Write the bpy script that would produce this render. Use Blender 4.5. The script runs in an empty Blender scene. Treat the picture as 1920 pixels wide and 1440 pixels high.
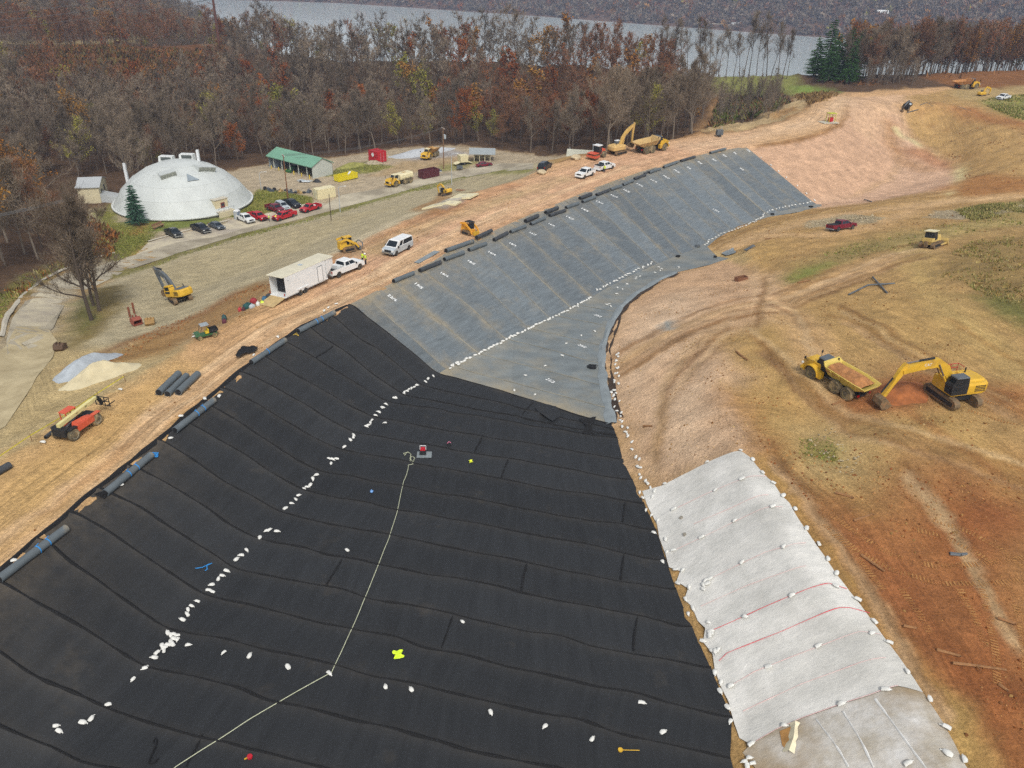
import bpy, math, random
import numpy as np
from mathutils import Vector, Matrix
from mathutils.geometry import delaunay_2d_cdt
random.seed(7); rng = np.random.default_rng(7)
scene = bpy.context.scene; COL = scene.collection
R_ = math.radians

# ------------------------------------------------------------------ camera
FPX, PITCH, ROLL, HCAM = 1488., R_(28.9), R_(1.8), 40.
cF = np.array([0, math.cos(PITCH), -math.sin(PITCH)]); u0 = np.array([0, math.sin(PITCH), math.cos(PITCH)]); r0 = np.array([1., 0, 0])
cR = math.cos(ROLL)*r0+math.sin(ROLL)*u0; cU = -math.sin(ROLL)*r0+math.cos(ROLL)*u0
CAMP = np.array([0, 0, HCAM])
cam = bpy.data.cameras.new('camera'); camo = bpy.data.objects.new('camera', cam); COL.objects.link(camo)
cam.sensor_width = 36; cam.lens = FPX/1920*36; cam.clip_start = .5; cam.clip_end = 9000
camo.matrix_world = Matrix(((cR[0], cU[0], -cF[0], 0), (cR[1], cU[1], -cF[1], 0), (cR[2], cU[2], -cF[2], HCAM), (0, 0, 0, 1)))
scene.camera = camo
# ------------------------------------------------------------------ light
SUN_EL, SUN_AZ = R_(52), R_(165)          # azimuth from +Y towards +X
w = bpy.data.worlds.new('World'); scene.world = w; w.use_nodes = True
nt = w.node_tree; bg = nt.nodes['Background']
sky = nt.nodes.new('ShaderNodeTexSky'); sky.sky_type = 'NISHITA'; sky.sun_disc = False
sky.sun_elevation = SUN_EL; sky.sun_rotation = SUN_AZ; sky.dust_density = 3.0; sky.ozone_density = 1.0
hs = nt.nodes.new('ShaderNodeHueSaturation'); hs.inputs['Saturation'].default_value = .30
nt.links.new(sky.outputs[0], hs.inputs['Color']); nt.links.new(hs.outputs[0], bg.inputs['Color'])
bg.inputs['Strength'].default_value = .115
sl = bpy.data.lights.new('sun', 'SUN'); sl.energy = 1.5; sl.angle = R_(11); sl.color = (1, .95, .87)
so = bpy.data.objects.new('sun', sl); COL.objects.link(so)
sd = Vector((math.sin(SUN_AZ)*math.cos(SUN_EL), math.cos(SUN_AZ)*math.cos(SUN_EL), math.sin(SUN_EL)))
so.rotation_euler = sd.to_track_quat('Z', 'Y').to_euler()
scene.view_settings.view_transform = 'Standard'; scene.view_settings.look = 'None'
scene.view_settings.exposure = .50
cy = scene.cycles
try:
    cy.use_denoising = False; cy.max_bounces = 5; cy.diffuse_bounces = 2; cy.glossy_bounces = 2; cy.transmission_bounces = 2
    cy.transparent_max_bounces = 12; cy.volume_bounces = 0; cy.use_adaptive_sampling = True; cy.adaptive_threshold = .006
except Exception: pass

# ------------------------------------------------------------------ helpers: colour, materials, meshes
def lin(h, k=1.):
    if not isinstance(h, str): return tuple(h)
    v = [int(h[i:i+2], 16)/255 for i in (0, 2, 4)]
    return tuple(k*((x/12.92) if x <= .04045 else ((x+.055)/1.055)**2.4) for x in v)
MATS = {}
def mat(name, col, rough=.6, var=.12, scale=3., metal=0., bump=0., dirt=None, spec=.5):
    """painted / plain surface with procedural mottling; dirt = (colour, amount)"""
    if name in MATS: return MATS[name]
    m = bpy.data.materials.new(name); m.use_nodes = True; t = m.node_tree; b = t.nodes['Principled BSDF']
    c = lin(col)
    tc = t.nodes.new('ShaderNodeTexCoord'); n = t.nodes.new('ShaderNodeTexNoise'); n.inputs['Scale'].default_value = scale; n.inputs['Detail'].default_value = 6
    t.links.new(tc.outputs['Object'], n.inputs['Vector'])
    r = t.nodes.new('ShaderNodeValToRGB'); r.color_ramp.elements[0].position = .3; r.color_ramp.elements[1].position = .7
    r.color_ramp.elements[0].color = (*[x*(1-var) for x in c], 1); r.color_ramp.elements[1].color = (*[min(1, x*(1+var)) for x in c], 1)
    t.links.new(n.outputs['Fac'], r.inputs[0]); out = r.outputs[0]
    if dirt:
        n2 = t.nodes.new('ShaderNodeTexNoise'); n2.inputs['Scale'].default_value = scale*.45; n2.inputs['Detail'].default_value = 8; n2.inputs['Roughness'].default_value = .7
        t.links.new(tc.outputs['Object'], n2.inputs['Vector'])
        r2 = t.nodes.new('ShaderNodeMapRange'); r2.inputs[1].default_value = .62-.3*dirt[1]; r2.inputs[2].default_value = .8-.25*dirt[1]; r2.inputs[4].default_value = min(.95, .4+dirt[1])
        t.links.new(n2.outputs['Fac'], r2.inputs[0])
        mx = t.nodes.new('ShaderNodeMix'); mx.data_type = 'RGBA'; mx.inputs[7].default_value = (*lin(dirt[0]), 1)
        t.links.new(r2.outputs[0], mx.inputs[0]); t.links.new(out, mx.inputs[6]); out = mx.outputs[2]
    t.links.new(out, b.inputs['Base Color']); b.inputs['Roughness'].default_value = rough; b.inputs['Metallic'].default_value = metal
    b.inputs['Specular IOR Level'].default_value = spec
    if bump:
        bp = t.nodes.new('ShaderNodeBump'); bp.inputs['Strength'].default_value = bump; bp.inputs['Distance'].default_value = .1
        t.links.new(n.outputs['Fac'], bp.inputs['Height']); t.links.new(bp.outputs[0], b.inputs['Normal'])
    MATS[name] = m; return m

class MB:
    """collects shapes and links them as ONE mesh object"""
    def __init__(s): s.v = []; s.f = []
    def add(s, v, f, M=None):
        o = len(s.v)
        if M is not None: v = [tuple(M @ Vector(p)) for p in v]
        s.v += [tuple(p) for p in v]; s.f += [tuple(i+o for i in q) for q in f]; return s
    def box(s, c, d, M=None, top=None, rz=0, ry=0):
        """centre, full size; top=(sx,sy) scale of the upper face"""
        x, y, z = [k/2 for k in d]; tx, ty = top or (1, 1)
        v = [(-x, -y, -z), (x, -y, -z), (x, y, -z), (-x, y, -z), (-x*tx, -y*ty, z), (x*tx, -y*ty, z), (x*tx, y*ty, z), (-x*tx, y*ty, z)]
        T = Matrix.Translation(c) @ Matrix.Rotation(rz, 4, 'Z') @ Matrix.Rotation(ry, 4, 'Y')
        return s.add(v, [(3, 2, 1, 0), (4, 5, 6, 7), (0, 1, 5, 4), (1, 2, 6, 5), (2, 3, 7, 6), (3, 0, 4, 7)], (M @ T) if M else T)
    def cyl(s, a, b, r, r2=None, n=12, caps=True):
        a = Vector(a); b = Vector(b); r2 = r if r2 is None else r2
        q = (b-a).to_track_quat('Z', 'Y').to_matrix(); v = []
        for p, rr in ((a, r), (b, r2)):
            for i in range(n):
                t = 2*math.pi*i/n; v.append(p+q @ Vector((rr*math.cos(t), rr*math.sin(t), 0)))
        f = [(i, (i+1) % n, n+(i+1) % n, n+i) for i in range(n)]
        if caps: f += [tuple(range(n-1, -1, -1)), tuple(range(n, 2*n))]
        return s.add(v, f)
    def tube(s, pts, r, n=6):
        pts = [Vector(p) for p in pts]; v = []; m = len(pts)
        for k, p in enumerate(pts):
            d = (pts[min(k+1, m-1)]-pts[max(k-1, 0)]).normalized(); q = d.to_track_quat('Z', 'Y').to_matrix()
            rr = r[k] if hasattr(r, '__len__') else r
            for i in range(n):
                t = 2*math.pi*i/n; v.append(p+q @ Vector((rr*math.cos(t), rr*math.sin(t), 0)))
        f = [(k*n+i, k*n+(i+1) % n, (k+1)*n+(i+1) % n, (k+1)*n+i) for k in range(m-1) for i in range(n)]
        f += [tuple(range(n-1, -1, -1)), tuple(range((m-1)*n, m*n))]
        return s.add(v, f)
    def prism(s, prof, y0, y1, M=None, in0=0, in1=0):
        """profile in (x,z) extruded along y"""
        n = len(prof); v = [(x, y0, z) for x, z in prof]+[(x, y1, z) for x, z in prof]
        f = [(i, (i+1) % n, n+(i+1) % n, n+i) for i in range(n)]+[tuple(range(n-1, -1, -1)), tuple(range(n, 2*n))]
        return s.add(v, f, M)
    def loft(s, secs, caps=True):
        n = len(secs[0]); v = [p for q in secs for p in q]; m = len(secs)
        f = [(k*n+i, k*n+(i+1) % n, (k+1)*n+(i+1) % n, (k+1)*n+i) for k in range(m-1) for i in range(n)]
        if caps: f += [tuple(range(n-1, -1, -1)), tuple(range((m-1)*n, m*n))]
        return s.add(v, f)
    def quad(s, *p): return s.add(p, [tuple(range(len(p)))])
    def grid(s, P):
        """P: array rows x cols x 3"""
        a, b = P.shape[:2]; v = P.reshape(-1, 3).tolist()
        return s.add(v, [(i*b+j, i*b+j+1, (i+1)*b+j+1, (i+1)*b+j) for i in range(a-1) for j in range(b-1)])
    def ball(s, c, r, n=8, m=6, sc=(1, 1, 1)):
        v = []; f = []
        for j in range(m+1):
            ph = math.pi*j/m
            for i in range(n):
                t = 2*math.pi*i/n; v.append((c[0]+r*sc[0]*math.sin(ph)*math.cos(t), c[1]+r*sc[1]*math.sin(ph)*math.sin(t), c[2]+r*sc[2]*math.cos(ph)))
        for j in range(m):
            for i in range(n): f.append((j*n+i, (j+1)*n+i, (j+1)*n+(i+1) % n, j*n+(i+1) % n))
        return s.add(v, f)
    def build(s, name, m=None, parent=None, smooth=False, label=None):
        me = bpy.data.meshes.new(name); me.from_pydata([tuple(map(float, p)) for p in s.v], [], s.f); me.update()
        if m is not None: me.materials.append(m)
        if smooth:
            me.polygons.foreach_set('use_smooth', [True]*len(me.polygons))
            try: me.set_sharp_from_angle(angle=R_(40))
            except Exception: pass
        o = bpy.data.objects.new(name, me); COL.objects.link(o)
        if parent: o.parent = parent
        if label: o['label'] = label
        return o
def tag(o, label, cat=None, group=None):
    o['label'] = label
    if cat: o['category'] = cat
    if group: o['group'] = group
    return o
def thing(name, label, cat, loc=(0, 0, 0), rz=0, group=None, n=None):
    o = bpy.data.objects.new(name, None); COL.objects.link(o); o.empty_display_size = .5
    o.location = loc; o.rotation_euler = (0, 0, rz)
    if n is not None:
        o.rotation_mode = 'QUATERNION'
        o.rotation_quaternion = Vector((0, 0, 1)).rotation_difference(n) @ Matrix.Rotation(rz, 3, 'Z').to_quaternion()
    return tag(o, label, cat, group)
def kind(o, k='structure'): o['kind'] = k; return o
def dup(o, parent=None):
    c = o.copy(); COL.objects.link(c)
    if parent: c.parent = parent
    for ch in o.children: dup(ch, c)
    return c
def ray(px, py):
    d = cF+cR*(px-960)/FPX-cU*(py-720)/FPX
    return d
def at(px, py, z):
    d = ray(px, py); return CAMP+d*((z-HCAM)/d[2])
def h2(ix, iy, s):
    n = (ix.astype(np.int64)*374761393+iy.astype(np.int64)*668265263+s*974634777) & 0x7fffffff
    n = ((n ^ (n >> 13))*1274126177) & 0x7fffffff
    return ((n ^ (n >> 16)) & 0xffff)/65535.
def vn(x, y, s=0):
    x = np.asarray(x, float); y = np.asarray(y, float)
    ix = np.floor(x); iy = np.floor(y); fx = x-ix; fy = y-iy; fx = fx*fx*(3-2*fx); fy = fy*fy*(3-2*fy)
    a = h2(ix, iy, s); b = h2(ix+1, iy, s); c = h2(ix, iy+1, s); d = h2(ix+1, iy+1, s)
    return (a*(1-fx)+b*fx)*(1-fy)+(c*(1-fx)+d*fx)*fy
def fbm(x, y, s=0, o=4):
    r = 0; a = .5
    for k in range(o): r = r+a*vn(x*2**k+17*k, y*2**k-11*k, s+k); a *= .5
    return r/(1-.5**o)

# ------------------------------------------------------------------ terrain
L_CREST = [(0, 1095, 0), (120, 985, 0), (190, 925, 0), (290, 845, 0), (330, 800, 0), (415, 735, 0), (480, 680, 0), (560, 622, 0), (660, 575, 0), (760, 524, -.6), (850, 472, -1.4), (920, 440, -2.1), (985, 410, -2.8), (1060, 379, -3.4), (1130, 349, -3.8), (1200, 325, -3.8), (1280, 300, -3.5), (1345, 285, -3.2), (1400, 276, -3), (1450, 270, -2.7), (1510, 258, -2.3), (1560, 240, -1.6), (1585, 218, -1), (1588, 198, -.5)]
L_TOE = [(93, 1405, -5.4), (191, 1328, -5.45), (267, 1252, -5.5), (318, 1180, -5.55), (387, 1118, -5.6), (433, 1065, -5.65), (480, 1012, -5.7), (523, 965, -5.8), (567, 923, -5.9), (603, 887, -6), (630, 843, -6.1), (667, 812, -6.2), (697, 785, -6.3), (723, 753, -6.5), (757, 743, -6.6), (790, 722, -6.8), (823, 702, -7), (850, 685, -7.2), (925, 650, -7.6), (1000, 612, -8), (1065, 580, -8.4), (1120, 553, -8.8), (1160, 528, -9.2), (1200, 510, -9.5), (1245, 490, -9.8), (1310, 465, -10.2), (1345, 440, -10.4), (1440, 402, -11), (1530, 384, -11.4), (1600, 366, -11.6), (1660, 340, -11.4), (1682, 315, -10.5), (1672, 282, -8.5), (1655, 250, -6), (1660, 222, -3)]
L_RED = [(1392, 1414, -5.3), (1372, 1346, -5.35), (1332, 1258, -5.4), (1297, 1178, -5.5), (1267, 1112, -5.6), (1248, 1053, -5.7), (1230, 998, -5.8), (1207, 948, -5.9), (1185, 903, -6), (1168, 863, -6.2), (1157, 825, -6.4), (1147, 797, -6.6), (1134, 740, -6.9), (1128, 690, -7.2), (1130, 650, -7.5), (1145, 605, -7.9), (1165, 575, -8.2), (1190, 553, -8.5), (1230, 528, -8.8), (1265, 512, -9), (1310, 502, -9.2), (1380, 493, -9)]
L_TIP = [(1380, 493, -9), (1345, 482, -9.4), (1326, 463, -10), (1345, 447, -10.3), (1385, 425, -10.6), (1440, 408, -10.9), (1500, 398, -11.2), (1560, 386, -11.4)]
L_WRIDGE = [(1770, 1440, 0), (1735, 1385, 0), (1683, 1288, 0), (1612, 1187, 0), (1573, 1142, 0), (1530, 1095, 0), (1490, 1030, 0), (1447, 963, -.1), (1382, 862, -.4), (1365, 780, -.9), (1345, 690, -1.5), (1310, 630, -2.5), (1330, 590, -3.5)]
L_OUT = [(-30, 890, -.2), (110, 800, -.3), (235, 722, -.4), (330, 660, -.5), (410, 612, -.5), (470, 572, -.5), (540, 525, -.6), (640, 470, -.9), (720, 430, -1.4), (800, 396, -2), (880, 364, -2.8), (950, 342, -3.4), (1000, 324, -3.8), (1040, 305, -3.6), (1090, 288, -3.2), (1160, 272, -2.8), (1230, 262, -2.6), (1310, 252, -2.3), (1400, 240, -1.8), (1470, 224, -1.2), (1515, 200, -.8), (1530, 184, -.4), (1580, 173, 0), (1650, 170, .3), (1720, 168, .3)]
L_ROADN = [(-20, 720, -3), (40, 690, -4), (110, 630, -6), (125, 575, -9), (170, 545, -11), (230, 515, -14.5), (330, 480, -17.5), (450, 444, -19.5), (550, 418, -20), (640, 394, -20), (720, 372, -20), (800, 350, -19.7), (870, 333, -19.3), (930, 324, -18.5), (985, 318, -17.5)]
L_ROADF = [(-20, 600, -5), (20, 570, -8), (60, 530, -11), (120, 505, -14), (200, 482, -17), (250, 440, -19.5)]
L_YARD = [(120, 398, -19), (215, 385, -20), (300, 345, -20), (440, 319, -20.3), (560, 300, -20.5), (625, 296, -20.5), (700, 282, -20.5), (780, 274, -20.5), (850, 272, -20), (960, 286, -18.5), (1060, 294, -15.5), (1120, 288, -13)]
L_RIDGE = [(-160, 84, -5), (0, 79, -4), (200, 78, -4), (380, 76, -5), (500, 104, -6), (650, 106, -4), (800, 106, -2), (950, 106, 0), (1100, 114, 1), (1250, 128, -1), (1400, 140, -1), (1520, 150, -.5), (1650, 150, .5), (1750, 142, 1), (1920, 132, 2), (2100, 122, 2)]
PTS = [  # loose spot heights in the photo's pixels
    (60, 760, -1.2), (120, 700, -1.5), (200, 655, -3), (300, 600, -5), (340, 560, -7.3), (430, 500, -12.5), (230, 590, -6.5), (170, 600, -7),
    (560, 470, -10.5), (650, 425, -11), (730, 400, -10), (800, 380, -11.5), (860, 366, -11.5), (930, 348, -9),
    (1180, 255, -9), (1310, 235, -9), (1420, 205, -9), (1480, 180, -5), (1330, 190, -10), (1300, 150, -5), (1450, 165, -4), (1210, 170, -14),
    (1450, 620, -1), (1400, 560, -2.6), (1480, 520, -4), (1400, 470, -6.5), (1460, 440, -7), (1577, 430, -6), (1640, 400, -8), (1690, 372, -9.5),
    (1530, 690, 0), (1640, 740, 0), (1780, 740, .2), (1920, 800, .3), (1920, 1000, 0), (1880, 1250, -.3), (1500, 800, -1.0), (1440, 780, -1.2), (1480, 930, -.3), (1560, 1040, 0), (1640, 1160, 0), (1720, 1270, 0), (1810, 1420, -.1), (1700, 900, .4), (1750, 1100, -.3),
    (1640, 560, -1.2), (1740, 455, -3.6), (1850, 430, -4), (1860, 500, -.8), (1920, 560, 1.2), (1600, 480, -4), (1500, 500, -4.2), (1800, 600, .6),
    (1760, 380, -8.5), (1920, 372, -6), (1790, 330, -9.5), (1800, 300, -8.6), (1760, 255, -7.5), (1720, 230, -5), (1850, 330, -5.5), (1920, 300, -3), (1850, 260, -2.5), (1780, 205, -1), (1720, 195, 0), (1880, 220, 0), (1920, 250, -1), (1700, 185, .3),
    (1700, 350, -10.8), (1730, 310, -9.6), (1640, 372, -11.2),
    (100, 430, -17), (0, 480, -13), (0, 380, -18), (60, 330, -20), (0, 250, -17), (200, 250, -20), (350, 235, -22), (520, 245, -23), (700, 255, -23), (880, 255, -23), (1040, 262, -20), (1120, 262, -15),
    (0, 160, -12), (200, 160, -13), (380, 165, -17), (550, 190, -24), (750, 200, -27), (950, 200, -25), (1100, 200, -19), (200, 110, -7.5), (60, 100, -7),
]
WPTS = [(-60, -30, 0), (-42, 8, 0), (-40, 25, 0), (-31, 8, -5.4), (-31, 25, -5.4), (10, -30, -5.3), (18, 8, -5.3), (18.5, 25, -5.3), (29, 8, 0), (28, 22, 0), (60, -30, 0), (60, 20, 0),
        (-100, 20, -3), (-120, 60, -8), (120, 40, 2), (160, 100, 3), (200, 180, 2), (250, 260, 1),
        (-250, 150, -12), (-300, 280, -10), (-420, 400, -2), (-420, 620, 4), (-300, 640, -8), (-620, 800, 8), (-330, 860, -30), (-900, 300, 0), (-900, 1000, 10), (-500, 1150, -85),
        (-180, 480, -22), (-60, 470, -24), (60, 460, -26), (180, 430, -25), (320, 420, -25), (500, 420, -20), (-150, 620, -60), (0, 600, -62), (150, 560, -70), (300, 540, -72), (500, 520, -72), (700, 520, -72), (0, 720, -85), (-200, 800, -80), (1100, 500, -75), (1100, 200, 5), (1100, -30, 5), (-900, -30, -5), (-900, 1400, -85), (1100, 1400, -95)]
tv, te = [], []
def addp(w):
    for i, q in enumerate(tv):
        if abs(q[0]-w[0]) < .05 and abs(q[1]-w[1]) < .05: return i
    tv.append((float(w[0]), float(w[1]), float(w[2]))); return len(tv)-1
for L in (L_CREST, L_TOE, L_RED, L_TIP, L_WRIDGE, L_OUT, L_ROADN, L_ROADF, L_YARD, L_RIDGE):
    ids = [addp(at(*q)) for q in L]
    te += [(a, b) for a, b in zip(ids, ids[1:]) if a != b]
for q in PTS: addp(at(*q))
for q in WPTS: addp(q)
cv, ce, cf, ov, oe, of = delaunay_2d_cdt([Vector(p[:2]) for p in tv], te, [], 0, 1e-4)
cz = [None]*len(cv)
for i, o in enumerate(ov):
    if o: cz[i] = sum(tv[k][2] for k in o)/len(o)
for i, zz in enumerate(cz):
    if zz is None:   # a crossing made by the triangulation: nearest known heights
        d = sorted(((cv[i]-Vector(p[:2])).length, p[2]) for p in tv)[:2]
        cz[i] = (d[0][1]*d[1][0]+d[1][1]*d[0][0])/(d[0][0]+d[1][0]+1e-9)
def spaced(a, b, h0, lo, hi, g):
    o = list(np.arange(a, b+1e-6, h0)); h = h0
    while o[-1] < hi: h *= g; o.append(o[-1]+h)
    h = h0
    while o[0] > lo: h *= g; o.insert(0, o[0]-h)
    return np.array(o)
GX = spaced(-62, 78, .42, -890, 1090, 1.045); GY = spaced(22, 150, .42, -25, 1380, 1.016)
XX, YY = np.meshgrid(GX, GY); ZB = np.full(XX.shape, np.nan)
for f in cf:
    p = [cv[i] for i in f]; zz = [cz[i] for i in f]
    x0, x1 = min(q.x for q in p), max(q.x for q in p); y0, y1 = min(q.y for q in p), max(q.y for q in p)
    i0, i1 = np.searchsorted(GX, [x0-1e-6, x1+1e-6]); j0, j1 = np.searchsorted(GY, [y0-1e-6, y1+1e-6])
    if i0 == i1 or j0 == j1: continue
    X = XX[j0:j1, i0:i1]; Y = YY[j0:j1, i0:i1]
    d = (p[1].y-p[2].y)*(p[0].x-p[2].x)+(p[2].x-p[1].x)*(p[0].y-p[2].y)
    if abs(d) < 1e-9: continue
    a = ((p[1].y-p[2].y)*(X-p[2].x)+(p[2].x-p[1].x)*(Y-p[2].y))/d; b = ((p[2].y-p[0].y)*(X-p[2].x)+(p[0].x-p[2].x)*(Y-p[2].y))/d; c = 1-a-b
    k = (a >= -1e-6) & (b >= -1e-6) & (c >= -1e-6)
    ZB[j0:j1, i0:i1][k] = (a*zz[0]+b*zz[1]+c*zz[2])[k]
ZB = np.where(np.isnan(ZB), -5., ZB)
def blur(Z, n):
    for _ in range(n):
        P = np.pad(Z, 1, mode='edge'); Z = (P[1:-1, 1:-1]*4+P[:-2, 1:-1]+P[2:, 1:-1]+P[1:-1, :-2]+P[1:-1, 2:])/8
    return Z
ZB = blur(ZB, 5)
def gz(x, y, Z=None):
    Z = ZB if Z is None else Z
    x = np.asarray(x, float); y = np.asarray(y, float)
    i = np.clip(np.searchsorted(GX, x)-1, 0, len(GX)-2); j = np.clip(np.searchsorted(GY, y)-1, 0, len(GY)-2)
    fx = np.clip((x-GX[i])/(GX[i+1]-GX[i]), 0, 1); fy = np.clip((y-GY[j])/(GY[j+1]-GY[j]), 0, 1)
    return (Z[j, i]*(1-fx)+Z[j, i+1]*fx)*(1-fy)+(Z[j+1, i]*(1-fx)+Z[j+1, i+1]*fx)*fy
TS = np.concatenate([np.arange(20, 260, .5), np.arange(260, 1600, 2.)])
def hit(px, py):
    """the point of the ground seen at a pixel of the photograph"""
    d = ray(px, py); P = CAMP[None]+d[None]*TS[:, None]; below = P[:, 2] < gz(P[:, 0], P[:, 1])
    if not below.any(): t = TS[-1]; return CAMP+d*t
    k = int(np.argmax(below)); a, b = TS[max(k-1, 0)], TS[k]
    for _ in range(20):
        m = (a+b)/2; q = CAMP+d*m
        if q[2] < gz(q[0], q[1]): b = m
        else: a = m
    q = CAMP+d*b; q[2] = gz(q[0], q[1]); return q
def gn(x, y, e=1.5):
    return Vector((float(gz(x-e, y)-gz(x+e, y)), float(gz(x, y-e)-gz(x, y+e)), 2*e)).normalized()
def hits(L): return [hit(q[0], q[1]) for q in L]
def G(x, y, dz=0.): return (float(x), float(y), float(gz(x, y))+dz)
# ------------------------------------------------------------------ ground colour zones
def seg_dist(X, Y, A, closed=False):
    """distance, arc length along and side for a polyline"""
    A = np.asarray([a[:2] for a in A], float)
    if closed: A = np.vstack([A, A[:1]])
    D = np.full(X.shape, 1e9); V = np.zeros(X.shape); S = np.zeros(X.shape); acc = 0
    for a, b in zip(A, A[1:]):
        d = b-a; l = np.hypot(*d)
        if l < 1e-6: continue
        t = np.clip(((X-a[0])*d[0]+(Y-a[1])*d[1])/l**2, 0, 1)
        dx = X-a[0]-t*d[0]; dy = Y-a[1]-t*d[1]; q = np.hypot(dx, dy); k = q < D
        D = np.where(k, q, D); V = np.where(k, acc+t*l, V); S = np.where(k, np.sign(d[0]*dy-d[1]*dx), S); acc += l
    return D, V, S
def inside(X, Y, A):
    A = np.asarray([a[:2] for a in A], float); r = np.zeros(X.shape, bool)
    for a, b in zip(A, np.roll(A, -1, 0)):
        k = (a[1] > Y) != (b[1] > Y)
        with np.errstate(divide='ignore', invalid='ignore'): xc = (b[0]-a[0])*(Y-a[1])/(b[1]-a[1])+a[0]
        r ^= k & (X < xc)
    return r
WX = XX+(fbm(XX*.22, YY*.22, 3)-.5)*3.2+(vn(XX*1.3, YY*1.3, 8)-.5)*.9; WY = YY+(fbm(XX*.22, YY*.22, 23)-.5)*3.2+(vn(XX*1.3, YY*1.3, 28)-.5)*.9
CC = np.zeros(XX.shape+(3,)); CC[:] = lin('b3935f')
ROUGH = np.full(XX.shape, .13); STRK = np.full(XX.shape, .5)
def zone(poly, col, soft=1.2, op=1., rough=None, strk=None, warp=True, world=False, sx=None):
    P = poly if world else hits(poly)
    A = np.array([p[:2] for p in P]); m = soft*1.5+4
    i0, i1 = np.searchsorted(GX, [A[:, 0].min()-m, A[:, 0].max()+m]); j0, j1 = np.searchsorted(GY, [A[:, 1].min()-m, A[:, 1].max()+m])
    s = np.s_[j0:j1, i0:i1]
    X, Y = (WX[s], WY[s]) if warp else (XX[s], YY[s])
    D, _, _ = seg_dist(X, Y, A, True); D = np.where(inside(X, Y, A), D, -D)
    k = np.clip(D/soft*.5+.5, 0, 1); k = k*k*(3-2*k)*op
    if col is not None: CC[s] = CC[s]*(1-k[..., None])+np.array(lin(col))*k[..., None]
    if rough is not None: ROUGH[s] = ROUGH[s]*(1-k)+rough*k
    if strk is not None: STRK[s] = STRK[s]*(1-k)+strk*k
    return P
def stroke(line, col, wd, soft=.6, op=.7, world=False, warp=True):
    A = np.array([p[:2] for p in (line if world else hits(line))]); m = wd+soft+5
    i0, i1 = np.searchsorted(GX, [A[:, 0].min()-m, A[:, 0].max()+m]); j0, j1 = np.searchsorted(GY, [A[:, 1].min()-m, A[:, 1].max()+m])
    s = np.s_[j0:j1, i0:i1]; X, Y = (WX[s]*.5+XX[s]*.5, WY[s]*.5+YY[s]*.5) if warp else (XX[s], YY[s])
    D, V, _ = seg_dist(X, Y, A); k = np.clip((wd/2-D)/soft*.5+.5, 0, 1)*op*np.clip(.35+1.1*fbm(V*.15, D*.5, 5), 0, 1)
    CC[s] = CC[s]*(1-k[..., None])+np.array(lin(col))*k[..., None]
crest_w = [at(*q) for q in L_CREST]; toe_w = [at(*q) for q in L_TOE]; out_w = [at(*q) for q in L_OUT]; red_w = [at(*q) for q in L_RED]; tip_w = [at(*q) for q in L_TIP]
roadn_w = [at(*q) for q in L_ROADN]; roadf_w = [at(*q) for q in L_ROADF]; wr_w = [at(*q) for q in L_WRIDGE]; ridge_w = [at(*q) for q in L_RIDGE]; yard_w = [at(*q) for q in L_YARD]
# far and wooded ground
zone([(-900, 1500), (-900, -30), (-75, -30), roadf_w[0]]+roadf_w[1:]+yard_w+[out_w[15]]+out_w[15:]+[(260, 300), (300, 330), (1100, 300), (1100, 1500)], '5d4a38', 3, rough=.5, strk=.1, world=True)
# straw-covered embankment
zone(out_w[:14]+roadn_w[::-1], 'b5ab8b', 1.2, rough=.04, strk=.35, world=True)
# berm road
zone(out_w+[(160, 300)]+crest_w[::-1]+[(-42, 20), (-60, 20)], 'cba679', .8, rough=.07, strk=1., world=True)
zone([(560, 560), (700, 450), (820, 395), (960, 345), (1130, 290), (1250, 268), (1400, 245), (1400, 272), (1200, 322), (1000, 402), (850, 468), (740, 525), (660, 570)], 'cfa888', 6, .8)
zone([(-40, 900), (235, 725), (330, 665), (400, 690), (200, 880), (0, 1050), (-60, 1000)], 'c6a569', 5, .8)
# yard and roads
zone([roadf_w[5]]+yard_w+roadn_w[::-1][:9], 'b3a68c', 2, rough=.04, strk=.5, world=True)
zone([(-30, 880), (100, 800), (235, 720), (330, 655), (300, 620), (200, 655), (110, 640), (125, 575), (20, 620), (-60, 700)], 'bba87a', 3, rough=.05, strk=.6)
zone([(-60, 690), (0, 640), (30, 585), (75, 540), (120, 515), (170, 490), (235, 470), (200, 510), (150, 545), (110, 590), (95, 640), (20, 720)], 'a79b80', 1.2, rough=.02, strk=.5)
zone([(75, 545), (120, 520), (128, 548), (110, 590), (80, 640), (35, 625), (55, 580)], 'c5bca2', 1.5, .6)
# embankment details
zone([(400, 622), (470, 575), (540, 528), (480, 530), (380, 580), (300, 620), (230, 650), (160, 680), (120, 690), (170, 700), (240, 680), (310, 660)], '9b7748', 2.5, .85, rough=.16)
stroke([(180, 665), (280, 625), (380, 585), (440, 550)], '84532f', 1.6, 1.5, .8)
zone([(135, 590), (170, 545), (220, 535), (240, 565), (200, 610), (150, 650), (118, 640)], '80703f', 2, .9, rough=.1)
zone([(145, 570), (165, 555), (180, 600), (150, 625)], '66703a', 2, .7)
for L_, c_ in (([(205, 520), (330, 478), (450, 442), (560, 414), (680, 383)], '7d7a45'), ([(680, 383), (800, 346), (870, 331), (940, 324)], '83854a'), ([(800, 353), (900, 328), (985, 322)], '8a8a4c')):
    stroke(L_, c_, 4.2, 1.2, 1.)
zone([(330, 560), (560, 470), (700, 400), (760, 385), (640, 405), (480, 440), (330, 490), (250, 530)], 'b7aa82', 4, .5)
stroke([(640, 470), (690, 440), (740, 415), (775, 400)], 'd3c7a6', 5, 2, 1.)
zone([(770, 392), (830, 362), (890, 360), (880, 376), (850, 396), (800, 402)], 'a98457', 1.5, .8)
zone([(800, 392), (840, 372), (885, 366), (870, 382), (830, 392)], 'aaa89d', 1., .9)
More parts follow.
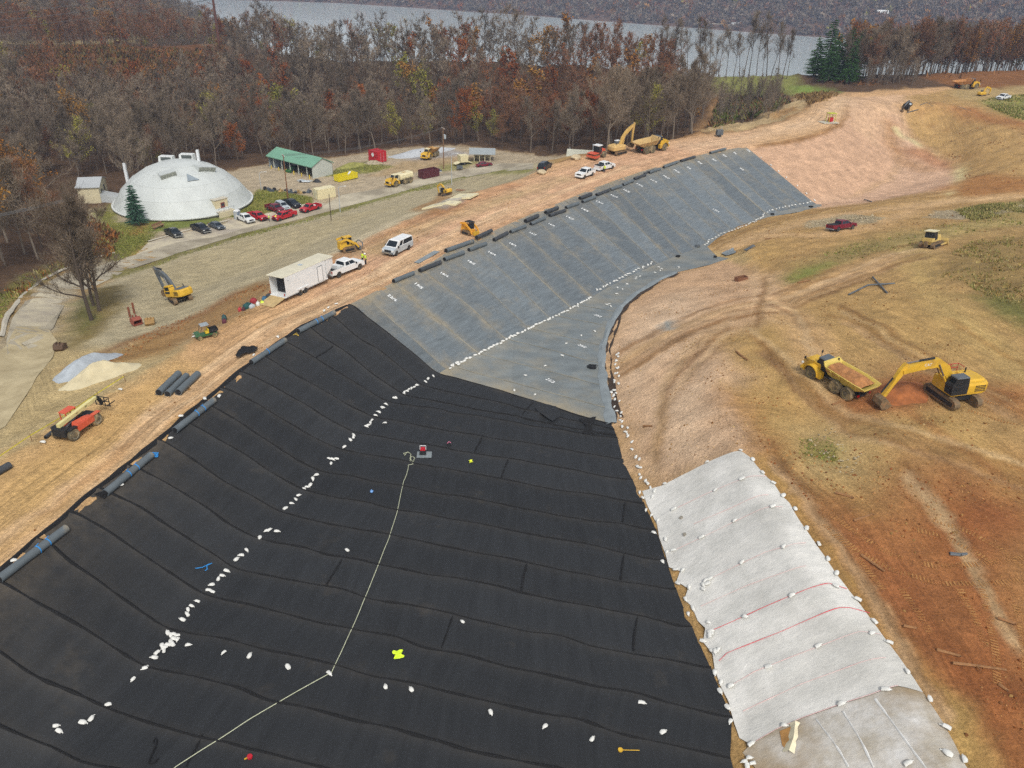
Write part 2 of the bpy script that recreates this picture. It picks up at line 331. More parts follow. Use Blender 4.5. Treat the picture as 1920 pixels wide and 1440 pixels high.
zone([(960, 340), (1000, 322), (940, 325), (880, 332), (820, 352), (880, 350)], 'b4a987', 2, .8)
stroke([(560, 520), (660, 470), (760, 425), (860, 385), (960, 345)], 'a87954', 2.4, 1.5, .8)
stroke([(700, 470), (800, 425), (950, 370), (1060, 335)], 'b9a878', 3.5, 2, .6)
# lawns
zone([(170, 400), (215, 380), (225, 415), (300, 430), (275, 455), (255, 475), (215, 492), (200, 480), (225, 440)], '7f7f3c', 1.5, 1., rough=.1)
zone([(225, 415), (430, 405), (410, 418), (300, 435), (262, 430)], '77823f', 1.2, 1.)
zone([(460, 380), (485, 356), (520, 358), (585, 370), (588, 382), (540, 385), (480, 403), (430, 408)], '8a8744', 1., 1.)
zone([(240, 440), (262, 415), (285, 418), (270, 440)], '9a7440', 1.5, .8)
zone([(630, 318), (690, 302), (740, 312), (700, 322), (640, 330), (610, 330)], '86863f', 1.5, .9)
zone([(820, 310), (880, 300), (905, 304), (860, 318), (820, 322)], '8a894a', 1.5, .8)
zone([(20, 570), (100, 515), (150, 478), (80, 500), (10, 545), (-20, 600), (-20, 650)], '7c7a40', 1.5, .9)
zone([(760, 302), (780, 288), (850, 282), (880, 290), (800, 305)], 'a5a4a3', 1.5, .9)
zone([(690, 330), (760, 300), (860, 292), (900, 296), (830, 312), (740, 330)], 'b19a72', 2, .8)
zone([(130, 180), (150, 110), (250, 86), (420, 82), (430, 120), (380, 175), (280, 190)], '6e4a2c', 8, .8)
zone([(160, 110), (240, 96), (300, 110), (280, 150), (200, 160)], '66602f', 8, .6)
stroke([(-40, 80), (100, 79), (250, 78), (390, 77)], 'b3a273', 9, 4, 1.)
# field and brush by the bend of the haul road
zone([(1235, 140), (1330, 140), (1500, 158), (1540, 172), (1500, 178), (1420, 178), (1300, 160)], '858a4c', 2.5, .9)
zone([(1480, 160), (1560, 168), (1580, 175), (1520, 182), (1490, 172)], '7c9444', 2, .9)
stroke([(1200, 118), (1300, 126), (1420, 136), (1560, 150), (1640, 158)], '8d6540', 4.5, 2, 1.)
zone([(1490, 178), (1530, 184), (1515, 205), (1470, 226), (1400, 242), (1330, 250), (1300, 244), (1420, 222), (1470, 200)], 'c2ab7f', 2, .9)
zone([(1440, 212), (1490, 196), (1500, 206), (1450, 222)], 'a98353', 2, .8)
stroke([(1298, 250), (1322, 232), (1338, 205), (1345, 190)], 'a98559', 3, 2, 1.)
# bare far cell
zone(crest_w[18:]+[at(1588, 190, -.5)]+toe_w[26:][::-1], 'caa788', 1.2, rough=.03, strk=.35, world=True)
zone([(1445, 380), (1600, 365), (1660, 340), (1682, 315), (1672, 282), (1655, 250), (1660, 210), (1690, 215), (1712, 260), (1780, 300), (1800, 330), (1785, 355), (1690, 368), (1560, 388)], 'd0ae90', 2.5, 1., rough=.05, strk=.5)
zone([(1588, 195), (1600, 182), (1700, 178), (1695, 215), (1660, 222), (1640, 270), (1600, 240)], 'd3b18e', 3, .9)
stroke([(1672, 232), (1672, 270), (1690, 300), (1735, 318)], 'ad855b', 4, 2, .9)
stroke([(1680, 240), (1720, 270), (1780, 300), (1802, 325), (1795, 350), (1780, 362)], 'd6cd98', 2.0, 1., 1.)
for o in (-1, 1): stroke([(1418+o, 274), (1470, 268+o), (1520, 257), (1565, 240), (1588, 218), (1588, 197)], '8f683c', 1.2, .8, 1.)
stroke([(1000, 322), (1050, 303), (1150, 275), (1300, 254), (1400, 242), (1470, 226), (1512, 205), (1522, 186), (1570, 174)], '8f6a3f', 1.6, 1., 1.)
stroke([(1300, 275), (1400, 258), (1480, 240), (1540, 222), (1565, 200), (1580, 185)], 'd8bb98', 7, 4, .9)
# right bank
zone(red_w[11:]+[hit(1420, 520), hit(1450, 600), hit(1370, 640), hit(1400, 720), hit(1420, 850), hit(1330, 870), hit(1215, 925)], 'cba984', 3, rough=.08, strk=.4, world=True)
for q in ([(1180, 600), (1290, 545), (1330, 600), (1240, 660), (1160, 680)], [(1210, 760), (1330, 690), (1370, 780), (1330, 860), (1240, 870)], [(1160, 690), (1240, 670), (1200, 740), (1150, 760)]):
    zone(q, 'dcc3a4', 6, .75)
zone([(1420, 850), (1390, 800), (1370, 740), (1450, 760), (1560, 840), (1640, 980), (1760, 1160), (1940, 1300), (2000, 1600), (1860, 1500), (1790, 1350), (1660, 1120), (1560, 960)], '9d6338', 4, .95, rough=.12, strk=.8)
zone([(1620, 980), (1700, 880), (1860, 890), (1960, 930), (2000, 1500), (1880, 1420), (1760, 1200)], '975f35', 7, .95, rough=.11, strk=.5)
zone([(1440, 850), (1500, 880), (1560, 970), (1640, 1080), (1740, 1230), (1700, 1230), (1600, 1090), (1500, 950)], '8d5230', 3, .75)
zone([(1600, 1000), (1700, 1040), (1760, 1120), (1700, 1140)], '8f5632', 5, .6)
zone([(1780, 1150), (1900, 1180), (1930, 1330), (1830, 1300)], '8f5632', 6, .6)
zone([(1830, 900), (1900, 860), (1960, 900), (1930, 1000), (1850, 990)], '8b5230', 5, .8)
stroke([(1425, 862), (1490, 950), (1560, 1045), (1620, 1130), (1690, 1225), (1750, 1315), (1825, 1440)], 'b08e52', 1.5, 1., .9)
zone([(1740, 1290), (1790, 1330), (1850, 1460), (1800, 1460)], 'b39a5c', 2, .8)
zone([(1380, 730), (1470, 720), (1530, 790), (1640, 830), (1620, 940), (1540, 920), (1440, 850), (1400, 800)], 'b5965c', 4, .9, rough=.16)
zone([(1480, 800), (1560, 790), (1620, 840), (1600, 900), (1520, 890)], 'b7a373', 4, .7)
zone([(1520, 835), (1565, 840), (1560, 862), (1520, 858)], '7c7c3c', 1.2, .8)
zone([(1560, 745), (1620, 720), (1700, 690), (1780, 700), (1730, 760), (1640, 780), (1590, 775)], '935a33', 3, .9)
zone([(1830, 720), (1920, 730), (1930, 790), (1850, 760)], '96592f', 3, .8)
zone([(1700, 790), (1780, 760), (1930, 880), (1960, 960), (1880, 920)], 'b99a5e', 3, .6)
stroke([(1690, 760), (1780, 830), (1900, 910)], '8f5a31', .9, .8, .8)
for q in ([(1330, 640), (1450, 590), (1540, 590), (1580, 640), (1530, 700), (1420, 690)], [(1600, 560), (1720, 540), (1850, 620), (1880, 700), (1760, 680), (1640, 640)]): zone(q, 'b8995f', 6, .6)
# weeds
zone([(1470, 528), (1490, 500), (1560, 470), (1660, 440), (1760, 425), (1920, 398), (1950, 420), (1800, 440), (1700, 462), (1600, 490), (1520, 512)], '8f8250', 4, .85, rough=.16, strk=.1)
zone([(1470, 528), (1500, 505), (1560, 495), (1520, 522)], '7f8d40', 2, .8)
zone([(1740, 520), (1760, 490), (1830, 450), (1940, 430), (1960, 600), (1860, 560), (1800, 525)], '8c784a', 4, .85, rough=.18, strk=.1)
zone([(1820, 555), (1870, 540), (1960, 590), (1960, 640), (1860, 590)], '6f713a', 3, .9)
zone([(1790, 395), (1920, 375), (1960, 395), (1820, 415)], '8c8450', 2, .9)
zone([(1830, 190), (1920, 178), (1990, 200), (1990, 240), (1900, 222)], '85864a', 3, .9)
zone([(1780, 170), (1920, 160), (1990, 165), (1990, 178), (1800, 190)], 'b09a6a', 2, .9)
zone([(1730, 150), (1800, 140), (1990, 120), (1990, 158), (1800, 168)], '8a5f38', 3, .9)
# haul roads of the right bank
for L_, wd, c_ in (([(1150, 690), (1260, 625), (1360, 585), (1450, 570), (1520, 540), (1600, 510), (1680, 480), (1730, 468)], 4.5, 'd0ad80'), ([(1440, 575), (1490, 590), (1520, 640), (1530, 690)], 4., 'cda97c'), ([(1415, 520), (1420, 560), (1440, 575)], 3, 'd0b08a'), ([(1450, 515), (1445, 550)], 2.4, 'd0b08a'),
                   ([(1340, 478), (1400, 450), (1480, 425), (1560, 405), (1660, 392), (1780, 378), (1950, 366)], 5, 'cfae80'), ([(1440, 440), (1540, 440), (1620, 428), (1700, 400), (1720, 388)], 4, 'ceac7d'), ([(1690, 470), (1740, 450), (1830, 425), (1950, 412)], 4, 'b6a368'), ([(1730, 470), (1715, 500), (1740, 540), (1800, 600), (1930, 700)], 4, 'b9a066'),
                   ([(1700, 200), (1780, 200), (1850, 220), (1940, 240)], 4, 'c39a63')):
    stroke(L_, c_, wd, 2, .9)
for L_ in ([(1150, 690), (1260, 620), (1360, 578), (1450, 562), (1520, 530), (1600, 505)], [(1170, 700), (1280, 635), (1370, 598), (1450, 585)], [(1460, 572), (1500, 590), (1522, 640)], [(1560, 590), (1700, 660), (1900, 760)], [(1780, 600), (1930, 690)]):
    stroke(L_, '9c7440', .8, .6, .8)
rr = random.Random(4)
for L_, n_ in (([(1150, 690), (1260, 625), (1360, 585), (1450, 570), (1520, 540), (1600, 510), (1680, 480), (1730, 468)], 10), ([(1440, 575), (1490, 590), (1520, 640), (1535, 700)], 6), ([(1340, 478), (1400, 450), (1480, 425), (1560, 405), (1660, 392), (1780, 378), (1950, 366)], 8), ([(1440, 850), (1540, 970), (1640, 1110), (1760, 1330)], 9), ([(1580, 590), (1700, 660), (1900, 770)], 8), ([(1420, 640), (1480, 700), (1600, 800), (1800, 860), (1950, 900)], 7), ([(1230, 870), (1250, 760), (1300, 680), (1380, 620)], 7), ([(1700, 880), (1800, 1000), (1900, 1200)], 8), ([(1420, 600), (1420, 540), (1440, 500)], 5), ([(1720, 210), (1780, 240), (1850, 300)], 5)):
    for _ in range(n_):
        o_ = rr.uniform(-26, 26); c_ = rr.choice(['7d5a34', 'd6b98f', '8a6238', 'cdb184', '6f4c2c']); stroke([(x+o_*.4+rr.uniform(-5, 5), y+o_+rr.uniform(-4, 4)) for x, y in L_], c_, rr.uniform(.35, .8), .45, rr.uniform(.35, .75))
for _ in range(26):
    o_ = rr.uniform(8, 72); k_ = rr.randrange(0, 10); seg_ = L_CREST[k_:k_+rr.randrange(5, 11)]; c_ = rr.choice(['96683c', 'dcbd96', 'a87b4a', 'e0c49c']); stroke([(q[0]-o_*.75*(1-i_*.03), q[1]-o_*.42*(1-i_*.03)) for i_, q in enumerate(seg_)], c_, rr.uniform(.4, .9), .5, rr.uniform(.3, .65))
zone([(1750, 355), (1830, 330), (1940, 335), (1950, 360), (1820, 368)], 'a2703f', 3, .8)
zone([(1680, 280), (1740, 275), (1800, 300), (1790, 320)], 'a87248', 3, .7)
zone([(1710, 215), (1900, 225), (1950, 330), (1850, 320), (1780, 290)], 'bb9a63', 5, .8, rough=.25)
zone([(1760, 195), (1830, 205), (1940, 235), (1940, 250), (1800, 220)], '9c6238', 3, .7)
for q, c_ in (([(1505, 428), (1520, 415), (1590, 402), (1660, 408), (1640, 418), (1560, 425)], 'a59a7c'), ([(1735, 408), (1760, 395), (1840, 390), (1920, 385), (1920, 398), (1800, 412)], '9f947a'), ([(1240, 608), (1252, 600), (1268, 604), (1262, 618), (1246, 620)], '9aa5a3'), ([(1310, 480), (1340, 470), (1390, 470), (1420, 485), (1390, 498)], 'b79f6d'), ([(1380, 470), (1450, 450), (1480, 470), (1440, 500)], 'b7975f')):
    zone(q, c_, 1.2, .9)
CREST_PX = [(q[0], q[1]) for q in L_CREST]
# streak coordinates along the nearest guide line
guides = [crest_w, hits([(1150, 690), (1260, 625), (1360, 585), (1450, 570), (1520, 540), (1600, 510), (1730, 468)]), hits([(1440, 860), (1560, 980), (1650, 1130), (1800, 1400)]), hits([(1560, 590), (1700, 660), (1900, 780)]), hits([(1780, 780), (1930, 900)]), hits([(1340, 478), (1480, 425), (1660, 392), (1950, 366)]), hits([(40, 690), (60, 780), (200, 720)]), roadn_w[5:]]
BD = np.full(XX.shape, 1e9); B2 = BD.copy(); SU = np.zeros(XX.shape); SV = np.zeros(XX.shape)
for k, g in enumerate(guides):
    D, V, S = seg_dist(XX, YY, g); b = D < BD
    B2 = np.where(b, BD, np.minimum(B2, D)); BD = np.where(b, D, BD); SU = np.where(b, D*S, SU); SV = np.where(b, V+300*k, SV)
lum = (CC @ np.array([.2126, .7152, .0722]))[..., None]; CC = (CC*.97+lum*.03)*.87*np.array([1.03, .99, .965])
STRK = STRK*np.clip((B2-BD)/5-.1, 0, 1)
# relief: roughness, little banks and the bed under the liners
liner_poly = [at(*q) for q in L_CREST[:19]]+[at(1545, 385, -11.3)]+tip_w[::-1][1:]+red_w[::-1][1:]+[(18.3, 20, -5), (18, -20, -5), (-60, -20, 0), (-41, 20, 0)]
D, _, _ = seg_dist(XX, YY, liner_poly, True); LIN = np.where(inside(XX, YY, liner_poly), D, -D)
white_poly = hits([(1210, 925), (1300, 880), (1390, 848), (1480, 945), (1547, 1046), (1603, 1123), (1672, 1216), (1728, 1299), (1850, 1500), (1410, 1470), (1385, 1400), (1330, 1260), (1270, 1080)])
D, _, _ = seg_dist(XX, YY, white_poly, True); WHT = np.where(inside(XX, YY, white_poly), D, -D)
n1 = fbm(XX*.5, YY*.5, 40, 5)-.5; n2 = fbm(SU*.9, SV*.08, 60, 4)-.5; n3 = fbm(XX*.06, YY*.06, 77, 3)-.5
keep = np.clip(1-(np.maximum(LIN, WHT)+.6)/1.2, 0, 1)
ZF = ZB+(n1*ROUGH*3.2+n2*STRK*.22+n3*.5*np.clip(BD/12-.6, 0, 1)+(fbm(XX*.16, YY*.16, 91, 4)-.5)*np.clip(ROUGH/.13-.75, 0, 1)*2.6*(XX > 5))*keep-.28*np.clip(np.maximum(LIN-.3, WHT-.3)/.6, 0, 1)
far = np.clip((YY-260)/150, 0, 1)*(ZB > -68); ZF += far*(fbm(XX*.02, YY*.02, 90)-.5)*6
me = bpy.data.meshes.new('ground'); ny, nx = XX.shape
idx = np.arange(nx*ny).reshape(ny, nx)
q = np.stack([idx[:-1, :-1], idx[:-1, 1:], idx[1:, 1:], idx[1:, :-1]], -1).reshape(-1, 4)
me.vertices.add(nx*ny); me.vertices.foreach_set('co', np.stack([XX, YY, ZF], -1).astype('f').ravel())
me.loops.add(q.size); me.loops.foreach_set('vertex_index', q.ravel().astype('i'))
me.polygons.add(len(q)); me.polygons.foreach_set('loop_start', np.arange(0, q.size, 4, dtype='i')); me.polygons.foreach_set('loop_total', np.full(len(q), 4, 'i'))
me.polygons.foreach_set('use_smooth', np.ones(len(q), bool)); me.update(); me.validate()
a = me.attributes.new('Col', 'FLOAT_COLOR', 'POINT'); a.data.foreach_set('color', np.concatenate([CC, np.ones(XX.shape+(1,))], -1).astype('f').ravel())
a = me.attributes.new('St', 'FLOAT_VECTOR', 'POINT'); a.data.foreach_set('vector', np.stack([SU, SV, STRK], -1).astype('f').ravel())
ground = bpy.data.objects.new('ground', me); COL.objects.link(ground); kind(ground)
def nd(t, ty, **kw):
    n = t.nodes.new(ty)
    for k, v in kw.items():
        if k[0] == 'i' and k[1:].isdigit(): n.inputs[int(k[1:])].default_value = v
        else:
            try: setattr(n, k, v)
            except Exception: n.inputs[k].default_value = v
    return n
def mathn(t, op, a, b=None):
    n = t.nodes.new('ShaderNodeMath'); n.operation = op
    for i, x in enumerate((a, b)):
        if x is None: continue
        if isinstance(x, (int, float)): n.inputs[i].default_value = x
        else: t.links.new(x, n.inputs[i])
    return n.outputs[0]
def noise(t, vec, scale, detail=5, rough=.6):
    n = t.nodes.new('ShaderNodeTexNoise'); n.inputs['Scale'].default_value = scale; n.inputs['Detail'].default_value = detail; n.inputs['Roughness'].default_value = rough
    t.links.new(vec, n.inputs['Vector']); return n.outputs['Fac']
def mulcol(t, col, fac):
    m = t.nodes.new('ShaderNodeVectorMath'); m.operation = 'SCALE'; t.links.new(col, m.inputs[0]); t.links.new(fac, m.inputs['Scale']); return m.outputs[0]
def rng_(t, x, a, b, c, d):
    m = t.nodes.new('ShaderNodeMapRange'); m.inputs[1].default_value = a; m.inputs[2].default_value = b; m.inputs[3].default_value = c; m.inputs[4].default_value = d
    t.links.new(x, m.inputs[0]); return m.outputs[0]
def mixc(t, f, a, b):
    m = t.nodes.new('ShaderNodeMix'); m.data_type = 'RGBA'
    for s_, x in ((0, f), (6, a), (7, b)):
        if isinstance(x, (tuple, float, int)): m.inputs[s_].default_value = (*x, 1) if isinstance(x, tuple) and len(x) == 3 else x
        else: t.links.new(x, m.inputs[s_])
    return m.outputs[2]
def newmat(name, rough=.9, spec=.2):
    m = bpy.data.materials.new(name); m.use_nodes = True; t = m.node_tree; b = t.nodes['Principled BSDF']
    b.inputs['Roughness'].default_value = rough; b.inputs['Specular IOR Level'].default_value = spec; return m, t, b
m, t, b = newmat('soil', .95, .15)
ac = nd(t, 'ShaderNodeAttribute', attribute_name='Col'); as_ = nd(t, 'ShaderNodeAttribute', attribute_name='St'); geo = nd(t, 'ShaderNodeNewGeometry')
sp = nd(t, 'ShaderNodeSeparateXYZ'); t.links.new(as_.outputs['Vector'], sp.inputs[0])
cb = nd(t, 'ShaderNodeCombineXYZ'); t.links.new(mathn(t, 'MULTIPLY', sp.outputs[0], 1.5), cb.inputs[0]); t.links.new(mathn(t, 'MULTIPLY', sp.outputs[1], .07), cb.inputs[1])
s0 = noise(t, cb.outputs[0], 1., 6, .65); cb2 = nd(t, 'ShaderNodeCombineXYZ'); t.links.new(mathn(t, 'MULTIPLY', sp.outputs[0], 4.2), cb2.inputs[0]); t.links.new(mathn(t, 'MULTIPLY', sp.outputs[1], .11), cb2.inputs[1]); s1 = mathn(t, 'ADD', mathn(t, 'MULTIPLY', s0, .55), mathn(t, 'MULTIPLY', noise(t, cb2.outputs[0], 1., 4, .6), .45))
P = geo.outputs['Position']; f1 = noise(t, P, .35, 8, .65); f2 = noise(t, P, 3.5, 6, .7)
sk = mathn(t, 'ADD', mathn(t, 'MULTIPLY', mathn(t, 'MULTIPLY', mathn(t, 'SUBTRACT', s1, .5), sp.outputs[2]), 2.5), 1.)
k1 = rng_(t, f1, .25, .75, .68, 1.28); k2 = rng_(t, f2, .25, .75, .62, 1.34)
kk = mathn(t, 'MULTIPLY', mathn(t, 'MULTIPLY', sk, k1), k2)
c = mulcol(t, ac.outputs['Color'], kk)
clod = rng_(t, noise(t, P, 9., 3, .5), .70, .77, 0., .22)
c = mixc(t, clod, c, lin('6d4a2c'))
t.links.new(c, b.inputs['Base Color'])
bp = nd(t, 'ShaderNodeBump'); bp.inputs['Strength'].default_value = .85; bp.inputs['Distance'].default_value = .3
t.links.new(mathn(t, 'ADD', mathn(t, 'MULTIPLY', f2, .6), mathn(t, 'ADD', f1, mathn(t, 'MULTIPLY', s1, mathn(t, 'MINIMUM', sp.outputs[2], 1.)))), bp.inputs['Height']); t.links.new(bp.outputs[0], b.inputs['Normal'])
me.materials.append(m)
# the lake, the far hills
m, t, b = newmat('lake_water', .12, .5); geo = nd(t, 'ShaderNodeNewGeometry')
mp = nd(t, 'ShaderNodeMapping'); mp.inputs['Scale'].default_value = (.02, .06, 1); t.links.new(geo.outputs['Position'], mp.inputs[0])
wn = noise(t, mp.outputs[0], 1., 6, .6)
t.links.new(mixc(t, wn, lin('b4c2c4'), lin('c6d0d0')), b.inputs['Base Color'])  # sky reflection is also put into the pale water colour
bp = nd(t, 'ShaderNodeBump'); bp.inputs['Strength'].default_value = .04; bp.inputs['Distance'].default_value = .4
t.links.new(noise(t, geo.outputs['Position'], .35, 4), bp.inputs['Height']); t.links.new(bp.outputs[0], b.inputs['Normal'])
WZ = -70.
kind(MB().quad((-1900, 380, WZ), (1900, 380, WZ), (1900, 1890, WZ), (-1900, 1890, WZ)).build('water', m))
SHORE = [at(q[0], q[1], WZ) for q in ((-300, -24), (100, -13), (410, -1), (640, 6), (1000, 30), (1400, 60), (1560, 71), (1800, 92), (2100, 112), (2500, 140))]
SHORE = [np.array([-1850, 1890, WZ])]+SHORE
hx, hy = np.meshgrid(np.linspace(-1850, 1850, 240), np.linspace(600, 1890, 150))
shx = np.array([p[0] for p in SHORE]); shy = np.array([p[1] for p in SHORE]); hord = np.argsort(shx)
HSH = lambda x: np.interp(x, shx[hord], shy[hord])+14*(fbm(np.asarray(x)*.01, np.asarray(x)*0+3, 5)-.5)
def hill_z(x, y):
    d = np.asarray(y)-HSH(x); h = np.clip(d, -40, 1e9)
    return WZ+np.where(d < 0, h*.4, 3*np.clip(d/8, 0, 1)+np.clip(d-8, 0, 1e9)**.93*(.40+.25*fbm(np.asarray(x)*.003, np.asarray(y)*.003, 31)))
m, t, b = newmat('hill_soil', .95, .1); geo = nd(t, 'ShaderNodeNewGeometry')
t.links.new(mixc(t, noise(t, geo.outputs['Position'], .03, 6), lin('4e4038'), lin('6a5344')), b.inputs['Base Color'])
kind(MB().grid(np.stack([hx, hy, hill_z(hx, hy)], -1)).build('hills', m, smooth=True))
# ------------------------------------------------------------------ liners
def on_line(L, xs):
    a = np.array([q[0] for q in L], float); o = np.argsort(a)
    return [(x, float(np.interp(x, a[o], np.array([q[1] for q in L])[o])), float(np.interp(x, a[o], np.array([q[2] for q in L])[o]))) for x in xs]
def setvec(o, name, A):
    a = o.data.attributes.new(name, 'FLOAT_VECTOR', 'POINT'); a.data.foreach_set('vector', np.asarray(A, 'f').ravel())
def cloth(name, base, dust, dustcol, wr, rough, light=None, bump=.35):
    """sheet material on the attribute Uv = (across, along, seed): fine cross wrinkles in bump with their shading painted in, dust along seams and in patches"""
    m, t, b = newmat(name, rough, .35)
    a = nd(t, 'ShaderNodeAttribute', attribute_name='Uv'); sp = nd(t, 'ShaderNodeSeparateXYZ'); t.links.new(a.outputs['Vector'], sp.inputs[0])
    geo = nd(t, 'ShaderNodeNewGeometry'); P = geo.outputs['Position']
    cb = nd(t, 'ShaderNodeCombineXYZ'); t.links.new(mathn(t, 'MULTIPLY', sp.outputs[0], wr[0]), cb.inputs[0]); t.links.new(mathn(t, 'MULTIPLY', sp.outputs[1], wr[1]), cb.inputs[1]); t.links.new(sp.outputs[2], cb.inputs[2])
    wn_ = noise(t, cb.outputs[0], 1., 5, .6); fn = noise(t, P, 6., 5, .7); pn = noise(t, P, .22, 7, .68)
    col = mulcol(t, nd(t, 'ShaderNodeRGB').outputs[0], mathn(t, 'MULTIPLY', rng_(t, wn_, .3, .7, .78, 1.2), rng_(t, fn, .3, .7, .9, 1.1)))  # wrinkle light and shade multiplied into the base colour
    t.nodes[-1]; [setattr(n.outputs[0], 'default_value', (*lin(base), 1)) for n in t.nodes if n.type == 'RGB']
    wz = nd(t, 'ShaderNodeTexWhiteNoise', noise_dimensions='1D'); t.links.new(sp.outputs[2], wz.inputs['W']); col = mulcol(t, col, rng_(t, wz.outputs['Value'], 0, 1, .84, 1.18))
    d1 = rng_(t, pn, dust[0], dust[1], 0, dust[2])
    da = nd(t, 'ShaderNodeAttribute', attribute_name='Dust')
    d2 = mathn(t, 'MULTIPLY', da.outputs['Fac'], rng_(t, noise(t, P, .9, 6, .7), .3, .65, .15, 1.))
    t.links.new(mixc(t, mathn(t, 'MINIMUM', mathn(t, 'ADD', d1, d2), .85), col, lin(dustcol)), b.inputs['Base Color'])
    bp = nd(t, 'ShaderNodeBump'); bp.inputs['Strength'].default_value = bump; bp.inputs['Distance'].default_value = .12
    t.links.new(mathn(t, 'ADD', wn_, mathn(t, 'MULTIPLY', fn, .25)), bp.inputs['Height']); t.links.new(bp.outputs[0], b.inputs['Normal'])
    return m
M_BLACK = cloth('black_textile', '242628', (.6, .82, .22), '6e6250', (.18, 1.5), .68, bump=.5)
M_GREY = cloth('grey_membrane', '646c70', (.52, .8, .5), '9a8c70', (.35, 2.2), .42, bump=1.)
M_GREYF = cloth('grey_floor_membrane', '6d7475', (.45, .78, .6), '9d9074', (.3, .5), .45, bump=.25)
M_SEAM = mat('black_seam', '060607', .9, .2, 2.)
M_GSEAM = mat('grey_seam', '878272', .8, .35, .6)
def setf(o, name, A):
    a = o.data.attributes.new(name, 'FLOAT', 'POINT'); a.data.foreach_set('value', np.asarray(A, 'f').ravel())
def path(pts, ns, wig=.16, seed=0):
    out = []
    for k, (a, b) in enumerate(zip(pts, pts[1:])):
        a = np.array(a[:2]); b = np.array(b[:2]); n = ns[k]; d = b-a; l = np.hypot(*d); nn = np.array([-d[1], d[0]])/l
        for i in range(n if k < len(pts)-2 else n+1):
            s_ = i/n; ww = wig*math.sin(math.pi*s_)**.5 if len(pts) == 2 else wig
            q = a+d*s_; out.append(q+nn*ww*2*(vn(q[0]*.35+seed*7.3, q[1]*.35, seed)-.5))
    return np.array(out)
def panel(name, S0, S1, m, par, mu=6, off=.03, lap=.05, seed=0, crestdust=0., seamdust=.3):
    u = np.linspace(0, 1, mu)[None, :, None]; P = S0[:, None]*(1-u)+S1[:, None]*u
    wd = np.linalg.norm(S1-S0, axis=1)[:, None]*u[..., 0]; ln = np.concatenate([[0], np.cumsum(np.linalg.norm(np.diff((S0+S1)/2, axis=0), axis=1))])
    Z = gz(P[..., 0], P[..., 1])+off+lap*np.clip(1-u[..., 0]*6, 0, 1)+.05*(fbm(P[..., 0]*.5, P[..., 1]*.5, seed)-.5)
    o = MB().grid(np.concatenate([P, Z[..., None]], -1)).build(name, m, par, smooth=True)
    setvec(o, 'Uv', np.stack([wd, np.broadcast_to(ln[:, None], wd.shape), np.full(wd.shape, seed*3.7)], -1))
    du = seamdust*np.exp(-np.minimum(u[..., 0], 1-u[..., 0])*12)+crestdust*np.exp(-ln[:, None]/2.2)
    setf(o, 'Dust', np.broadcast_to(du, wd.shape)); return o
def ridge(name, S, m, par, wd=.14, h=.05, off=.06, seed=0, gap=0.):
    """flat strip with a raised middle lying on the sheet"""
    S = np.asarray(S)[:, :2]; d = np.gradient(S, axis=0); n = np.stack([-d[:, 1], d[:, 0]], -1); n /= np.linalg.norm(n, axis=1)[:, None]+1e-9
    ww = wd*(.55+.9*vn(np.arange(len(S))*.45, np.full(len(S), seed*1.7), seed))[:, None]
    P = np.stack([S-n*ww, S, S+n*ww], 1); Z = gz(P[..., 0], P[..., 1])+off; Z[:, 1] += h
    return MB().grid(np.concatenate([P, Z[..., None]], -1)).build(name, m, par, smooth=True)
def fill(poly, step, off=.03, wob=None):
    """triangles inside a world polygon, draped on the ground"""
    A = [np.array(p[:2], float) for p in poly]; B = []
    for a, b in zip(A, A[1:]+A[:1]):
        n = max(1, int(np.hypot(*(b-a))/step)); B += [a+(b-a)*i/n for i in range(n)]
    B = np.array(B); nb = len(B); x0, y0 = B.min(0); x1, y1 = B.max(0)
    X, Y = np.meshgrid(np.arange(x0, x1, step), np.arange(y0, y1, step)); D, _, _ = seg_dist(X, Y, B, True)
    k = inside(X, Y, B) & (D > step*.4); I = np.stack([X[k], Y[k]], -1)
    V = [Vector(p) for p in np.vstack([B, I]).tolist()]
    v, e, f, _, _, _ = delaunay_2d_cdt(V, [], [list(range(nb))], 1, 1e-5)
    v = np.array([tuple(p) for p in v]); z = gz(v[:, 0], v[:, 1])+off
    if wob is not None: z = z+wob(v[:, 0], v[:, 1])
    mb = MB(); mb.v = np.column_stack([v, z]).tolist()
    for q in f:
        a, b, c = v[q[0]], v[q[1]], v[q[2]]
        mb.f.append(tuple(q) if (b[0]-a[0])*(c[1]-a[1])-(b[1]-a[1])*(c[0]-a[0]) > 0 else tuple(reversed(q)))
    return mb
# black textile: seams from crest over the toe to the right edge
BC = [at(*q) for q in ((662, 575, 0), (622, 594, 0), (582, 613, 0), (535, 644, 0), (498, 672, 0), (463, 700, 0), (428, 730, 0), (390, 761, 0), (353, 790, 0), (307, 832, 0), (253, 877, 0), (200, 920, 0), (143, 967, 0), (80, 1021, 0), (0, 1097, 0))]
BC = [np.array(p)+np.array([-.75, .35, 0]) for p in BC]
for k in range(4): BC.append(BC[-1]+np.array([-.85, -4.1, 0]))
tl = {q[0]: q for q in L_TOE}
BT = [at(*tl[k]) for k in (823, 790, 757, 723, 697, 667, 630, 603, 567, 523, 480, 433, 387, 318, 267, 191, 93)]
for k in range(2): BT.append(BT[-1]+np.array([-1., -4.3, 0]))
rl = {q[0]: q for q in L_RED[::-1]}
BR = [at(*rl[k]) for k in (1147, )]+[at(1151, 808, -6.5), at(1155, 818, -6.45)]+[at(*rl[k]) for k in (1157, 1168, 1185, 1207, 1230, 1248, 1267, 1297, 1332, 1372)]+[at(1369, 1421, -5.3)]
for k in range(5): BR.append(BR[-1]+np.array([.3, -4.2, 0]))
BS = [path((BC[k], BT[k], BR[k]), (30, 70), .26, k+1) for k in range(19)]
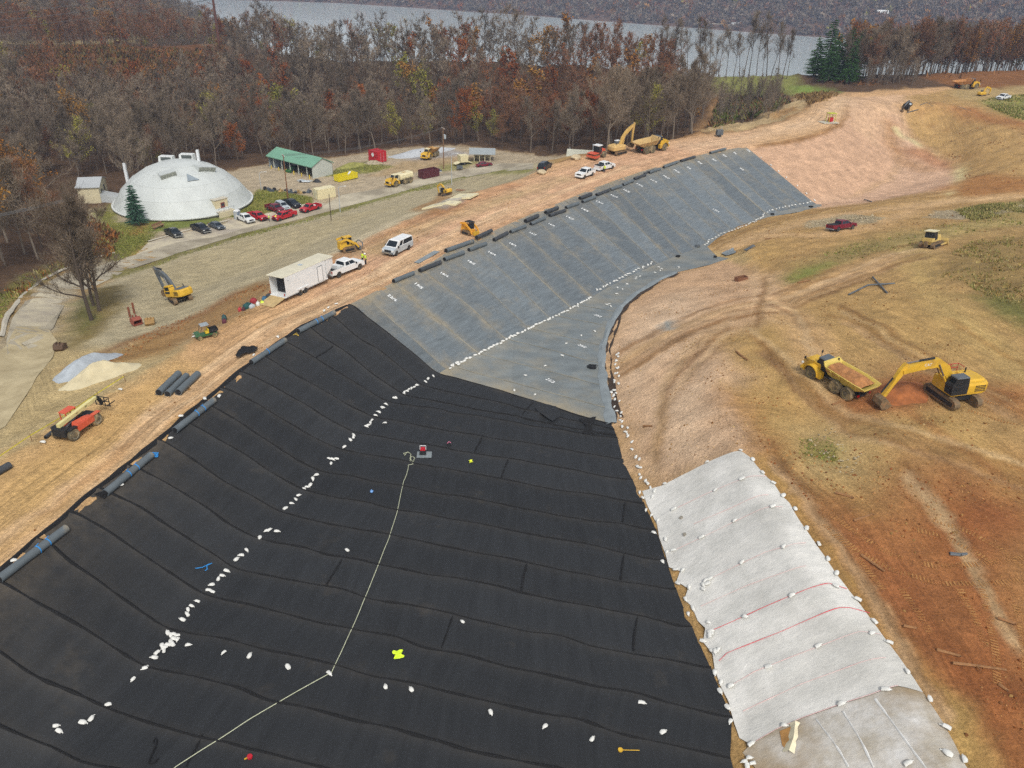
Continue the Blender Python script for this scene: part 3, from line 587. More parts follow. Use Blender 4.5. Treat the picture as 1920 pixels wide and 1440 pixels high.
blk = thing('black_textile_liner', 'black textile liner of long sewn panels covering the near basin floor and slope', 'liner', G(-5, 55))
def under(o):
    o.matrix_parent_inverse = o.parent.matrix_world.inverted(); return o
bpy.context.view_layer.update()
for k in range(18):
    under(panel('panel', BS[k], BS[k+1], M_BLACK, blk, 7, .03, .12, k, .5 if k > 8 else .12, .1))
    under(ridge('seam', BS[k], M_SEAM, blk, .125, .1, .105, k))
for a, b in (((905, 817), (890, 848)), ((953, 862), (939, 897)), ((645, 1043), (612, 1098)), ((988, 1057), (978, 1110)), ((1172, 942), (1167, 980)), ((1170, 1037), (1163, 1088)), ((1195, 1158), (1188, 1222)), ((850, 1155), (828, 1215)), ((625, 650), (590, 673)), ((1000, 755), (980, 777)), ((380, 1378), (350, 1440))):
    under(ridge('seam', path((hit(*a), hit(*b)), (12,), .12, a[0]), M_SEAM, blk, .08, .05, .08, a[0]))
under(ridge('crest_flap', path([np.array(p)+np.array([-.1, .05, 0]) for p in BC], (5,)*(len(BC)-1), .12, 7), M_SEAM, blk, .26, .1, .06, 4))
# grey membrane: slope panels, floor, tan dusty seams
gxs = (662, 690, 742, 792, 843, 885, 922, 962, 997, 1030, 1062, 1092, 1120, 1147, 1172, 1197, 1222, 1246, 1270, 1292, 1313, 1334, 1354, 1374, 1400)
gts = (823, 837, 897, 950, 990, 1030, 1070, 1110, 1142, 1178, 1208, 1232, 1255, 1278, 1302, 1325, 1347, 1370, 1393, 1416, 1438, 1460, 1483, 1506, 1530)
GC = [np.array(at(*q)) for q in on_line(L_CREST, gxs)]; GT = [np.array(at(*q)) for q in on_line(L_TOE, gts)]
for k in range(25):
    d = (GC[k]-GT[k])[:2]; GC[k][:2] += d/np.hypot(*d)*.7
GC[0] = BC[0]; GT[0] = BT[0]
gry = thing('grey_membrane_liner', 'grey plastic membrane liner with wrinkled panels on the far basin slope', 'liner', G(10, 125)); bpy.context.view_layer.update()
GS = [path((GC[k], GT[k]), (44,), .1, 50+k) for k in range(25)]
for k in range(24):
    u = np.linspace(0, 1, 8)
    o = under(panel('panel', GS[k], GS[k+1], M_GREY, gry, 8, .035, .03, 60+k, 1.1, .55 if k in (1, 2, 6, 12, 20) else .22))
    under(ridge('seam', GS[k][2:], M_GSEAM, gry, .045 if k not in (2, 6, 20) else .1, .02, .055, 70+k))
rt = [p for p in red_w if p[1] > BR[0][1]-.2]
gf_poly = [BR[0]]+[at(*q) for q in L_RED[12:]]+[at(*q) for q in L_TIP[1:]]+[at(1545, 384, -11.4)]+[at(*q) for q in on_line(L_TOE, gts[::-1])]
o = under(fill(gf_poly, .7, .04, lambda x, y: .05*(fbm(x*.6, y*.6, 4)-.5)).build('floor_sheet', M_GREYF, gry, smooth=True))
co = np.array([v.co[:] for v in o.data.vertices]); setvec(o, 'Uv', np.stack([co[:, 0], co[:, 1], co[:, 0]*0], -1)); D, _, _ = seg_dist(co[:, 0], co[:, 1], [BT[0], BR[0]])
D2, _, _ = seg_dist(co[:, 0], co[:, 1], GT); setf(o, 'Dust', .8*np.exp(-D/2.)+.25*np.exp(-D2/1.5))
for a, b in (((858, 690), (1140, 765)), ((897, 662), (1125, 722)), ((950, 634), (1127, 682)), ((990, 612), (1130, 648)), ((1040, 590), (1142, 612)), ((1085, 572), (1160, 585))):
    under(ridge('seam', path((hit(*a), hit(*b)), (24,), .2, a[0]), M_GSEAM, gry, .07, .02, .065, a[0]))
# upturned grey edge flap on the right bank and the dark gap beside it
ed = [at(*q) for q in L_RED[11:20]]
under(ridge('edge_flap', path(ed, (8,)*8, .1, 3), mat('grey_flap', '7f8789', .5, .15, .8), gry, .5, .22, .08, 5))
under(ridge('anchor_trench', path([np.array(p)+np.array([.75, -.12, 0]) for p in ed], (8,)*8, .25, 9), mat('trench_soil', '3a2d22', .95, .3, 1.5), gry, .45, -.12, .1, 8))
# ---- sheet over the right bank
def plastic(name, c0, c1, c2, dens):
    m, t, b = newmat(name, .42, .4); geo = nd(t, 'ShaderNodeNewGeometry'); P = geo.outputs['Position']
    n1_ = noise(t, P, .45, 7, .65); n2_ = noise(t, P, .12, 5, .6)
    c = mixc(t, rng_(t, n1_, .35, .65, 0, 1), lin(c0), lin(c1)); c = mixc(t, rng_(t, n2_, dens[0], dens[1], 0, .8), c, lin(c2))
    t.links.new(c, b.inputs['Base Color'])
    mp = nd(t, 'ShaderNodeMapping'); mp.inputs['Rotation'].default_value = (0, 0, .25); mp.inputs['Scale'].default_value = (.7, 1.5, 1); t.links.new(P, mp.inputs[0])
    w_ = noise(t, mp.outputs[0], 1.2, 7, .65); bp = nd(t, 'ShaderNodeBump'); bp.inputs['Strength'].default_value = .5; bp.inputs['Distance'].default_value = .2
    t.links.new(w_, bp.inputs['Height']); t.links.new(bp.outputs[0], b.inputs['Normal']); return m
R8 = [(1392, 1412), (1407, 1397), (1453, 1370), (1502, 1348), (1583, 1320), (1630, 1305), (1683, 1288), (1730, 1300)]
WL = [(1204, 922), (1214, 950), (1232, 985), (1236, 1010), (1248, 1042), (1254, 1065), (1275, 1072), (1268, 1092), (1290, 1105), (1283, 1125), (1298, 1140), (1308, 1165), (1322, 1180), (1318, 1205), (1336, 1228), (1340, 1258), (1352, 1290), (1366, 1318), (1374, 1350), (1386, 1385)]
WT = [(1730, 1300), (1710, 1269), (1672, 1216), (1638, 1171), (1603, 1123), (1573, 1085), (1547, 1046), (1522, 1011), (1498, 977), (1480, 945), (1465, 930), (1448, 905), (1435, 894), (1417, 873), (1405, 858), (1388, 847), (1340, 862), (1290, 887), (1240, 912)]
sheet = thing('white_cover_sheet', 'white plastic cover sheet with red seams on the right basin slope', 'cover sheet', hit(1450, 1080)); bpy.context.view_layer.update()
def wobw(x, y):
    s_ = x*.3+y*.95; return .1*(fbm(x*.25+3, s_*1.1, 11, 4)-.5)+.1*np.clip(fbm(x*.9, y*.9, 13)-.5, 0, 1)
wp = hits(WL)+hits(R8[1:])+hits(WT[1:])
under(fill(wp, .3, .09, wobw).build('sheet', plastic('white_plastic', 'dfddd6', 'c8c7c0', 'a8a69e', (.45, .72)), sheet, smooth=True))
cl_poly = hits(R8)+hits([(1748, 1326), (1770, 1359), (1788, 1393), (1807, 1432), (1850, 1500), (1890, 1560), (1480, 1560), (1415, 1440)])
clr = thing('clear_cover_sheet', 'thin clear plastic sheet over brown soil at the lower right corner', 'cover sheet', hit(1600, 1400)); bpy.context.view_layer.update()
under(fill(cl_poly, .35, .065, lambda x, y: .06*(fbm(x*.7, y*.7, 19)-.5)).build('sheet', plastic('clear_plastic', 'cfcdc8', 'a8a090', '8a7450', (.43, .62)), clr, smooth=True))
for a, b in (((1530, 1350), (1590, 1440)), ((1580, 1335), (1640, 1450)), ((1640, 1312), (1740, 1450))): under(ridge('crease', path((hit(*a), hit(*b)), (16,), .08, a[0]), mat('crease_white', 'd6d6d2', .5), clr, .05, .04, .09, a[0]))
under(fill(hits([(1461, 1373), (1488, 1362), (1484, 1388), (1476, 1410), (1466, 1400)]), .2, .12).build('tear', mat('soil_in_tear', '9a7240', .95, .3, 2.), clr)); under(ridge('torn_edge', path(hits([(1490, 1358), (1487, 1388), (1478, 1414)]), (8, 8), .1, 2), mat('cream_plastic', 'd8cfb0', .6), clr, .25, .25, .12, 3))
RED = mat('red_tape', 'cc4a55', .6, .15, 1.); PINK = mat('pink_seam', 'd6b3af', .6, .15, 1.)
ROWS = {1: [(1262, 958), (1320, 930), (1385, 903), (1437, 895)], 2: [(1262, 1035), (1320, 1008), (1392, 973), (1425, 958), (1467, 953)], 3: [(1330, 1088), (1377, 1065), (1433, 1038), (1473, 1027), (1510, 1020)], 4: [(1333, 1185), (1413, 1150), (1493, 1115), (1530, 1101), (1553, 1096), (1587, 1107)], 5: [(1347, 1242), (1362, 1227), (1470, 1184), (1573, 1142), (1593, 1142), (1630, 1152)], 6: [(1370, 1288), (1413, 1262), (1527, 1218), (1612, 1187), (1653, 1193)], 8: R8[1:7], 7: [(1392, 1337), (1500, 1285), (1610, 1245), (1660, 1237)], 9: [(1313, 1140), (1400, 1100), (1510, 1063)], 10: [(1300, 985), (1370, 955), (1440, 930)]}
for k, rw in ROWS.items():
    under(ridge('red_seam', path(hits(rw), (10,)*(len(rw)-1), .04, 90+k), RED if k in (4, 5) else PINK, sheet, .03 if k in (5, 4) else .022, .02, .16, 90+k))
# ---- sandbags: one bag of each of five shapes, then copies
M_BAG = mat('white_sandbag', 'd2d2cc', .8, .08, 6., dirt=('a8997a', .18))
def bagmesh(sd):
    r = random.Random(sd); mb = MB(); secs = []; L = .27
    for i, (x, wy, hz) in enumerate(((-L, .11, .05), (-L*.9, .16, .09), (-.05, .175, .12), (L*.7, .15, .1), (L*.98, .06, .06), (L*1.12, .03, .04), (L*1.35, .06, .03))):
        wy *= r.uniform(.85, 1.15); hz *= r.uniform(.85, 1.2); cy_ = r.uniform(-.03, .03)
        secs.append([(x, cy_+wy*math.cos(a), .0+max(0, hz*(1+math.sin(a)))*.75) for a in [2*math.pi*j/10 for j in range(10)]])
    return mb.loft(secs)
bagp = [bagmesh(k).build('sandbag', M_BAG, smooth=True) for k in range(5)]
bag_n = 0; rb = random.Random(5)
def bag(p, label, group, rz=None, sc=1.):
    global bag_n
    o = bagp[bag_n] if bag_n < 5 else rb.choice(bagp).copy()
    if bag_n >= 5: COL.objects.link(o)
    bag_n += 1; o.rotation_mode = 'QUATERNION'
    o.rotation_quaternion = Vector((0, 0, 1)).rotation_difference(gn(p[0], p[1])) @ Matrix.Rotation(rb.uniform(0, 6.28) if rz is None else rz, 3, 'Z').to_quaternion()
    s_ = .82*sc*rb.uniform(.85, 1.15); o.scale = (s_, s_, s_); o.location = (p[0], p[1], gz(p[0], p[1])+.06+p[2]); tag(o, label, 'sandbag', group)
def zpx(L, sc, ox, oy): return [(x/sc+ox, y/sc+oy) for x, y in L]
def dropbags(L, label, group, dz=0., sc=1.):
    for q in L: p = hit(*q); bag((p[0], p[1], dz), label, group, None, sc)
near = zpx([(1780, 575), (1760, 597), (1745, 632), (1727, 643), (1710, 655), (1680, 690), (1663, 713), (1640, 735), (1605, 763), (1515, 885), (1500, 890), (1558, 893), (1462, 930), (1388, 998), (1357, 1028), (1330, 1050), (1275, 1115), (1250, 1142), (1228, 1160), (1192, 1193), (1172, 1223), (1195, 1233), (1110, 1287), (1078, 1312), (1058, 1333), (1053, 1360), (1027, 1390), (1850, 483), (1870, 487), (1893, 485), (1862, 510)], 3, 0, 700)
mid = zpx([(937, 198), (908, 213), (893, 230), (845, 250), (830, 260), (815, 267), (800, 272), (790, 283), (775, 290), (770, 299), (718, 322), (727, 320), (670, 357), (655, 378), (650, 374), (630, 402), (612, 420), (592, 447), (583, 460), (572, 475), (560, 482), (490, 530), (487, 542), (470, 557), (437, 597)], 3, 500, 640)
heap = zpx([(1120, 530), (1140, 545), (1165, 540), (1185, 548), (1185, 572), (1160, 568), (1140, 590), (1152, 605), (1125, 610), (1100, 628), (1085, 618), (1095, 648)], 3.556, 0, 1040)
low = zpx([(1048, 658), (1030, 692), (970, 760), (888, 835), (720, 1007), (610, 1097), (553, 1123), (375, 1145), (395, 1180)], 3.556, 0, 1040)
dropbags(near, 'white sandbag in the broken toe line on the near black liner', 'sandbags along the toe of the black liner')
dropbags(mid, 'white sandbag in the toe line near the top end of the black liner', 'sandbags along the far toe of the black liner')
dropbags(heap, 'white sandbag in the heap at the toe of the black liner', 'sandbags heaped on the black liner', .05)
for q, l_ in zip(low, ('upper white sandbag just below the heap on the black liner', 'second white sandbag below the heap on the black liner', 'white sandbag two gaps below the heap on black liner', 'white sandbag with a clear neck lower left on black liner', 'lone white sandbag on a seam at lower left', 'right bag of the white pair at lower left', 'left bag of the white pair at lower left', 'upper of two touching bags nearest the left corner', 'lower of two touching bags nearest the left corner')):
    p = hit(*q); bag((p[0], p[1], 0), l_, None or 'sandbags on the lower left black liner')
for q, l_ in (((353, 1211), 'white sandbag alone right of the heap on black liner'), ((420, 1225), 'second white sandbag right of the heap on black liner'), ((468, 1231), 'third white sandbag right of the heap on black liner'), ((540, 1252), 'white sandbag left of the bend in the rope'), ((618, 1264), 'white sandbag holding down the bend of the rope'), ((867, 1167), 'white sandbag right of centre below a cross seam'), ((723, 1289), 'left one of two white sandbags below the yellow vest'), ((771, 1294), 'right one of two white sandbags below the yellow vest'), ((920, 1337), 'white sandbag left of the row of three at bottom centre'), ((1022, 1363), 'white sandbag at bottom centre with its neck to upper left'), ((1110, 1387), 'white sandbag above the yellow marker pole'), ((1203, 1319), 'white sandbag high in the lower right of black liner'), ((1243, 1374), 'white sandbag low near the right edge of black liner'), ((651, 1033), 'white sandbag on a seam left of the rope'), ((722, 794), 'white sandbag just right of the toe line near the small pump')):
    p = hit(*q); bag((p[0], p[1], 0), l_, 'sandbags scattered on the black liner')
def rowbags(L, step, label, group, jit=.12, sc=1., dz=0., skip=.0):
    A = [np.array(p[:2]) for p in L]; s_ = 0.
    for a, b in zip(A, A[1:]):
        l = np.hypot(*(b-a))
        while s_ < l:
            if rb.random() >= skip:
                q = a+(b-a)*s_/l+np.array([rb.gauss(0, jit), rb.gauss(0, jit)]); bag((q[0], q[1], dz), label, group, math.atan2(*(b-a)[::-1])+rb.gauss(0, .5), sc)
            s_ += step*rb.uniform(.75, 1.3)
        s_ -= l
off = lambda L, dx, dy: [np.array([p[0]+dx, p[1]+dy]) for p in L]
rowbags(hits([(850, 686), (905, 660), (960, 632), (1010, 608), (1060, 585), (1112, 556)]), .75, 'white sandbag in the close row along the grey liner toe', 'sandbags along the toe of the grey liner', .06, 1.15)
rowbags(hits([(850, 690), (858, 682)]), .3, 'white sandbag piled at the near end of the grey toe row', 'sandbags piled at the end of the grey toe row', .25, 1.1, .1)
rowbags(hits([(1120, 545), (1147, 530), (1180, 514), (1226, 492)]), .95, 'white sandbag in the sparse row along the grey liner toe', 'sandbags along the middle toe of the grey liner', .1, 1.1)
rowbags(hits([(1322, 460), (1328, 452), (1352, 440), (1395, 425), (1428, 408), (1432, 400), (1445, 395), (1485, 386), (1530, 377)]), 1.25, 'small white sandbag in the far curved row on the grey liner', 'sandbags in the far row of the grey liner', .1, 1.15)
rowbags(hits([(1526, 376), (1500, 352), (1470, 330), (1440, 306), (1408, 282)]), 3.2, 'small white sandbag on the slanting far edge of the grey liner', 'sandbags on the far edge of the grey liner', .08, 1.1)
for q, l_ in (((1175, 590), 'sandbag'), ): pass
dropbags([(1145, 575), (1137, 572), (1142, 571), (1156, 552), (1157, 540), (1167, 543), (1176, 534), (1175, 533), (1192, 524), (1193, 521), (1200, 519), (1228, 512), (1235, 502), (1238, 508), (1240, 505), (1272, 502), (1030, 600), (1083, 575), (1062, 645), (1090, 630), (1054, 668), (1022, 687), (985, 705), (1003, 741), (964, 733), (1115, 622)], 'white sandbag loose on the grey liner floor', 'sandbags loose on the grey liner floor')
rowbags(off([at(*q) for q in L_RED[7:13]], 1.0, .3), .75, 'white sandbag along the right edge beside the pale bank', 'sandbags along the right edge of the black liner', .16, .95, 0., .1)
rowbags(off(hits([(1130, 745), (1134, 700), (1132, 670)]), 1.6, 0), .7, 'white sandbag along the grey edge flap on the bank', 'sandbags along the grey edge flap', .3, 1.0)
for k in (1, 2, 3, 4, 6): rowbags(hits(ROWS[k]), 2.6, 'white sandbag on a red seam of the cover sheet', 'sandbags on the seams of the cover sheet', .05, 1.1, .1)
rowbags(hits(R8[1:7]), 2.6, 'white sandbag on the lower edge of the white cover sheet', 'sandbags on the lower edge of the white sheet', .05, 1.15, .1)
rowbags(hits([(1807, 1430), (1788, 1393), (1748, 1326), (1710, 1269), (1638, 1171), (1573, 1085), (1522, 1011), (1480, 945), (1435, 894), (1405, 858)]), 2.1, 'white sandbag along the upper right edge of the cover sheet', 'sandbags along the upper edge of the cover sheet', .08, 1.1, .1)
rowbags(hits(WT[15:]), 2.8, 'small white sandbag along the top end of the cover sheet', 'sandbags along the top end of the cover sheet', .06, .9, .1)
rowbags(hits(WL), 1.15, 'white sandbag on the crumpled lower edge of the cover sheet', 'sandbags on the lower edge of the cover sheet', .22, 1., .06)
dropbags([(1318, 1100), (1322, 1093), (1326, 1098), (1318, 1108), (1340, 1225), (1346, 1222), (1330, 1195), (1334, 1190), (1395, 1432), (1404, 1425), (1410, 1436), (1400, 1440)], 'white sandbag heaped where the cover sheet bunches up', 'sandbags heaped at the foot of the cover sheet', .15)
dropbags([(1775, 1415), (1702, 1433)], 'large white sandbag on the clear plastic sheet', 'sandbags on the clear plastic sheet', .05, 1.3)
# ------------------------------------------------------------------ machines and vehicles
DUST = lambda a: ('b09a72', a)
M_TYRE = mat('tyre_rubber', '2b2a28', .9, .2, 3., dirt=DUST(.25)); M_TYREM = mat('muddy_tyre', '57503f', .95, .25, 2.5, dirt=DUST(.5))
M_RIM = mat('steel_rim', '9a9a98', .4, .1, 4., .6); M_GLASS = mat('dark_glass', '1b242b', .12, .15, 1.); M_BLK = mat('black_plastic', '1c1d1f', .7, .2, 3.)
M_CHR = mat('chrome', 'b8bcc0', .25, .1, 4., .8); M_LAMP = mat('clear_lamp', 'd6d8d4', .2, .1, 5.); M_TAIL = mat('red_lamp', '9c1a1c', .3, .1, 5.)
M_YEL = mat('machine_yellow', 'cfa52e', .5, .12, 1.2, dirt=('9a7c4c', .38)); M_YELD = mat('dusty_yellow', 'c7ab63', .65, .12, 1., dirt=DUST(.35)); M_TRK = mat('track_steel', '6a5a43', .85, .25, 4., dirt=('8f6a45', .5))
M_CREAM = mat('cream_paint', 'd9cfa8', .5, .06, .8, dirt=DUST(.12)); M_SOILP = mat('loose_soil', 'a06e42', .95, .3, 2., bump=.8)
M_WHT = mat('white_paint', 'dcdedd', .35, .05, .8, dirt=DUST(.06)); M_REDP = mat('red_paint', 'b3202c', .35, .08, .8, dirt=DUST(.06)); M_DRED = mat('maroon_paint', '6e1b2c', .3, .1, .8)
M_BLKP = mat('black_paint', '22262b', .25, .12, .8, dirt=DUST(.05)); M_SILV = mat('silver_paint', 'aab3b8', .3, .06, .8); M_GREYP = mat('grey_paint', '4c545c', .3, .1, .8)
M_HYD = mat('hydraulic_rod', '77777a', .4, .1, 3., .5); M_DGREY = mat('boom_grey', '565c60', .55, .12, 1.2, dirt=DUST(.2)); M_ORNG = mat('machine_orange', 'c9553a', .5, .12, 1.2, dirt=DUST(.25)); M_BED = mat('bed_liner', '2d2f31', .8, .2, 2., dirt=DUST(.15))
def disc(mb, prof, x, y, z, n=18, sgn=1):
    """lathe around the y axis: prof = (radius, offset along y)"""
    secs = [[(x+r*math.cos(2*math.pi*i/n), y+o*sgn, z+r*math.sin(2*math.pi*i/n)) for i in range(n)] for r, o in prof]
    return mb.loft(secs)
def wheel(par, x, y, r, w, tm=None, rm=None, rr=.58):
    s_ = 1 if y >= 0 else -1
    o = disc(MB(), [(r*.72, -w/2), (r*.93, -w/2), (r, -w*.33), (r, w*.33), (r*.93, w/2), (r*.72, w/2)], x, y, r, 20).build('wheel', tm or M_TYRE, par, smooth=True)
    disc(MB(), [(r*.1, -w*.3), (r*rr, -w*.3), (r*rr*1.12, w*.52), (r*rr*.9, w*.47), (r*.3, w*.38), (r*.22, w*.46), (.01, w*.46)], x, y, r, 16, s_).build('rim', rm or M_RIM, o, smooth=True)
    return o
def arch(xc, r, zc, z0, n=8):
    a0 = math.asin(max(-1, min(1, (z0-zc)/r)))
    return [(xc-r*math.cos(t), zc+r*math.sin(t)) for t in np.linspace(a0, math.pi-a0, n)]
def fq(a, b, c, d, u0, u1, v0, v1, off=.012):
    """sub-rectangle of the face a,b,c,d (a-b lower edge, d-c upper), pushed out"""
    a, b, c, d = map(Vector, (a, b, c, d)); n = (b-a).cross(d-a).normalized()*off
    f = lambda u, v: tuple((a*(1-u)+b*u)*(1-v)+(d*(1-u)+c*u)*v+n)
    return [f(u0, v0), f(u1, v0), f(u1, v1), f(u0, v1)]
def house(par, x0, x1, z0, X0, X1, z1, wb, wt, m, splits, rear=True, hatch=None):
    """glasshouse: lower rectangle x0..x1 at z0, roof X0..X1 at z1; windows as parts"""
    A = [(x0, -wb, z0), (x1, -wb, z0), (x1, wb, z0), (x0, wb, z0)]; B = [(X0, -wt, z1), (X1, -wt, z1), (X1, wt, z1), (X0, wt, z1)]
    C = [(X0+.12, -wt+.1, z1+.06), (X1-.12, -wt+.1, z1+.06), (X1-.12, wt-.1, z1+.06), (X0+.12, wt-.1, z1+.06)]
    MB().loft([A, B, C]).build('roof', m, par, smooth=False)
    MB().quad(*fq(A[1], A[2], B[2], B[1], .06, .94, .1, .93)).build('windshield', M_GLASS, par)
    if rear: MB().quad(*fq(A[3], A[0], B[0], B[3], .08, .92, .2, .9)).build('rear_window', M_GLASS, par)
    for u0_, u1_ in splits:
        MB().quad(*fq(A[0], A[1], B[1], B[0], u0_, u1_, .14, .9)).build('side_window', M_GLASS, par)
        MB().quad(*fq(A[2], A[3], B[3], B[2], 1-u1_, 1-u0_, .14, .9)).build('side_window', M_GLASS, par)
def lamps(t, L, W, zf, zr, grille=True, rm=M_CHR):
    for s_ in (-1, 1):
        MB().box((L/2-.02, s_*(W/2-.22), zf), (.1, .34, .18)).build('headlight', M_LAMP, t)
        MB().box((-L/2+.0, s_*(W/2-.1), zr), (.1, .16, .32)).build('tail_light', M_TAIL, t)
    if grille: MB().box((L/2, 0, zf-.04), (.08, W-.9, .3)).build('grille', M_BLK, t)
    MB().box((L/2+.02, 0, .55), (.22, W-.1, .22), top=(.8, .95)).build('bumper', rm, t); MB().box((-L/2-.02, 0, .55), (.2, W-.1, .2), top=(.8, .95)).build('bumper', rm, t)
def pickup(label, p, rz, col, group=None, L=5.9, bed='open', bump=M_CHR, cab=2.35, name='pickup_truck', cat='pickup truck'):
    t = thing(name, label, cat, p, rz, group, gn(p[0], p[1], 2)); W = 2.0; xf = L/2-.95; xr = -L/2+1.25; xc = L/2-1.55-cab
    pr = [(xc, .5)]+[(xf-.52, .5)]+arch(xf, .5, .42, .5)+[(xf+.52, .5), (L/2, .5), (L/2, 1.02), (L/2-.12, 1.14), (L/2-1.25, 1.24), (xc, 1.24)]
    b = MB().prism(pr, -W/2, W/2)
    for s_ in (-1, 1):
        pb = [(-L/2, .62), (xr-.52, .55)]+arch(xr, .5, .42, .55)+[(xr+.52, .5), (xc-.03, .5), (xc-.03, 1.3), (-L/2, 1.3)]
        b.prism(pb, s_*W/2-.05 if s_ > 0 else -W/2, W/2 if s_ > 0 else -W/2+.05)
    b.box((-L/2+.03, 0, .95), (.06, W-.1, .7)).box((xc-.06, 0, .95), (.06, W-.12, .7))
    b.build('body', col, t)
    MB().box(((-L/2+xc)/2, 0, .78), (xc+L/2-.16, W-.12, .06)).build('bed_floor', M_BED, t)
    if bed == 'cover': MB().box(((-L/2+xc)/2, 0, 1.32), (xc+L/2-.1, W-.08, .05)).build('bed_cover', M_BLK, t)
    if bed == 'utility':
        for s_ in (-1, 1): MB().box(((-L/2+xc)/2, s_*.85, 1.22), (xc+L/2-.1, .36, .62)).build('tool_locker', col, t)
        MB().box((xc-.5, 0, 1.3), (.5, 1.3, .6)).build('tool_box', M_BLK, t)
    if bed == 'cargo':
        MB().box((xc-.45, .25, 1.1), (.6, 1., .62)).build('cargo_box', M_WHT, t)
    if bed == 'tank': MB().box(((-L/2+xc)/2, 0, 1.3), (1.5, 1.5, .5), top=(.9, .9)).build('cargo_box', M_CREAM, t)
    house(t, xc, L/2-1.35, 1.22, xc+.14, L/2-2.15, 1.86, .95, .78, col, ((.08, .42), (.46, .9)) if cab > 1.9 else ((.15, .85),))
    for x in (xf, xr):
        for s_ in (-1, 1): wheel(t, x, s_*.86, .41, .28)
    for s_ in (-1, 1): MB().box((L/2-1.75, s_*1.1, 1.3), (.14, .2, .2)).build('mirror', M_BLK, t)
    lamps(t, L, W, .98, 1.05, rm=bump); return t
def car(label, p, rz, col, group=None, suv=False, name='car', L=4.8):
    t = thing(name, label, 'car' if not suv else 'SUV', p, rz, group, gn(p[0], p[1], 2)); W = 1.86; xf = L/2-.95; xr = -L/2+1.0; z1 = 1.72 if suv else 1.42; zb = 1.05 if suv else .9
    pr = [(-L/2, .45), (xr-.45, .36)]+arch(xr, .43, .36, .36)+[(xf-.45, .34)]+arch(xf, .43, .36, .36)+[(L/2, .4), (L/2+.02, .7), (L/2-.2, zb-.12), (L/2-1.2, zb), (-L/2+(.1 if suv else .75), zb), (-L/2, zb-.06)]
    MB().prism(pr, -W/2, W/2).build('body', col, t)
    house(t, -L/2+(.08 if suv else .55), L/2-1.15, zb-.02, -L/2+(.4 if suv else 1.2), L/2-2.0, z1, .88, .68, col, ((.08, .34), (.38, .62), (.66, .9)) if suv else ((.14, .47), (.52, .88)))
    for x in (xf, xr):
        for s_ in (-1, 1): wheel(t, x, s_*.82, .35, .22)
    lamps(t, L, W, .72, .82, rm=col); return t
def van(label, p, rz):
    t = thing('passenger_van', label, 'van', p, rz, None, gn(p[0], p[1], 2)); L = 5.7; W = 2.02; xf = L/2-.9; xr = -L/2+1.25
    pr = [(-L/2, .5), (xr-.5, .45)]+arch(xr, .48, .38, .45)+[(xf-.5, .42)]+arch(xf, .48, .38, .42)+[(L/2, .45), (L/2, .95), (L/2-.1, 1.08), (L/2-.85, 1.25), (-L/2, 1.25)]
    MB().prism(pr, -W/2, W/2).build('body', M_SILV, t)
    house(t, -L/2, L/2-.8, 1.23, -L/2+.1, L/2-1.75, 2.05, .99, .84, M_WHT, ((.04, .62), (.67, .85)))
    for x in (xf, xr):
        for s_ in (-1, 1): wheel(t, x, s_*.88, .38, .26)
    for s_ in (-1, 1): MB().box((L/2-1.25, s_*1.14, 1.35), (.14, .2, .26)).build('mirror', M_BLK, t)
    lamps(t, L, W, .9, 1.0, rm=M_DGREY); return t
def beam(mb, pts, hs, w_):
    """box-section beam along (x,z) points with half heights hs and width w_"""
    P = [Vector((x, 0, z)) for x, z in pts]; secs = []
    for k, p in enumerate(P):
        d = (P[min(k+1, len(P)-1)]-P[max(k-1, 0)]).normalized(); n = Vector((-d.z, 0, d.x)); ww = (w_[k] if hasattr(w_, '__len__') else w_)/2
        secs.append([tuple(p-n*hs[k]+Vector((0, -ww, 0))), tuple(p-n*hs[k]+Vector((0, ww, 0))), tuple(p+n*hs[k]+Vector((0, ww, 0))), tuple(p+n*hs[k]+Vector((0, -ww, 0)))])
    return mb.loft(secs)
def track(par, y, L, h, w_, m=None, x0=0, rot=0.):
    r = h/2; pr = [(x0+L/2-r+r*math.cos(t), r+r*math.sin(t)) for t in np.linspace(-math.pi/2, math.pi/2, 7)]+[(x0-L/2+r+r*math.cos(t), r+r*math.sin(t)) for t in np.linspace(math.pi/2, 1.5*math.pi, 7)]
    M = Matrix.Rotation(rot, 4, 'Z'); mb = MB().prism(pr, y-w_/2, y+w_/2, M)
    for k in range(int(L/.2)):
        mb.box((x0-L/2+r+(L-2*r)*(k+.5)/int(L/.2), y, h+.015), (.09, w_, .05), M)
    o = mb.build('track', m or M_TRK, par)
    s_ = 1 if y > 0 else -1
    MB().prism([(x0-L/2+r, r*.5), (x0+L/2-r, r*.5), (x0+L/2-r*.8, r*1.4), (x0-L/2+r*.8, r*1.4)], y+s_*w_/2-.02, y+s_*w_/2+.03, M).build('track_frame', M_BLK, o); return o
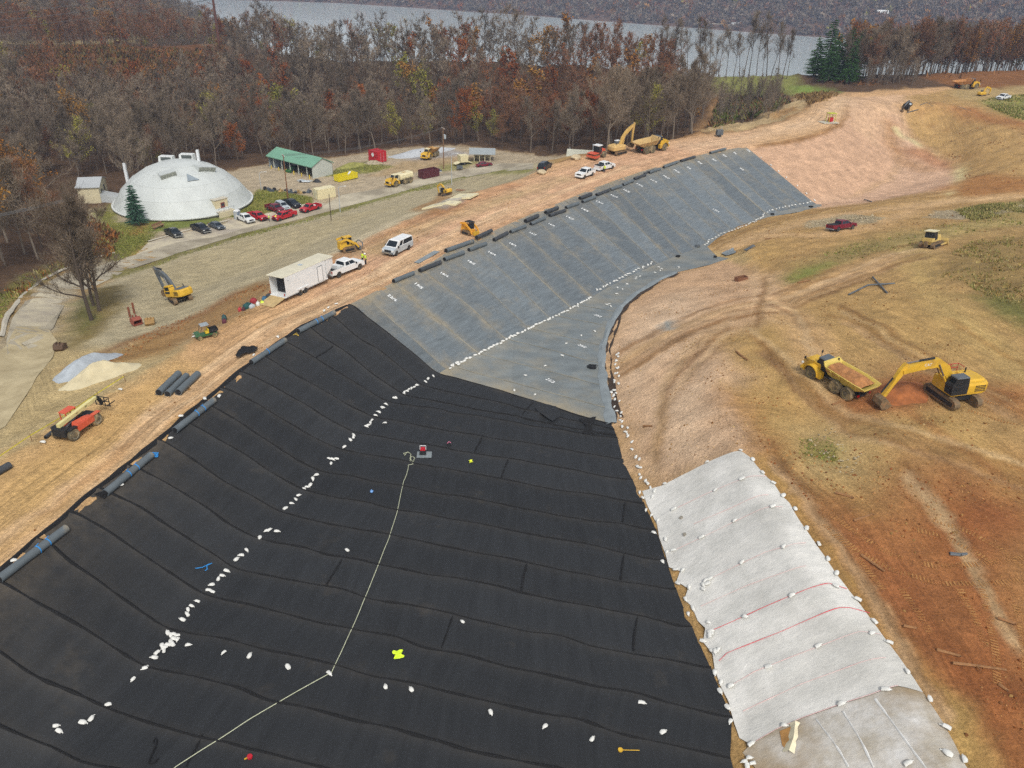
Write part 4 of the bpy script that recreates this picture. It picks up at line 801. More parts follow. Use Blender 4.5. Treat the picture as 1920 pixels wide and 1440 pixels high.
def excavator(label, p, rz, body, arm, cabm, S, boom, stick, bkt, trot=0., roofm=None, stripe=None, rail=False, group=None, text=None, name='excavator', small=False):
    """S overall scale; boom, stick and bucket points in metres along the arm's plane"""
    t = thing(name, label, 'excavator', p, rz, group, gn(p[0], p[1], 3))
    for s_ in (-1, 1): track(t, s_*1.25*S, 4.4*S, .95*S, .6*S, rot=trot)
    MB().box((0, 0, .75*S), (2.2*S, 2*S, .5*S), Matrix.Rotation(trot, 4, 'Z')).cyl((0, 0, .9*S), (0, 0, 1.15*S), .8*S, n=18).build('undercarriage', M_BLK, t)
    secs = []
    for z, k in ((1.15, .97), (1.4, 1), (2.05, 1), (2.3, .93)):
        secs.append([(x*S*(k if x < 0 else 1), y*S*k, z*S) for x, y in ((1.5, -1.35), (1.5, 1.35), (-1.9, 1.4), (-2.45, 1.15), (-2.65, .5), (-2.65, -.5), (-2.45, -1.15), (-1.9, -1.4))])
    MB().loft(secs).build('house', body, t)
    MB().box((-1.3*S, 0, 2.36*S), (1.7*S, 1.9*S, .18*S), top=(.92, .9)).build('engine_hood', body if not stripe else stripe, t)
    for k in range(4): MB().box((-1.45*S, 1.405*S, (1.5+k*.17)*S), (1.1*S, .05, .07*S)).build('vent', M_BLK, t)
    cx = .75*S
    MB().loft([[(cx-.85*S, .45*S, 1.3*S), (cx+.85*S, .45*S, 1.3*S), (cx+.85*S, 1.42*S, 1.3*S), (cx-.85*S, 1.42*S, 1.3*S)], [(cx-.85*S, .45*S, 2.2*S), (cx+.95*S, .45*S, 2.2*S), (cx+.95*S, 1.42*S, 2.2*S), (cx-.85*S, 1.42*S, 2.2*S)], [(cx-.75*S, .5*S, 3.0*S), (cx+.6*S, .5*S, 3.0*S), (cx+.6*S, 1.38*S, 3.0*S), (cx-.75*S, 1.38*S, 3.0*S)]]).build('cab', cabm, t)
    for q in ([(cx-.6*S, 1.43*S, 1.75*S), (cx+.75*S, 1.43*S, 1.75*S), (cx+.55*S, 1.4*S, 2.88*S), (cx-.6*S, 1.4*S, 2.88*S)], [(cx+.96*S, .5*S, 1.6*S), (cx+.96*S, 1.38*S, 1.6*S), (cx+.75*S, 1.34*S, 2.88*S), (cx+.75*S, .55*S, 2.88*S)], [(cx-.8*S, 1.36*S, 2.25*S), (cx-.8*S, .52*S, 2.25*S), (cx-.77*S, .54*S, 2.9*S), (cx-.77*S, 1.34*S, 2.9*S)]):
        MB().quad(*q).build('cab_window', M_GLASS, t)
    MB().box((cx-.07*S, .94*S, 3.04*S), (1.4*S, .95*S, .09*S), top=(.9, .9)).build('cab_roof', roofm or M_DGREY, t)
    n = len(boom); bo = beam(MB(), boom, [.24*S]+[.42*S]*(n-2)+[.2*S], .5*S).build('boom', arm, t)
    st = beam(MB(), stick, [.16*S, .3*S]+[.17*S]*(len(stick)-2), .38*S).build('stick', arm, t)
    mb = MB(); bx, bz, ang = bkt; c_, s2 = math.cos(ang), math.sin(ang)
    prof = [(.05, .1), (.5, .05), (.85, -.35), (.8, -.85), (.35, -1.15), (-.25, -1.1), (-.2, -1.0), (.3, -1.02), (.66, -.8), (.7, -.4), (.42, -.05), (.05, -.1)]
    pp = [(bx+(x*c_-z*s2)*S, bz+(x*s2+z*c_)*S) for x, z in prof]; mb.prism(pp, -.62*S, .62*S)
    side = [pp[i] for i in (0, 1, 2, 3, 4, 5)]
    for y in (-.62, .58): mb.prism(side, y*S, (y+.05)*S)
    mb.build('bucket', M_TRK, t)
    for s_ in (-1, 1):
        a = (boom[0][0]+.5*S, s_*.32*S, boom[0][1]-.4*S); k = n//2; b_ = (boom[k][0], s_*.32*S, boom[k][1]-.1*S)
        m_ = tuple(a[i]*.45+b_[i]*.55 for i in range(3)); c1 = MB().cyl(a, m_, .1*S, n=8).build('boom_cylinder', arm, t); MB().cyl(m_, b_, .06*S, n=8).build('cylinder_rod', M_HYD, c1)
    k = n//2; a = (boom[k][0]*.75+boom[k+1][0]*.25 if n > k+1 else boom[k][0], 0, max(boom[k][1], boom[min(k+1, n-1)][1])+.5*S); b_ = (stick[0][0], 0, stick[0][1]); m_ = tuple(a[i]*.45+b_[i]*.55 for i in range(3))
    c1 = MB().cyl(a, m_, .11*S, n=8).build('stick_cylinder', M_BLK if not small else arm, t); MB().cyl(m_, b_, .06*S, n=8).build('cylinder_rod', M_HYD, c1)
    a = (stick[1][0]*.7+stick[-1][0]*.3+.35*S, 0, stick[1][1]*.7+stick[-1][1]*.3+.1*S); b_ = (stick[-1][0]+.35*S, 0, stick[-1][1]+.35*S)
    MB().cyl(a, b_, .08*S, n=8).build('bucket_cylinder', M_BLK, t)
    MB().cyl((-1.2*S, -.6*S, 2.4*S), (-1.2*S, -.6*S, 2.95*S), .07*S, n=8).build('exhaust_pipe', M_BLK, t)
    if rail:
        mb = MB()
        for x in (-.9, -.1, .5): mb.cyl((x*S, -1.3*S, 2.2*S), (x*S, -1.3*S, 3.1*S), .03, n=6)
        for z in (2.7, 3.1): mb.cyl((-.9*S, -1.3*S, z*S), (.5*S, -1.3*S, z*S), .03, n=6)
        for x in (-.9, .5): mb.cyl((x*S, -1.3*S, 3.1*S), (x*S, -.5*S, 3.1*S), .03, n=6)
        mb.build('handrail', M_REDP if rail == 'red' else M_BLK, t)
    return t
def letters(body, size, par, m, loc, rot, name='lettering', ext=.004):
    cu = bpy.data.curves.new(name, 'FONT'); cu.body = body; cu.size = size; cu.extrude = ext; cu.align_x = 'CENTER'; cu.resolution_u = 2
    o = bpy.data.objects.new(name, cu); COL.objects.link(o); bpy.context.view_layer.update(); me_ = bpy.data.meshes.new_from_object(o); bpy.data.objects.remove(o)
    me_.materials.clear(); me_.materials.append(m); o = bpy.data.objects.new(name, me_); COL.objects.link(o); o.parent = par; o.location = loc; o.rotation_euler = rot; return o
def hauler(label, p, rz, body, bedm, bed='hopper', S=1., group=None, cabroof=None, name='articulated_dump_truck', cat='dump truck', cabm=None):
    t = thing(name, label, cat, p, rz, group, gn(p[0], p[1], 4)); k = lambda *q: tuple(x*S for x in q)
    for x in (3.55, -.7, -2.65):
        for s_ in (-1, 1): wheel(t, x*S, s_*1.3*S, .93*S, .72*S, M_TYREM, body if x > 9 else mat('dusty_rim', '9a8a55', .7, .15, 3.), .5)
    MB().box(k(-1.2, 0, 1.05), k(5.6, .9, .45)).box(k(2.7, 0, 1.1), k(3.6, 1.1, .5)).box(k(1.6, 0, 1.2), k(.7, .7, .9)).build('chassis', M_BLK, t)
    hd = [(2.55, 1.5), (4.3, 1.5), (5.35, 1.15), (5.6, 1.25), (5.55, 1.9), (5.2, 2.35), (3.9, 2.5), (2.55, 2.5)]
    MB().prism([(x*S, z*S) for x, z in hd], -1.0*S, 1.0*S).build('hood', body, t)
    MB().box(k(5.5, 0, .98), k(.3, 2.7, .35), top=(.8, .95)).build('bumper', body, t)
    MB().box(k(5.6, 0, 1.6), k(.05, 1.2, .55)).build('grille', M_BLK, t)
    for s_ in (-1, 1):
        outer = arch(3.55, 1.28, .93, .93, 10); inner = arch(3.55, 1.14, .93, .93, 10)[::-1]
        MB().prism([(x*S, z*S) for x, z in outer+inner], s_*1.3*S-.42*S, s_*1.3*S+.42*S).box(k(2.2, s_*1.25, 1.25), k(.7, .7, .9)).build('fender', body, t)
        MB().box(k(5.5, s_*1.12, 1.62), k(.2, .34, .24)).build('headlight', M_LAMP, t)
        MB().cyl(k(4.6, s_*1.25, 2.3), k(4.8, s_*1.5, 2.75), .03*S, n=6).box(k(4.82, s_*1.55, 2.8), k(.06, .3, .4)).build('mirror', M_BLK, t)
    cab = MB().loft([[k(x, y, 1.7) for x, y in ((1.7, -.85), (3.35, -.85), (3.35, .85), (1.7, .85))], [k(x, y, 2.4) for x, y in ((1.7, -.9), (3.45, -.9), (3.45, .9), (1.7, .9))], [k(x, y, 3.35) for x, y in ((1.78, -.8), (3.1, -.8), (3.1, .8), (1.78, .8))]]).build('cab', cabm or M_BLK, t)
    MB().box(k(2.43, 0, 3.42), k(1.5, 1.75, .14), top=(.9, .88)).build('cab_roof', cabroof or M_DGREY, t)
    for q in ([k(3.47, -.8, 2.5), k(3.47, .8, 2.5), k(3.14, .72, 3.3), k(3.14, -.72, 3.3)], [k(1.68, .8, 2.5), k(1.68, -.8, 2.5), k(1.75, -.72, 3.3), k(1.75, .72, 3.3)], [k(1.85, .92, 2.3), k(1.85, .83, 3.28), k(3.0, .83, 3.28), k(3.3, .92, 2.3)], [k(3.3, -.92, 2.3), k(3.0, -.83, 3.28), k(1.85, -.83, 3.28), k(1.85, -.92, 2.3)]):
        MB().quad(*q).build('cab_window', M_GLASS, t)
    MB().cyl(k(1.5, -1.0, 1.6), k(1.5, -1.0, 3.5), .1*S, n=8).build('exhaust_pipe', M_BLK, t)
    mb = MB()
    for z in (2.6, 3.0): mb.tube([k(5.2, .95, z-.1), k(4.0, 1.0, z), k(3.5, 1.0, z)], .03*S)
    for x in (5.2, 4.4, 3.6): mb.cyl(k(x, .97, 2.3), k(x, .97, 3.0), .03*S, n=6)
    mb.build('handrail', body, t)
    if bed == 'hopper':
        # outer and inner shells of the tipping body
        bo = [(1.15, 1.0, 1.75), (-1.6, 1.05, 1.55), (-3.6, 1.1, 1.65), (-5.0, 1.25, 2.35)]; to = [(1.35, 1.62, 3.05), (-1.6, 1.72, 2.95), (-3.6, 1.72, 2.85), (-5.15, 1.6, 2.75)]
        secs = []
        for (xb, yb, zb), (xt, yt, zt) in zip(bo, to):
            e = .12
            secs.append([k(xt, -yt, zt), k(xb, -yb, zb), k(xb, yb, zb), k(xt, yt, zt), k(xt, yt-e, zt), k(xb, yb-e, zb+e*1.6), k(xb, -yb+e, zb+e*1.6), k(xt, -yt+e, zt)])
        mb = MB().loft(secs)
        mb.add([k(1.0, -1.0, 1.8), k(1.0, 1.0, 1.8), k(1.3, 1.6, 3.05), k(1.75, 1.35, 3.5), k(1.75, -1.35, 3.5), k(1.3, -1.6, 3.05), k(1.14, -1.0, 1.8), k(1.14, 1.0, 1.8), k(1.44, 1.6, 3.05), k(1.89, 1.35, 3.5), k(1.89, -1.35, 3.5), k(1.44, -1.6, 3.05)], [(0, 1, 2, 3, 4, 5), (11, 10, 9, 8, 7, 6), (0, 6, 7, 1), (1, 7, 8, 2), (2, 8, 9, 3), (3, 9, 10, 4), (4, 10, 11, 5), (5, 11, 6, 0)])
        for x in (.2, -1.2, -2.6):
            for s_ in (-1, 1): mb.add([k(x-.1, s_*1.02, 1.75), k(x+.1, s_*1.02, 1.75), k(x+.1, s_*1.75, 2.95), k(x-.1, s_*1.75, 2.95), k(x-.1, s_*1.12, 1.72), k(x+.1, s_*1.12, 1.72), k(x+.1, s_*1.8, 2.9), k(x-.1, s_*1.8, 2.9)], [(0, 1, 2, 3), (4, 5, 6, 7), (0, 1, 5, 4), (3, 2, 6, 7), (1, 2, 6, 5), (0, 3, 7, 4)])
        mb.build('tipping_body', bedm, t)
        for s_ in (-1, 1): MB().cyl(k(.9, s_*.75, 1.2), k(-1.2, s_*.85, 1.75), .13*S, n=8).build('lift_cylinder', M_HYD, t)
    else:
        pr = [(-1.45, 1.7), (-1.6, 2.2), (-1.5, 2.9), (-1.1, 3.3), (1.1, 3.3), (1.5, 2.9), (1.6, 2.2), (1.45, 1.7), (.8, 1.4), (-.8, 1.4)]
        MB().loft([[k(x, y*f, 2.3+(z-2.3)*f) for y, z in pr] for x, f in ((1.25, .82), (1.05, 1), (-3.9, 1), (-4.15, .85))]).build('water_tank', bedm, t)
        MB().box(k(-1.4, 0, 3.34), k(1.2, 1.0, .1)).build('tank_hatch', mat('hatch_tan', 'b59a68', .7), t)
    for s_ in (-1, 1): MB().box(k(-4.1, s_*1.0, 1.15), k(.12, .3, .25)).build('tail_light', M_TAIL, t)
    return t
def dozer(label, p, rz, group=None):
    t = thing('bulldozer', label, 'bulldozer', p, rz, group, gn(p[0], p[1], 3))
    for s_ in (-1, 1): track(t, s_*1.05, 3.6, 1.0, .6)
    MB().box((.2, 0, .9), (3.2, 1.5, .6)).box((1.2, 0, 1.55), (1.7, 1.15, .8), top=(.9, .9)).box((-1.1, 0, 1.4), (.9, 1.7, .6)).build('hull', M_YELD, t)
    MB().box((-.3, 0, 2.05), (1.5, 1.55, 1.4), top=(.9, .9)).build('cab', M_BLK, t); MB().box((-.3, 0, 2.82), (1.75, 1.75, .14)).build('cab_roof', M_CREAM, t)
    for s_ in (-1, 1): MB().quad(*fq((-.9, s_*.775, 1.9), (.35, s_*.775, 1.9), (.3, s_*.72, 2.7), (-.85, s_*.72, 2.7), 0, 1, 0, 1, -.02*s_)).build('cab_window', M_GLASS, t)
    MB().loft([[(2.35+dx, -1.75+0, z), (2.45+dx, -1.75, z), (2.45+dx, 1.75, z), (2.35+dx, 1.75, z)] for dx, z in ((.25, .1), (0, .45), (-.03, .9), (.15, 1.3))]).build('blade', M_YELD, t)
    for s_ in (-1, 1): MB().box((1.5, s_*1.42, .5), (2.0, .16, .24)).build('push_arm', M_YELD, t)
    MB().cyl((1.3, .3, 1.9), (1.3, .3, 2.6), .06, n=8).build('exhaust_pipe', M_BLK, t)
    MB().box((-1.85, 0, .8), (.4, .5, .9)).build('ripper', M_TRK, t); return t
def skid(label, p, rz, m, attach='pad', group=None):
    t = thing('track_loader', label, 'track loader', p, rz, group, gn(p[0], p[1], 2))
    for s_ in (-1, 1):
        track(t, s_*.75, 2.1, .75, .4)
        beam(MB(), [(-1.25, 1.75), (-.3, 1.95), (1.1, 1.1), (1.55, .45)], [.14, .16, .15, .1], .16).build('lift_arm', m, t).location = (0, s_*.82, 0)
    MB().box((-.75, 0, 1.05), (1.2, 1.15, 1.1), top=(.85, .9)).box((.2, 0, .75), (1.6, 1.0, .5)).build('body', m, t)
    cg = MB()
    for x, y in ((.65, .48), (.65, -.48), (-.35, .48), (-.35, -.48)): cg.box((x-.05, y, 1.55), (.09, .09, 1.2))
    cg.build('cab_frame', M_BLK, t); MB().box((.1, 0, 2.15), (1.25, 1.15, .1)).build('cab_roof', m if attach == 'pad' else M_BLK, t); MB().box((0, 0, 1.2), (.5, .6, .5)).build('seat', M_BLK, t)
    MB().quad((.69, -.45, 1.1), (.69, .45, 1.1), (.64, .45, 2.05), (.64, -.45, 2.05)).build('windshield', M_GLASS, t)
    if attach == 'pad': MB().box((1.75, 0, .3), (.3, 1.7, .5)).tube([(1.7, .5, .9), (2.2, .7, 1.1), (2.6, .2, .7), (2.2, -.6, .3)], .09).build('grapple', M_DGREY, t)
    else: MB().box((1.65, 0, .55), (.12, 1.3, .6)).box((2.15, .4, .3), (1.1, .12, .08)).box((2.15, -.4, .3), (1.1, .12, .08)).build('pallet_fork', M_YEL, t)
    return t
def roller(label, p, rz):
    t = thing('soil_roller', label, 'roller', p, rz, None, gn(p[0], p[1], 2))
    disc(MB(), [(.1, -1.05), (.75, -1.05), (.75, 1.05), (.1, 1.05)], 1.7, 0, .75, 22).build('drum', M_TRK, t, smooth=True)
    MB().box((2.55, 0, .8), (.25, 2.5, .5)).box((1.7, 1.2, .75), (2., .16, .5)).box((1.7, -1.2, .75), (2., .16, .5)).box((.75, 0, .8), (.25, 2.5, .5)).box((1.7, 0, 1.45), (1.9, 2.3, .1)).build('drum_frame', M_ORNG, t)
    for s_ in (-1, 1): wheel(t, -1.5, s_*.95, .75, .6, M_TYREM, M_RIM)
    MB().box((-1.6, 0, 1.4), (2.0, 1.3, .9), top=(.85, .85)).build('engine_hood', M_ORNG, t); MB().box((-.1, 0, .9), (1., 1.1, .7)).build('chassis', M_BLK, t)
    MB().box((-.15, 0, 2.1), (1.4, 1.5, 1.6), top=(.9, .9)).build('cab', M_BLK, t); MB().box((-.15, 0, 2.96), (1.6, 1.7, .14)).build('cab_roof', M_WHT, t)
    for q in ([(.57, -.65, 1.6), (.57, .65, 1.6), (.52, .6, 2.8), (.52, -.6, 2.8)], [(-.7, .77, 1.6), (-.65, .71, 2.8), (.4, .71, 2.8), (.45, .77, 1.6)], [(.45, -.77, 1.6), (.4, -.71, 2.8), (-.65, -.71, 2.8), (-.7, -.77, 1.6)]): MB().quad(*q).build('cab_window', M_GLASS, t)
    return t
def telehandler(label, p, rz):
    t = thing('telehandler', label, 'telehandler', p, rz, None, gn(p[0], p[1], 2))
    for x in (1.65, -1.65):
        for s_ in (-1, 1): wheel(t, x, s_*1.0, .66, .45, M_TYREM, mat('pale_rim', 'b9b5a4', .6), .55)
    MB().box((0, 0, .95), (4.6, .9, .5)).box((-2.1, 0, 1.15), (.8, 1.6, .8)).box((2.1, 0, .9), (.6, 1.7, .4)).build('chassis', M_BLK, t)
    MB().loft([[(x, y, z) for x, y in ((-1.1, -.5), (1.2, -.5), (1.2, -1.25), (-1.1, -1.25))] for z in (.8, 1.45)]+[[(-1., -.5, 1.75), (.6, -.5, 1.6), (.6, -1.15, 1.6), (-1., -1.15, 1.75)]]).build('engine_hood', M_ORNG, t)
    cage = MB()
    for x, y in ((-.6, .45), (.7, .45), (-.6, 1.2), (.7, 1.2)): cage.box((x, y, 1.75), (.09, .09, 1.3))
    cage.box((.05, .82, 1.1), (1.4, .8, .6)).build('cab_frame', M_ORNG, t); MB().box((.05, .82, 2.42), (1.5, .9, .08)).build('cab_roof', M_ORNG, t)
    for x in (1.65, -1.65):
        for s_ in (-1, 1): MB().box((x, s_*1.0, 1.42), (1.1, .5, .07)).build('fender', M_BLK if x < 0 else M_ORNG, t)
    bm = mat('pale_boom', 'cfc68a', .55, .08, 1., dirt=DUST(.15))
    b = beam(MB(), [(-2.3, 1.9), (2.6, 2.25)], [.2, .2], .4).build('boom', bm, t); beam(MB(), [(2.6, 2.25), (3.3, 2.3)], [.15, .15], .3).build('boom_extension', bm, b)
    letters('44', .3, b, M_BLK, (1.5, -.205, 2.1), (math.pi/2, -.07, 0)); letters('1055', .2, b, M_BLK, (.2, -.205, 2.03), (math.pi/2, -.07, 0))
    MB().cyl((-1.5, 0, 1.2), (.6, 0, 1.9), .1, n=8).build('lift_cylinder', M_HYD, t)
    beam(MB(), [(3.2, 2.35), (3.7, 1.9), (3.85, 1.2)], [.15, .14, .12], .3).build('fork_head', M_BLK, t)
    mb = MB()
    for y in (-.9, -.3, .3, .9): mb.box((4.0, y, 1.45), (.07, .07, 1.1))
    for z in (1.0, 1.5, 2.0): mb.box((4.0, 0, z), (.07, 1.9, .07))
    for y in (-.5, .5): mb.box((4.6, y, .95), (1.2, .12, .06))
    mb.build('fork_carriage', M_BLK, t)
    return t
def utv(label, p, rz):
    t = thing('utility_cart', label, 'utility vehicle', p, rz, None, gn(p[0], p[1], 1)); gr = mat('cart_green', '2f5a35', .45, .1, 2., dirt=DUST(.12))
    for x in (1.0, -.95):
        for s_ in (-1, 1): wheel(t, x, s_*.62, .31, .26, M_TYREM, mat('yellow_rim', 'c9b23a', .5))
    MB().box((0, 0, .5), (2.7, 1.1, .25)).box((1.15, 0, .78), (.8, 1.25, .4), top=(.75, .85)).build('body', gr, t)
    MB().box((-.95, 0, .8), (1.2, 1.35, .06)).box((-.95, .67, .95), (1.2, .05, .3)).box((-.95, -.67, .95), (1.2, .05, .3)).box((-1.53, 0, .95), (.05, 1.35, .3)).box((-.36, 0, .95), (.05, 1.35, .3)).build('cargo_box', M_BLK, t)
    MB().box((-.1, 0, .78), (.45, 1.1, .16)).box((-.3, 0, 1.05), (.12, 1.1, .45)).build('seat', mat('seat_yellow', 'd2b52d', .6), t)
    mb = MB()
    for s_ in (-1, 1): mb.tube([(.8, s_*.6, .9), (.45, s_*.58, 1.85), (-.4, s_*.58, 1.85), (-.42, s_*.6, .8)], .03)
    mb.build('roll_frame', M_BLK, t); MB().box((.02, 0, 1.9), (1.1, 1.3, .06), top=(.9, .9)).build('canopy', mat('canopy_grey', '8f979b', .5), t)
    for s_ in (-1, 1): MB().box((1.56, s_*.4, .8), (.05, .2, .12)).build('headlight', M_LAMP, t)
    return t
def ang(a, b):
    p, q = hit(*a), hit(*b); return math.atan2(q[1]-p[1], q[0]-p[0])
def V3(px, dz=0.): p = hit(*px); return (p[0], p[1], p[2]+dz)
# ---- the machines at work on the right bank
c0 = V3((1784, 748)); tgt = hit(1630, 768); rz = math.atan2(tgt[1]-c0[1], tgt[0]-c0[0]); tr = ang((1799, 768), (1729, 720))-rz
ex = excavator('big yellow excavator loading red soil into the dump truck', c0, rz, M_YEL, M_YEL, M_BLK, 1.08, [(.6, 1.9), (2.0, 3.9), (3.0, 4.6), (5.0, 4.5), (6.9, 4.0)], [(6.6, 4.9), (6.95, 4.1), (7.7, 2.7), (8.35, 1.45)], (8.4, 1.45, -.5), tr, roofm=M_DGREY, rail='red')
letters('CAT', .42, ex, M_WHT, (4.3, .285, 4.45), (math.pi/2, .02, math.pi)); letters('CAT', .42, ex, M_WHT, (4.3, -.285, 4.45), (math.pi/2, .02, 0))
p = V3((1571, 727)); rz = ang((1604, 746), (1534, 704))
dt = hauler('large yellow articulated dump truck loaded with red soil beside the excavator', p, rz, M_YEL, mat('body_yellow', 'c9b257', .55, .1, 1., dirt=DUST(.3)), S=.8)
# its load: soil heaped inside the tipping body
gx, gy = np.meshgrid(np.linspace(-4.3, 1.2, 26), np.linspace(-1.5, 1.5, 16)); ed_ = np.clip(1-np.abs(gy/1.5)**3, 0, 1)*np.clip((gx+4.4)/1.2, 0, 1)
gzz = 2.45+.75*ed_*(.8+.4*fbm(gx*.9, gy*.9, 3))+.12*(fbm(gx*3, gy*3, 7)-.5)
ld = MB().grid(np.stack([gx, gy, gzz], -1)).build('soil_load', M_SOILP, None, smooth=True); ld.scale = (.8, .8, .8); ld.rotation_mode = 'QUATERNION'; ld.location = dt.location; ld.rotation_quaternion = dt.rotation_quaternion
tag(ld, 'heap of red soil filling the yellow dump truck body', 'soil load')
# spoil heaps the excavator stands on
def heap(name, label, c, rx, ry, h, m, rz=0, cat='soil heap', group=None, sd=0, n=34):
    u, v = np.meshgrid(np.linspace(0, 1, n//2), np.linspace(0, 2*math.pi, n+1)[:-1]); a = u*np.cos(v); b = u*np.sin(v)
    rr = 1+.35*(fbm(np.cos(v)*1.5+sd, np.sin(v)*1.5, sd)-.5); X = c[0]+(a*rx*np.cos(rz)-b*ry*np.sin(rz))*rr; Y = c[1]+(a*rx*np.sin(rz)+b*ry*np.cos(rz))*rr
    Z = gz(X, Y)+h*(np.cos(u*math.pi)*.5+.5)*(.75+.6*fbm(a*3+sd, b*3, sd))+.12*h*(fbm(a*9+sd, b*9, sd+5)-.5)*(1-u**4)-.12*u**6
    X = np.vstack([X, X[:1]]); Y = np.vstack([Y, Y[:1]]); Z = np.vstack([Z, Z[:1]])
    return tag(MB().grid(np.stack([X, Y, Z], -1)).build(name, m, None, smooth=True), label, cat, group)
heap('soil_heap', 'low heap of freshly dug red soil between truck and excavator', hit(1690, 735), 4.2, 2.4, .75, mat('red_soil', '95592f', .95, .3, 1.2, bump=.8), ang((1640, 760), (1740, 715)))
hauler('dusty yellow articulated truck with an empty body by the tan excavator', V3((1218, 284)), ang((1200, 284), (1248, 274)), M_YEL, mat('dusty_body', 'b79a66', .7, .12, 1., dirt=DUST(.4)), S=1.0)
hauler('yellow dump truck parked in front of the grey gravel heap', V3((808, 295)), ang((822, 285), (795, 298)), M_YEL, mat('rusty_body', 'a98045', .75, .15, 1., dirt=DUST(.4)), S=.93, cabroof=M_CREAM, cabm=M_YEL)
hauler('yellow water truck with a cream tank on the yard road', V3((752, 345)), ang((775, 338), (730, 351)), M_YEL, M_CREAM, 'tank', .93, name='water_truck', cat='water truck', cabroof=M_CREAM, cabm=M_CREAM)
hauler('brown bodied dump truck at the far edge by the bare trees', V3((1808, 167)), ang((1790, 167), (1838, 164)), M_YEL, mat('brown_body', 'a8743f', .8, .15, 1., dirt=DUST(.3)), S=1.0)
excavator('yellow and grey excavator with raised grey boom on the straw slope', V3((340, 565)), ang((338, 565), (305, 562)), M_YEL, M_DGREY, M_YEL, .86, [(.5, 1.6), (1.3, 3.0), (1.9, 3.8), (2.8, 4.5), (3.7, 4.9)], [(4.0, 5.3), (3.75, 4.85), (3.5, 3.2), (3.2, 1.9)], (3.1, 1.9, -.6), ang((358, 572), (322, 558))-ang((338, 565), (305, 562)), roofm=M_YEL, stripe=M_DGREY)
excavator('tan dusty excavator parked between roller and dump truck', V3((1157, 288)), ang((1140, 290), (1180, 282)), mat('tan_house', 'c6a569', .65, .12, 1., dirt=DUST(.35)), mat('tan_arm', 'c9a55c', .6, .12, 1., dirt=DUST(.3)), M_DGREY, .95, [(.6, 1.8), (1.4, 3.5), (2.3, 4.6), (3.6, 5.6), (4.7, 6.3)], [(5.0, 6.7), (4.8, 6.2), (4.7, 4.0), (4.7, 2.0)], (4.6, 2.0, -.7), .1, roofm=M_WHT)
excavator('small yellow excavator digging beside the white concrete pads', V3((838, 366)), ang((838, 366), (822, 367)), M_YEL, M_YEL, M_BLK, .62, [(.4, 1.3), (.9, 2.2), (1.4, 2.6), (2.2, 2.5), (2.8, 2.2)], [(2.7, 2.6), (2.9, 2.1), (2.9, 1.3), (2.8, .7)], (2.8, .75, -1.0), .8, roofm=M_BLK, name='mini_excavator', small=True)
excavator('dark excavator with lowered arm on the far haul road bend', V3((1698, 203)), ang((1702, 200), (1690, 212)), M_BLK, M_DGREY, M_BLK, .7, [(.4, 1.4), (1., 2.6), (1.6, 3.2), (2.6, 3.0), (3.4, 2.4)], [(3.3, 2.8), (3.5, 2.3), (3.4, 1.2), (3.2, .6)], (3.2, .6, -1.), .3, roofm=M_SILV)
excavator('small yellow excavator in grass beside the white pickup', V3((1840, 181)), ang((1840, 180), (1870, 178)), M_YEL, M_YEL, M_DGREY, .62, [(.4, 1.4), (1., 2.4), (1.6, 2.9), (2.6, 2.7), (3.4, 2.2)], [(3.3, 2.6), (3.5, 2.1), (3.4, 1.2), (3.2, .6)], (3.2, .6, -1.), .1, roofm=M_DGREY)
dozer('dusty yellow bulldozer crossing the weedy slope on the right', V3((1745, 463)), ang((1735, 468), (1785, 452)))
skid('yellow track loader with a grey grapple at the straw edge', V3((652, 470)), ang((640, 472), (680, 466)), M_YEL, 'pad')
skid('orange yellow track loader holding a black roll on its forks', V3((879, 439)), ang((868, 436), (895, 445)), mat('loader_orange', 'd99a2b', .5, .1, 1.2, dirt=DUST(.15)), 'fork')
roller('orange soil roller with a white cab roof beside the tan excavator', V3((1119, 296)), ang((1130, 291), (1105, 300)))
telehandler('orange telehandler with pale boom at the edge of the berm road', V3((148, 808)), ang((132, 822), (178, 790))).scale = (.87,)*3
utv('green utility cart with grey canopy at the road edge', V3((388, 632)), ang((402, 626), (372, 634))).scale = (.85,)*3
# ---- cars and pickups
Y_ = 'pickups parked by the dome'
pickup('black pickup nearest the wooden bench by the dome', V3((326, 443)), ang((311, 436), (336, 448)), M_BLKP, Y_)
pickup('dark pickup parked beside the grey sedan', V3((377, 434)), ang((360, 428), (390, 440)), M_BLKP, Y_)
car('grey sedan parked beside the dark pickup below the dome', V3((407, 428)), ang((394, 424), (416, 433)), M_GREYP)
pickup('white pickup beside the portable toilet', V3((460, 415)), ang((447, 410), (474, 421)), M_WHT, Y_)
pickup('red pickup between the white pickup and the two workers', V3((483, 411)), ang((468, 406), (496, 415)), M_REDP, Y_, bump=M_BLK)
pickup('dark red pickup in front of the silver SUV', V3((516, 396)), ang((503, 391), (532, 401)), M_DRED, Y_)
car('silver SUV parked behind the dark red pickup', V3((530, 391)), ang((516, 385), (540, 396)), M_SILV, suv=True, name='parked_car')
pickup('large black pickup at the edge of the dome lawn', V3((547, 387)), ang((530, 380), (562, 392)), M_BLKP, Y_, bump=M_BLK)
pickup('bright red service pickup with side lockers beside the workers', V3((534, 410)), ang((552, 404), (515, 415)), M_REDP, Y_, bed='utility', L=6.4, bump=M_BLK)
pickup('red pickup with a covered load apart at the right', V3((583, 395)), ang((598, 390), (566, 400)), M_REDP, Y_, bed='cargo', cab=1.8, bump=M_BLK)
pickup('white pickup hitched to the white cargo trailer', V3((645, 511)), ang((630, 516), (676, 498)), M_WHT, None, L=6.4, bed='cargo')
van('silver white passenger van on the berm road', V3((746, 472)), ang((764, 463), (735, 477)))
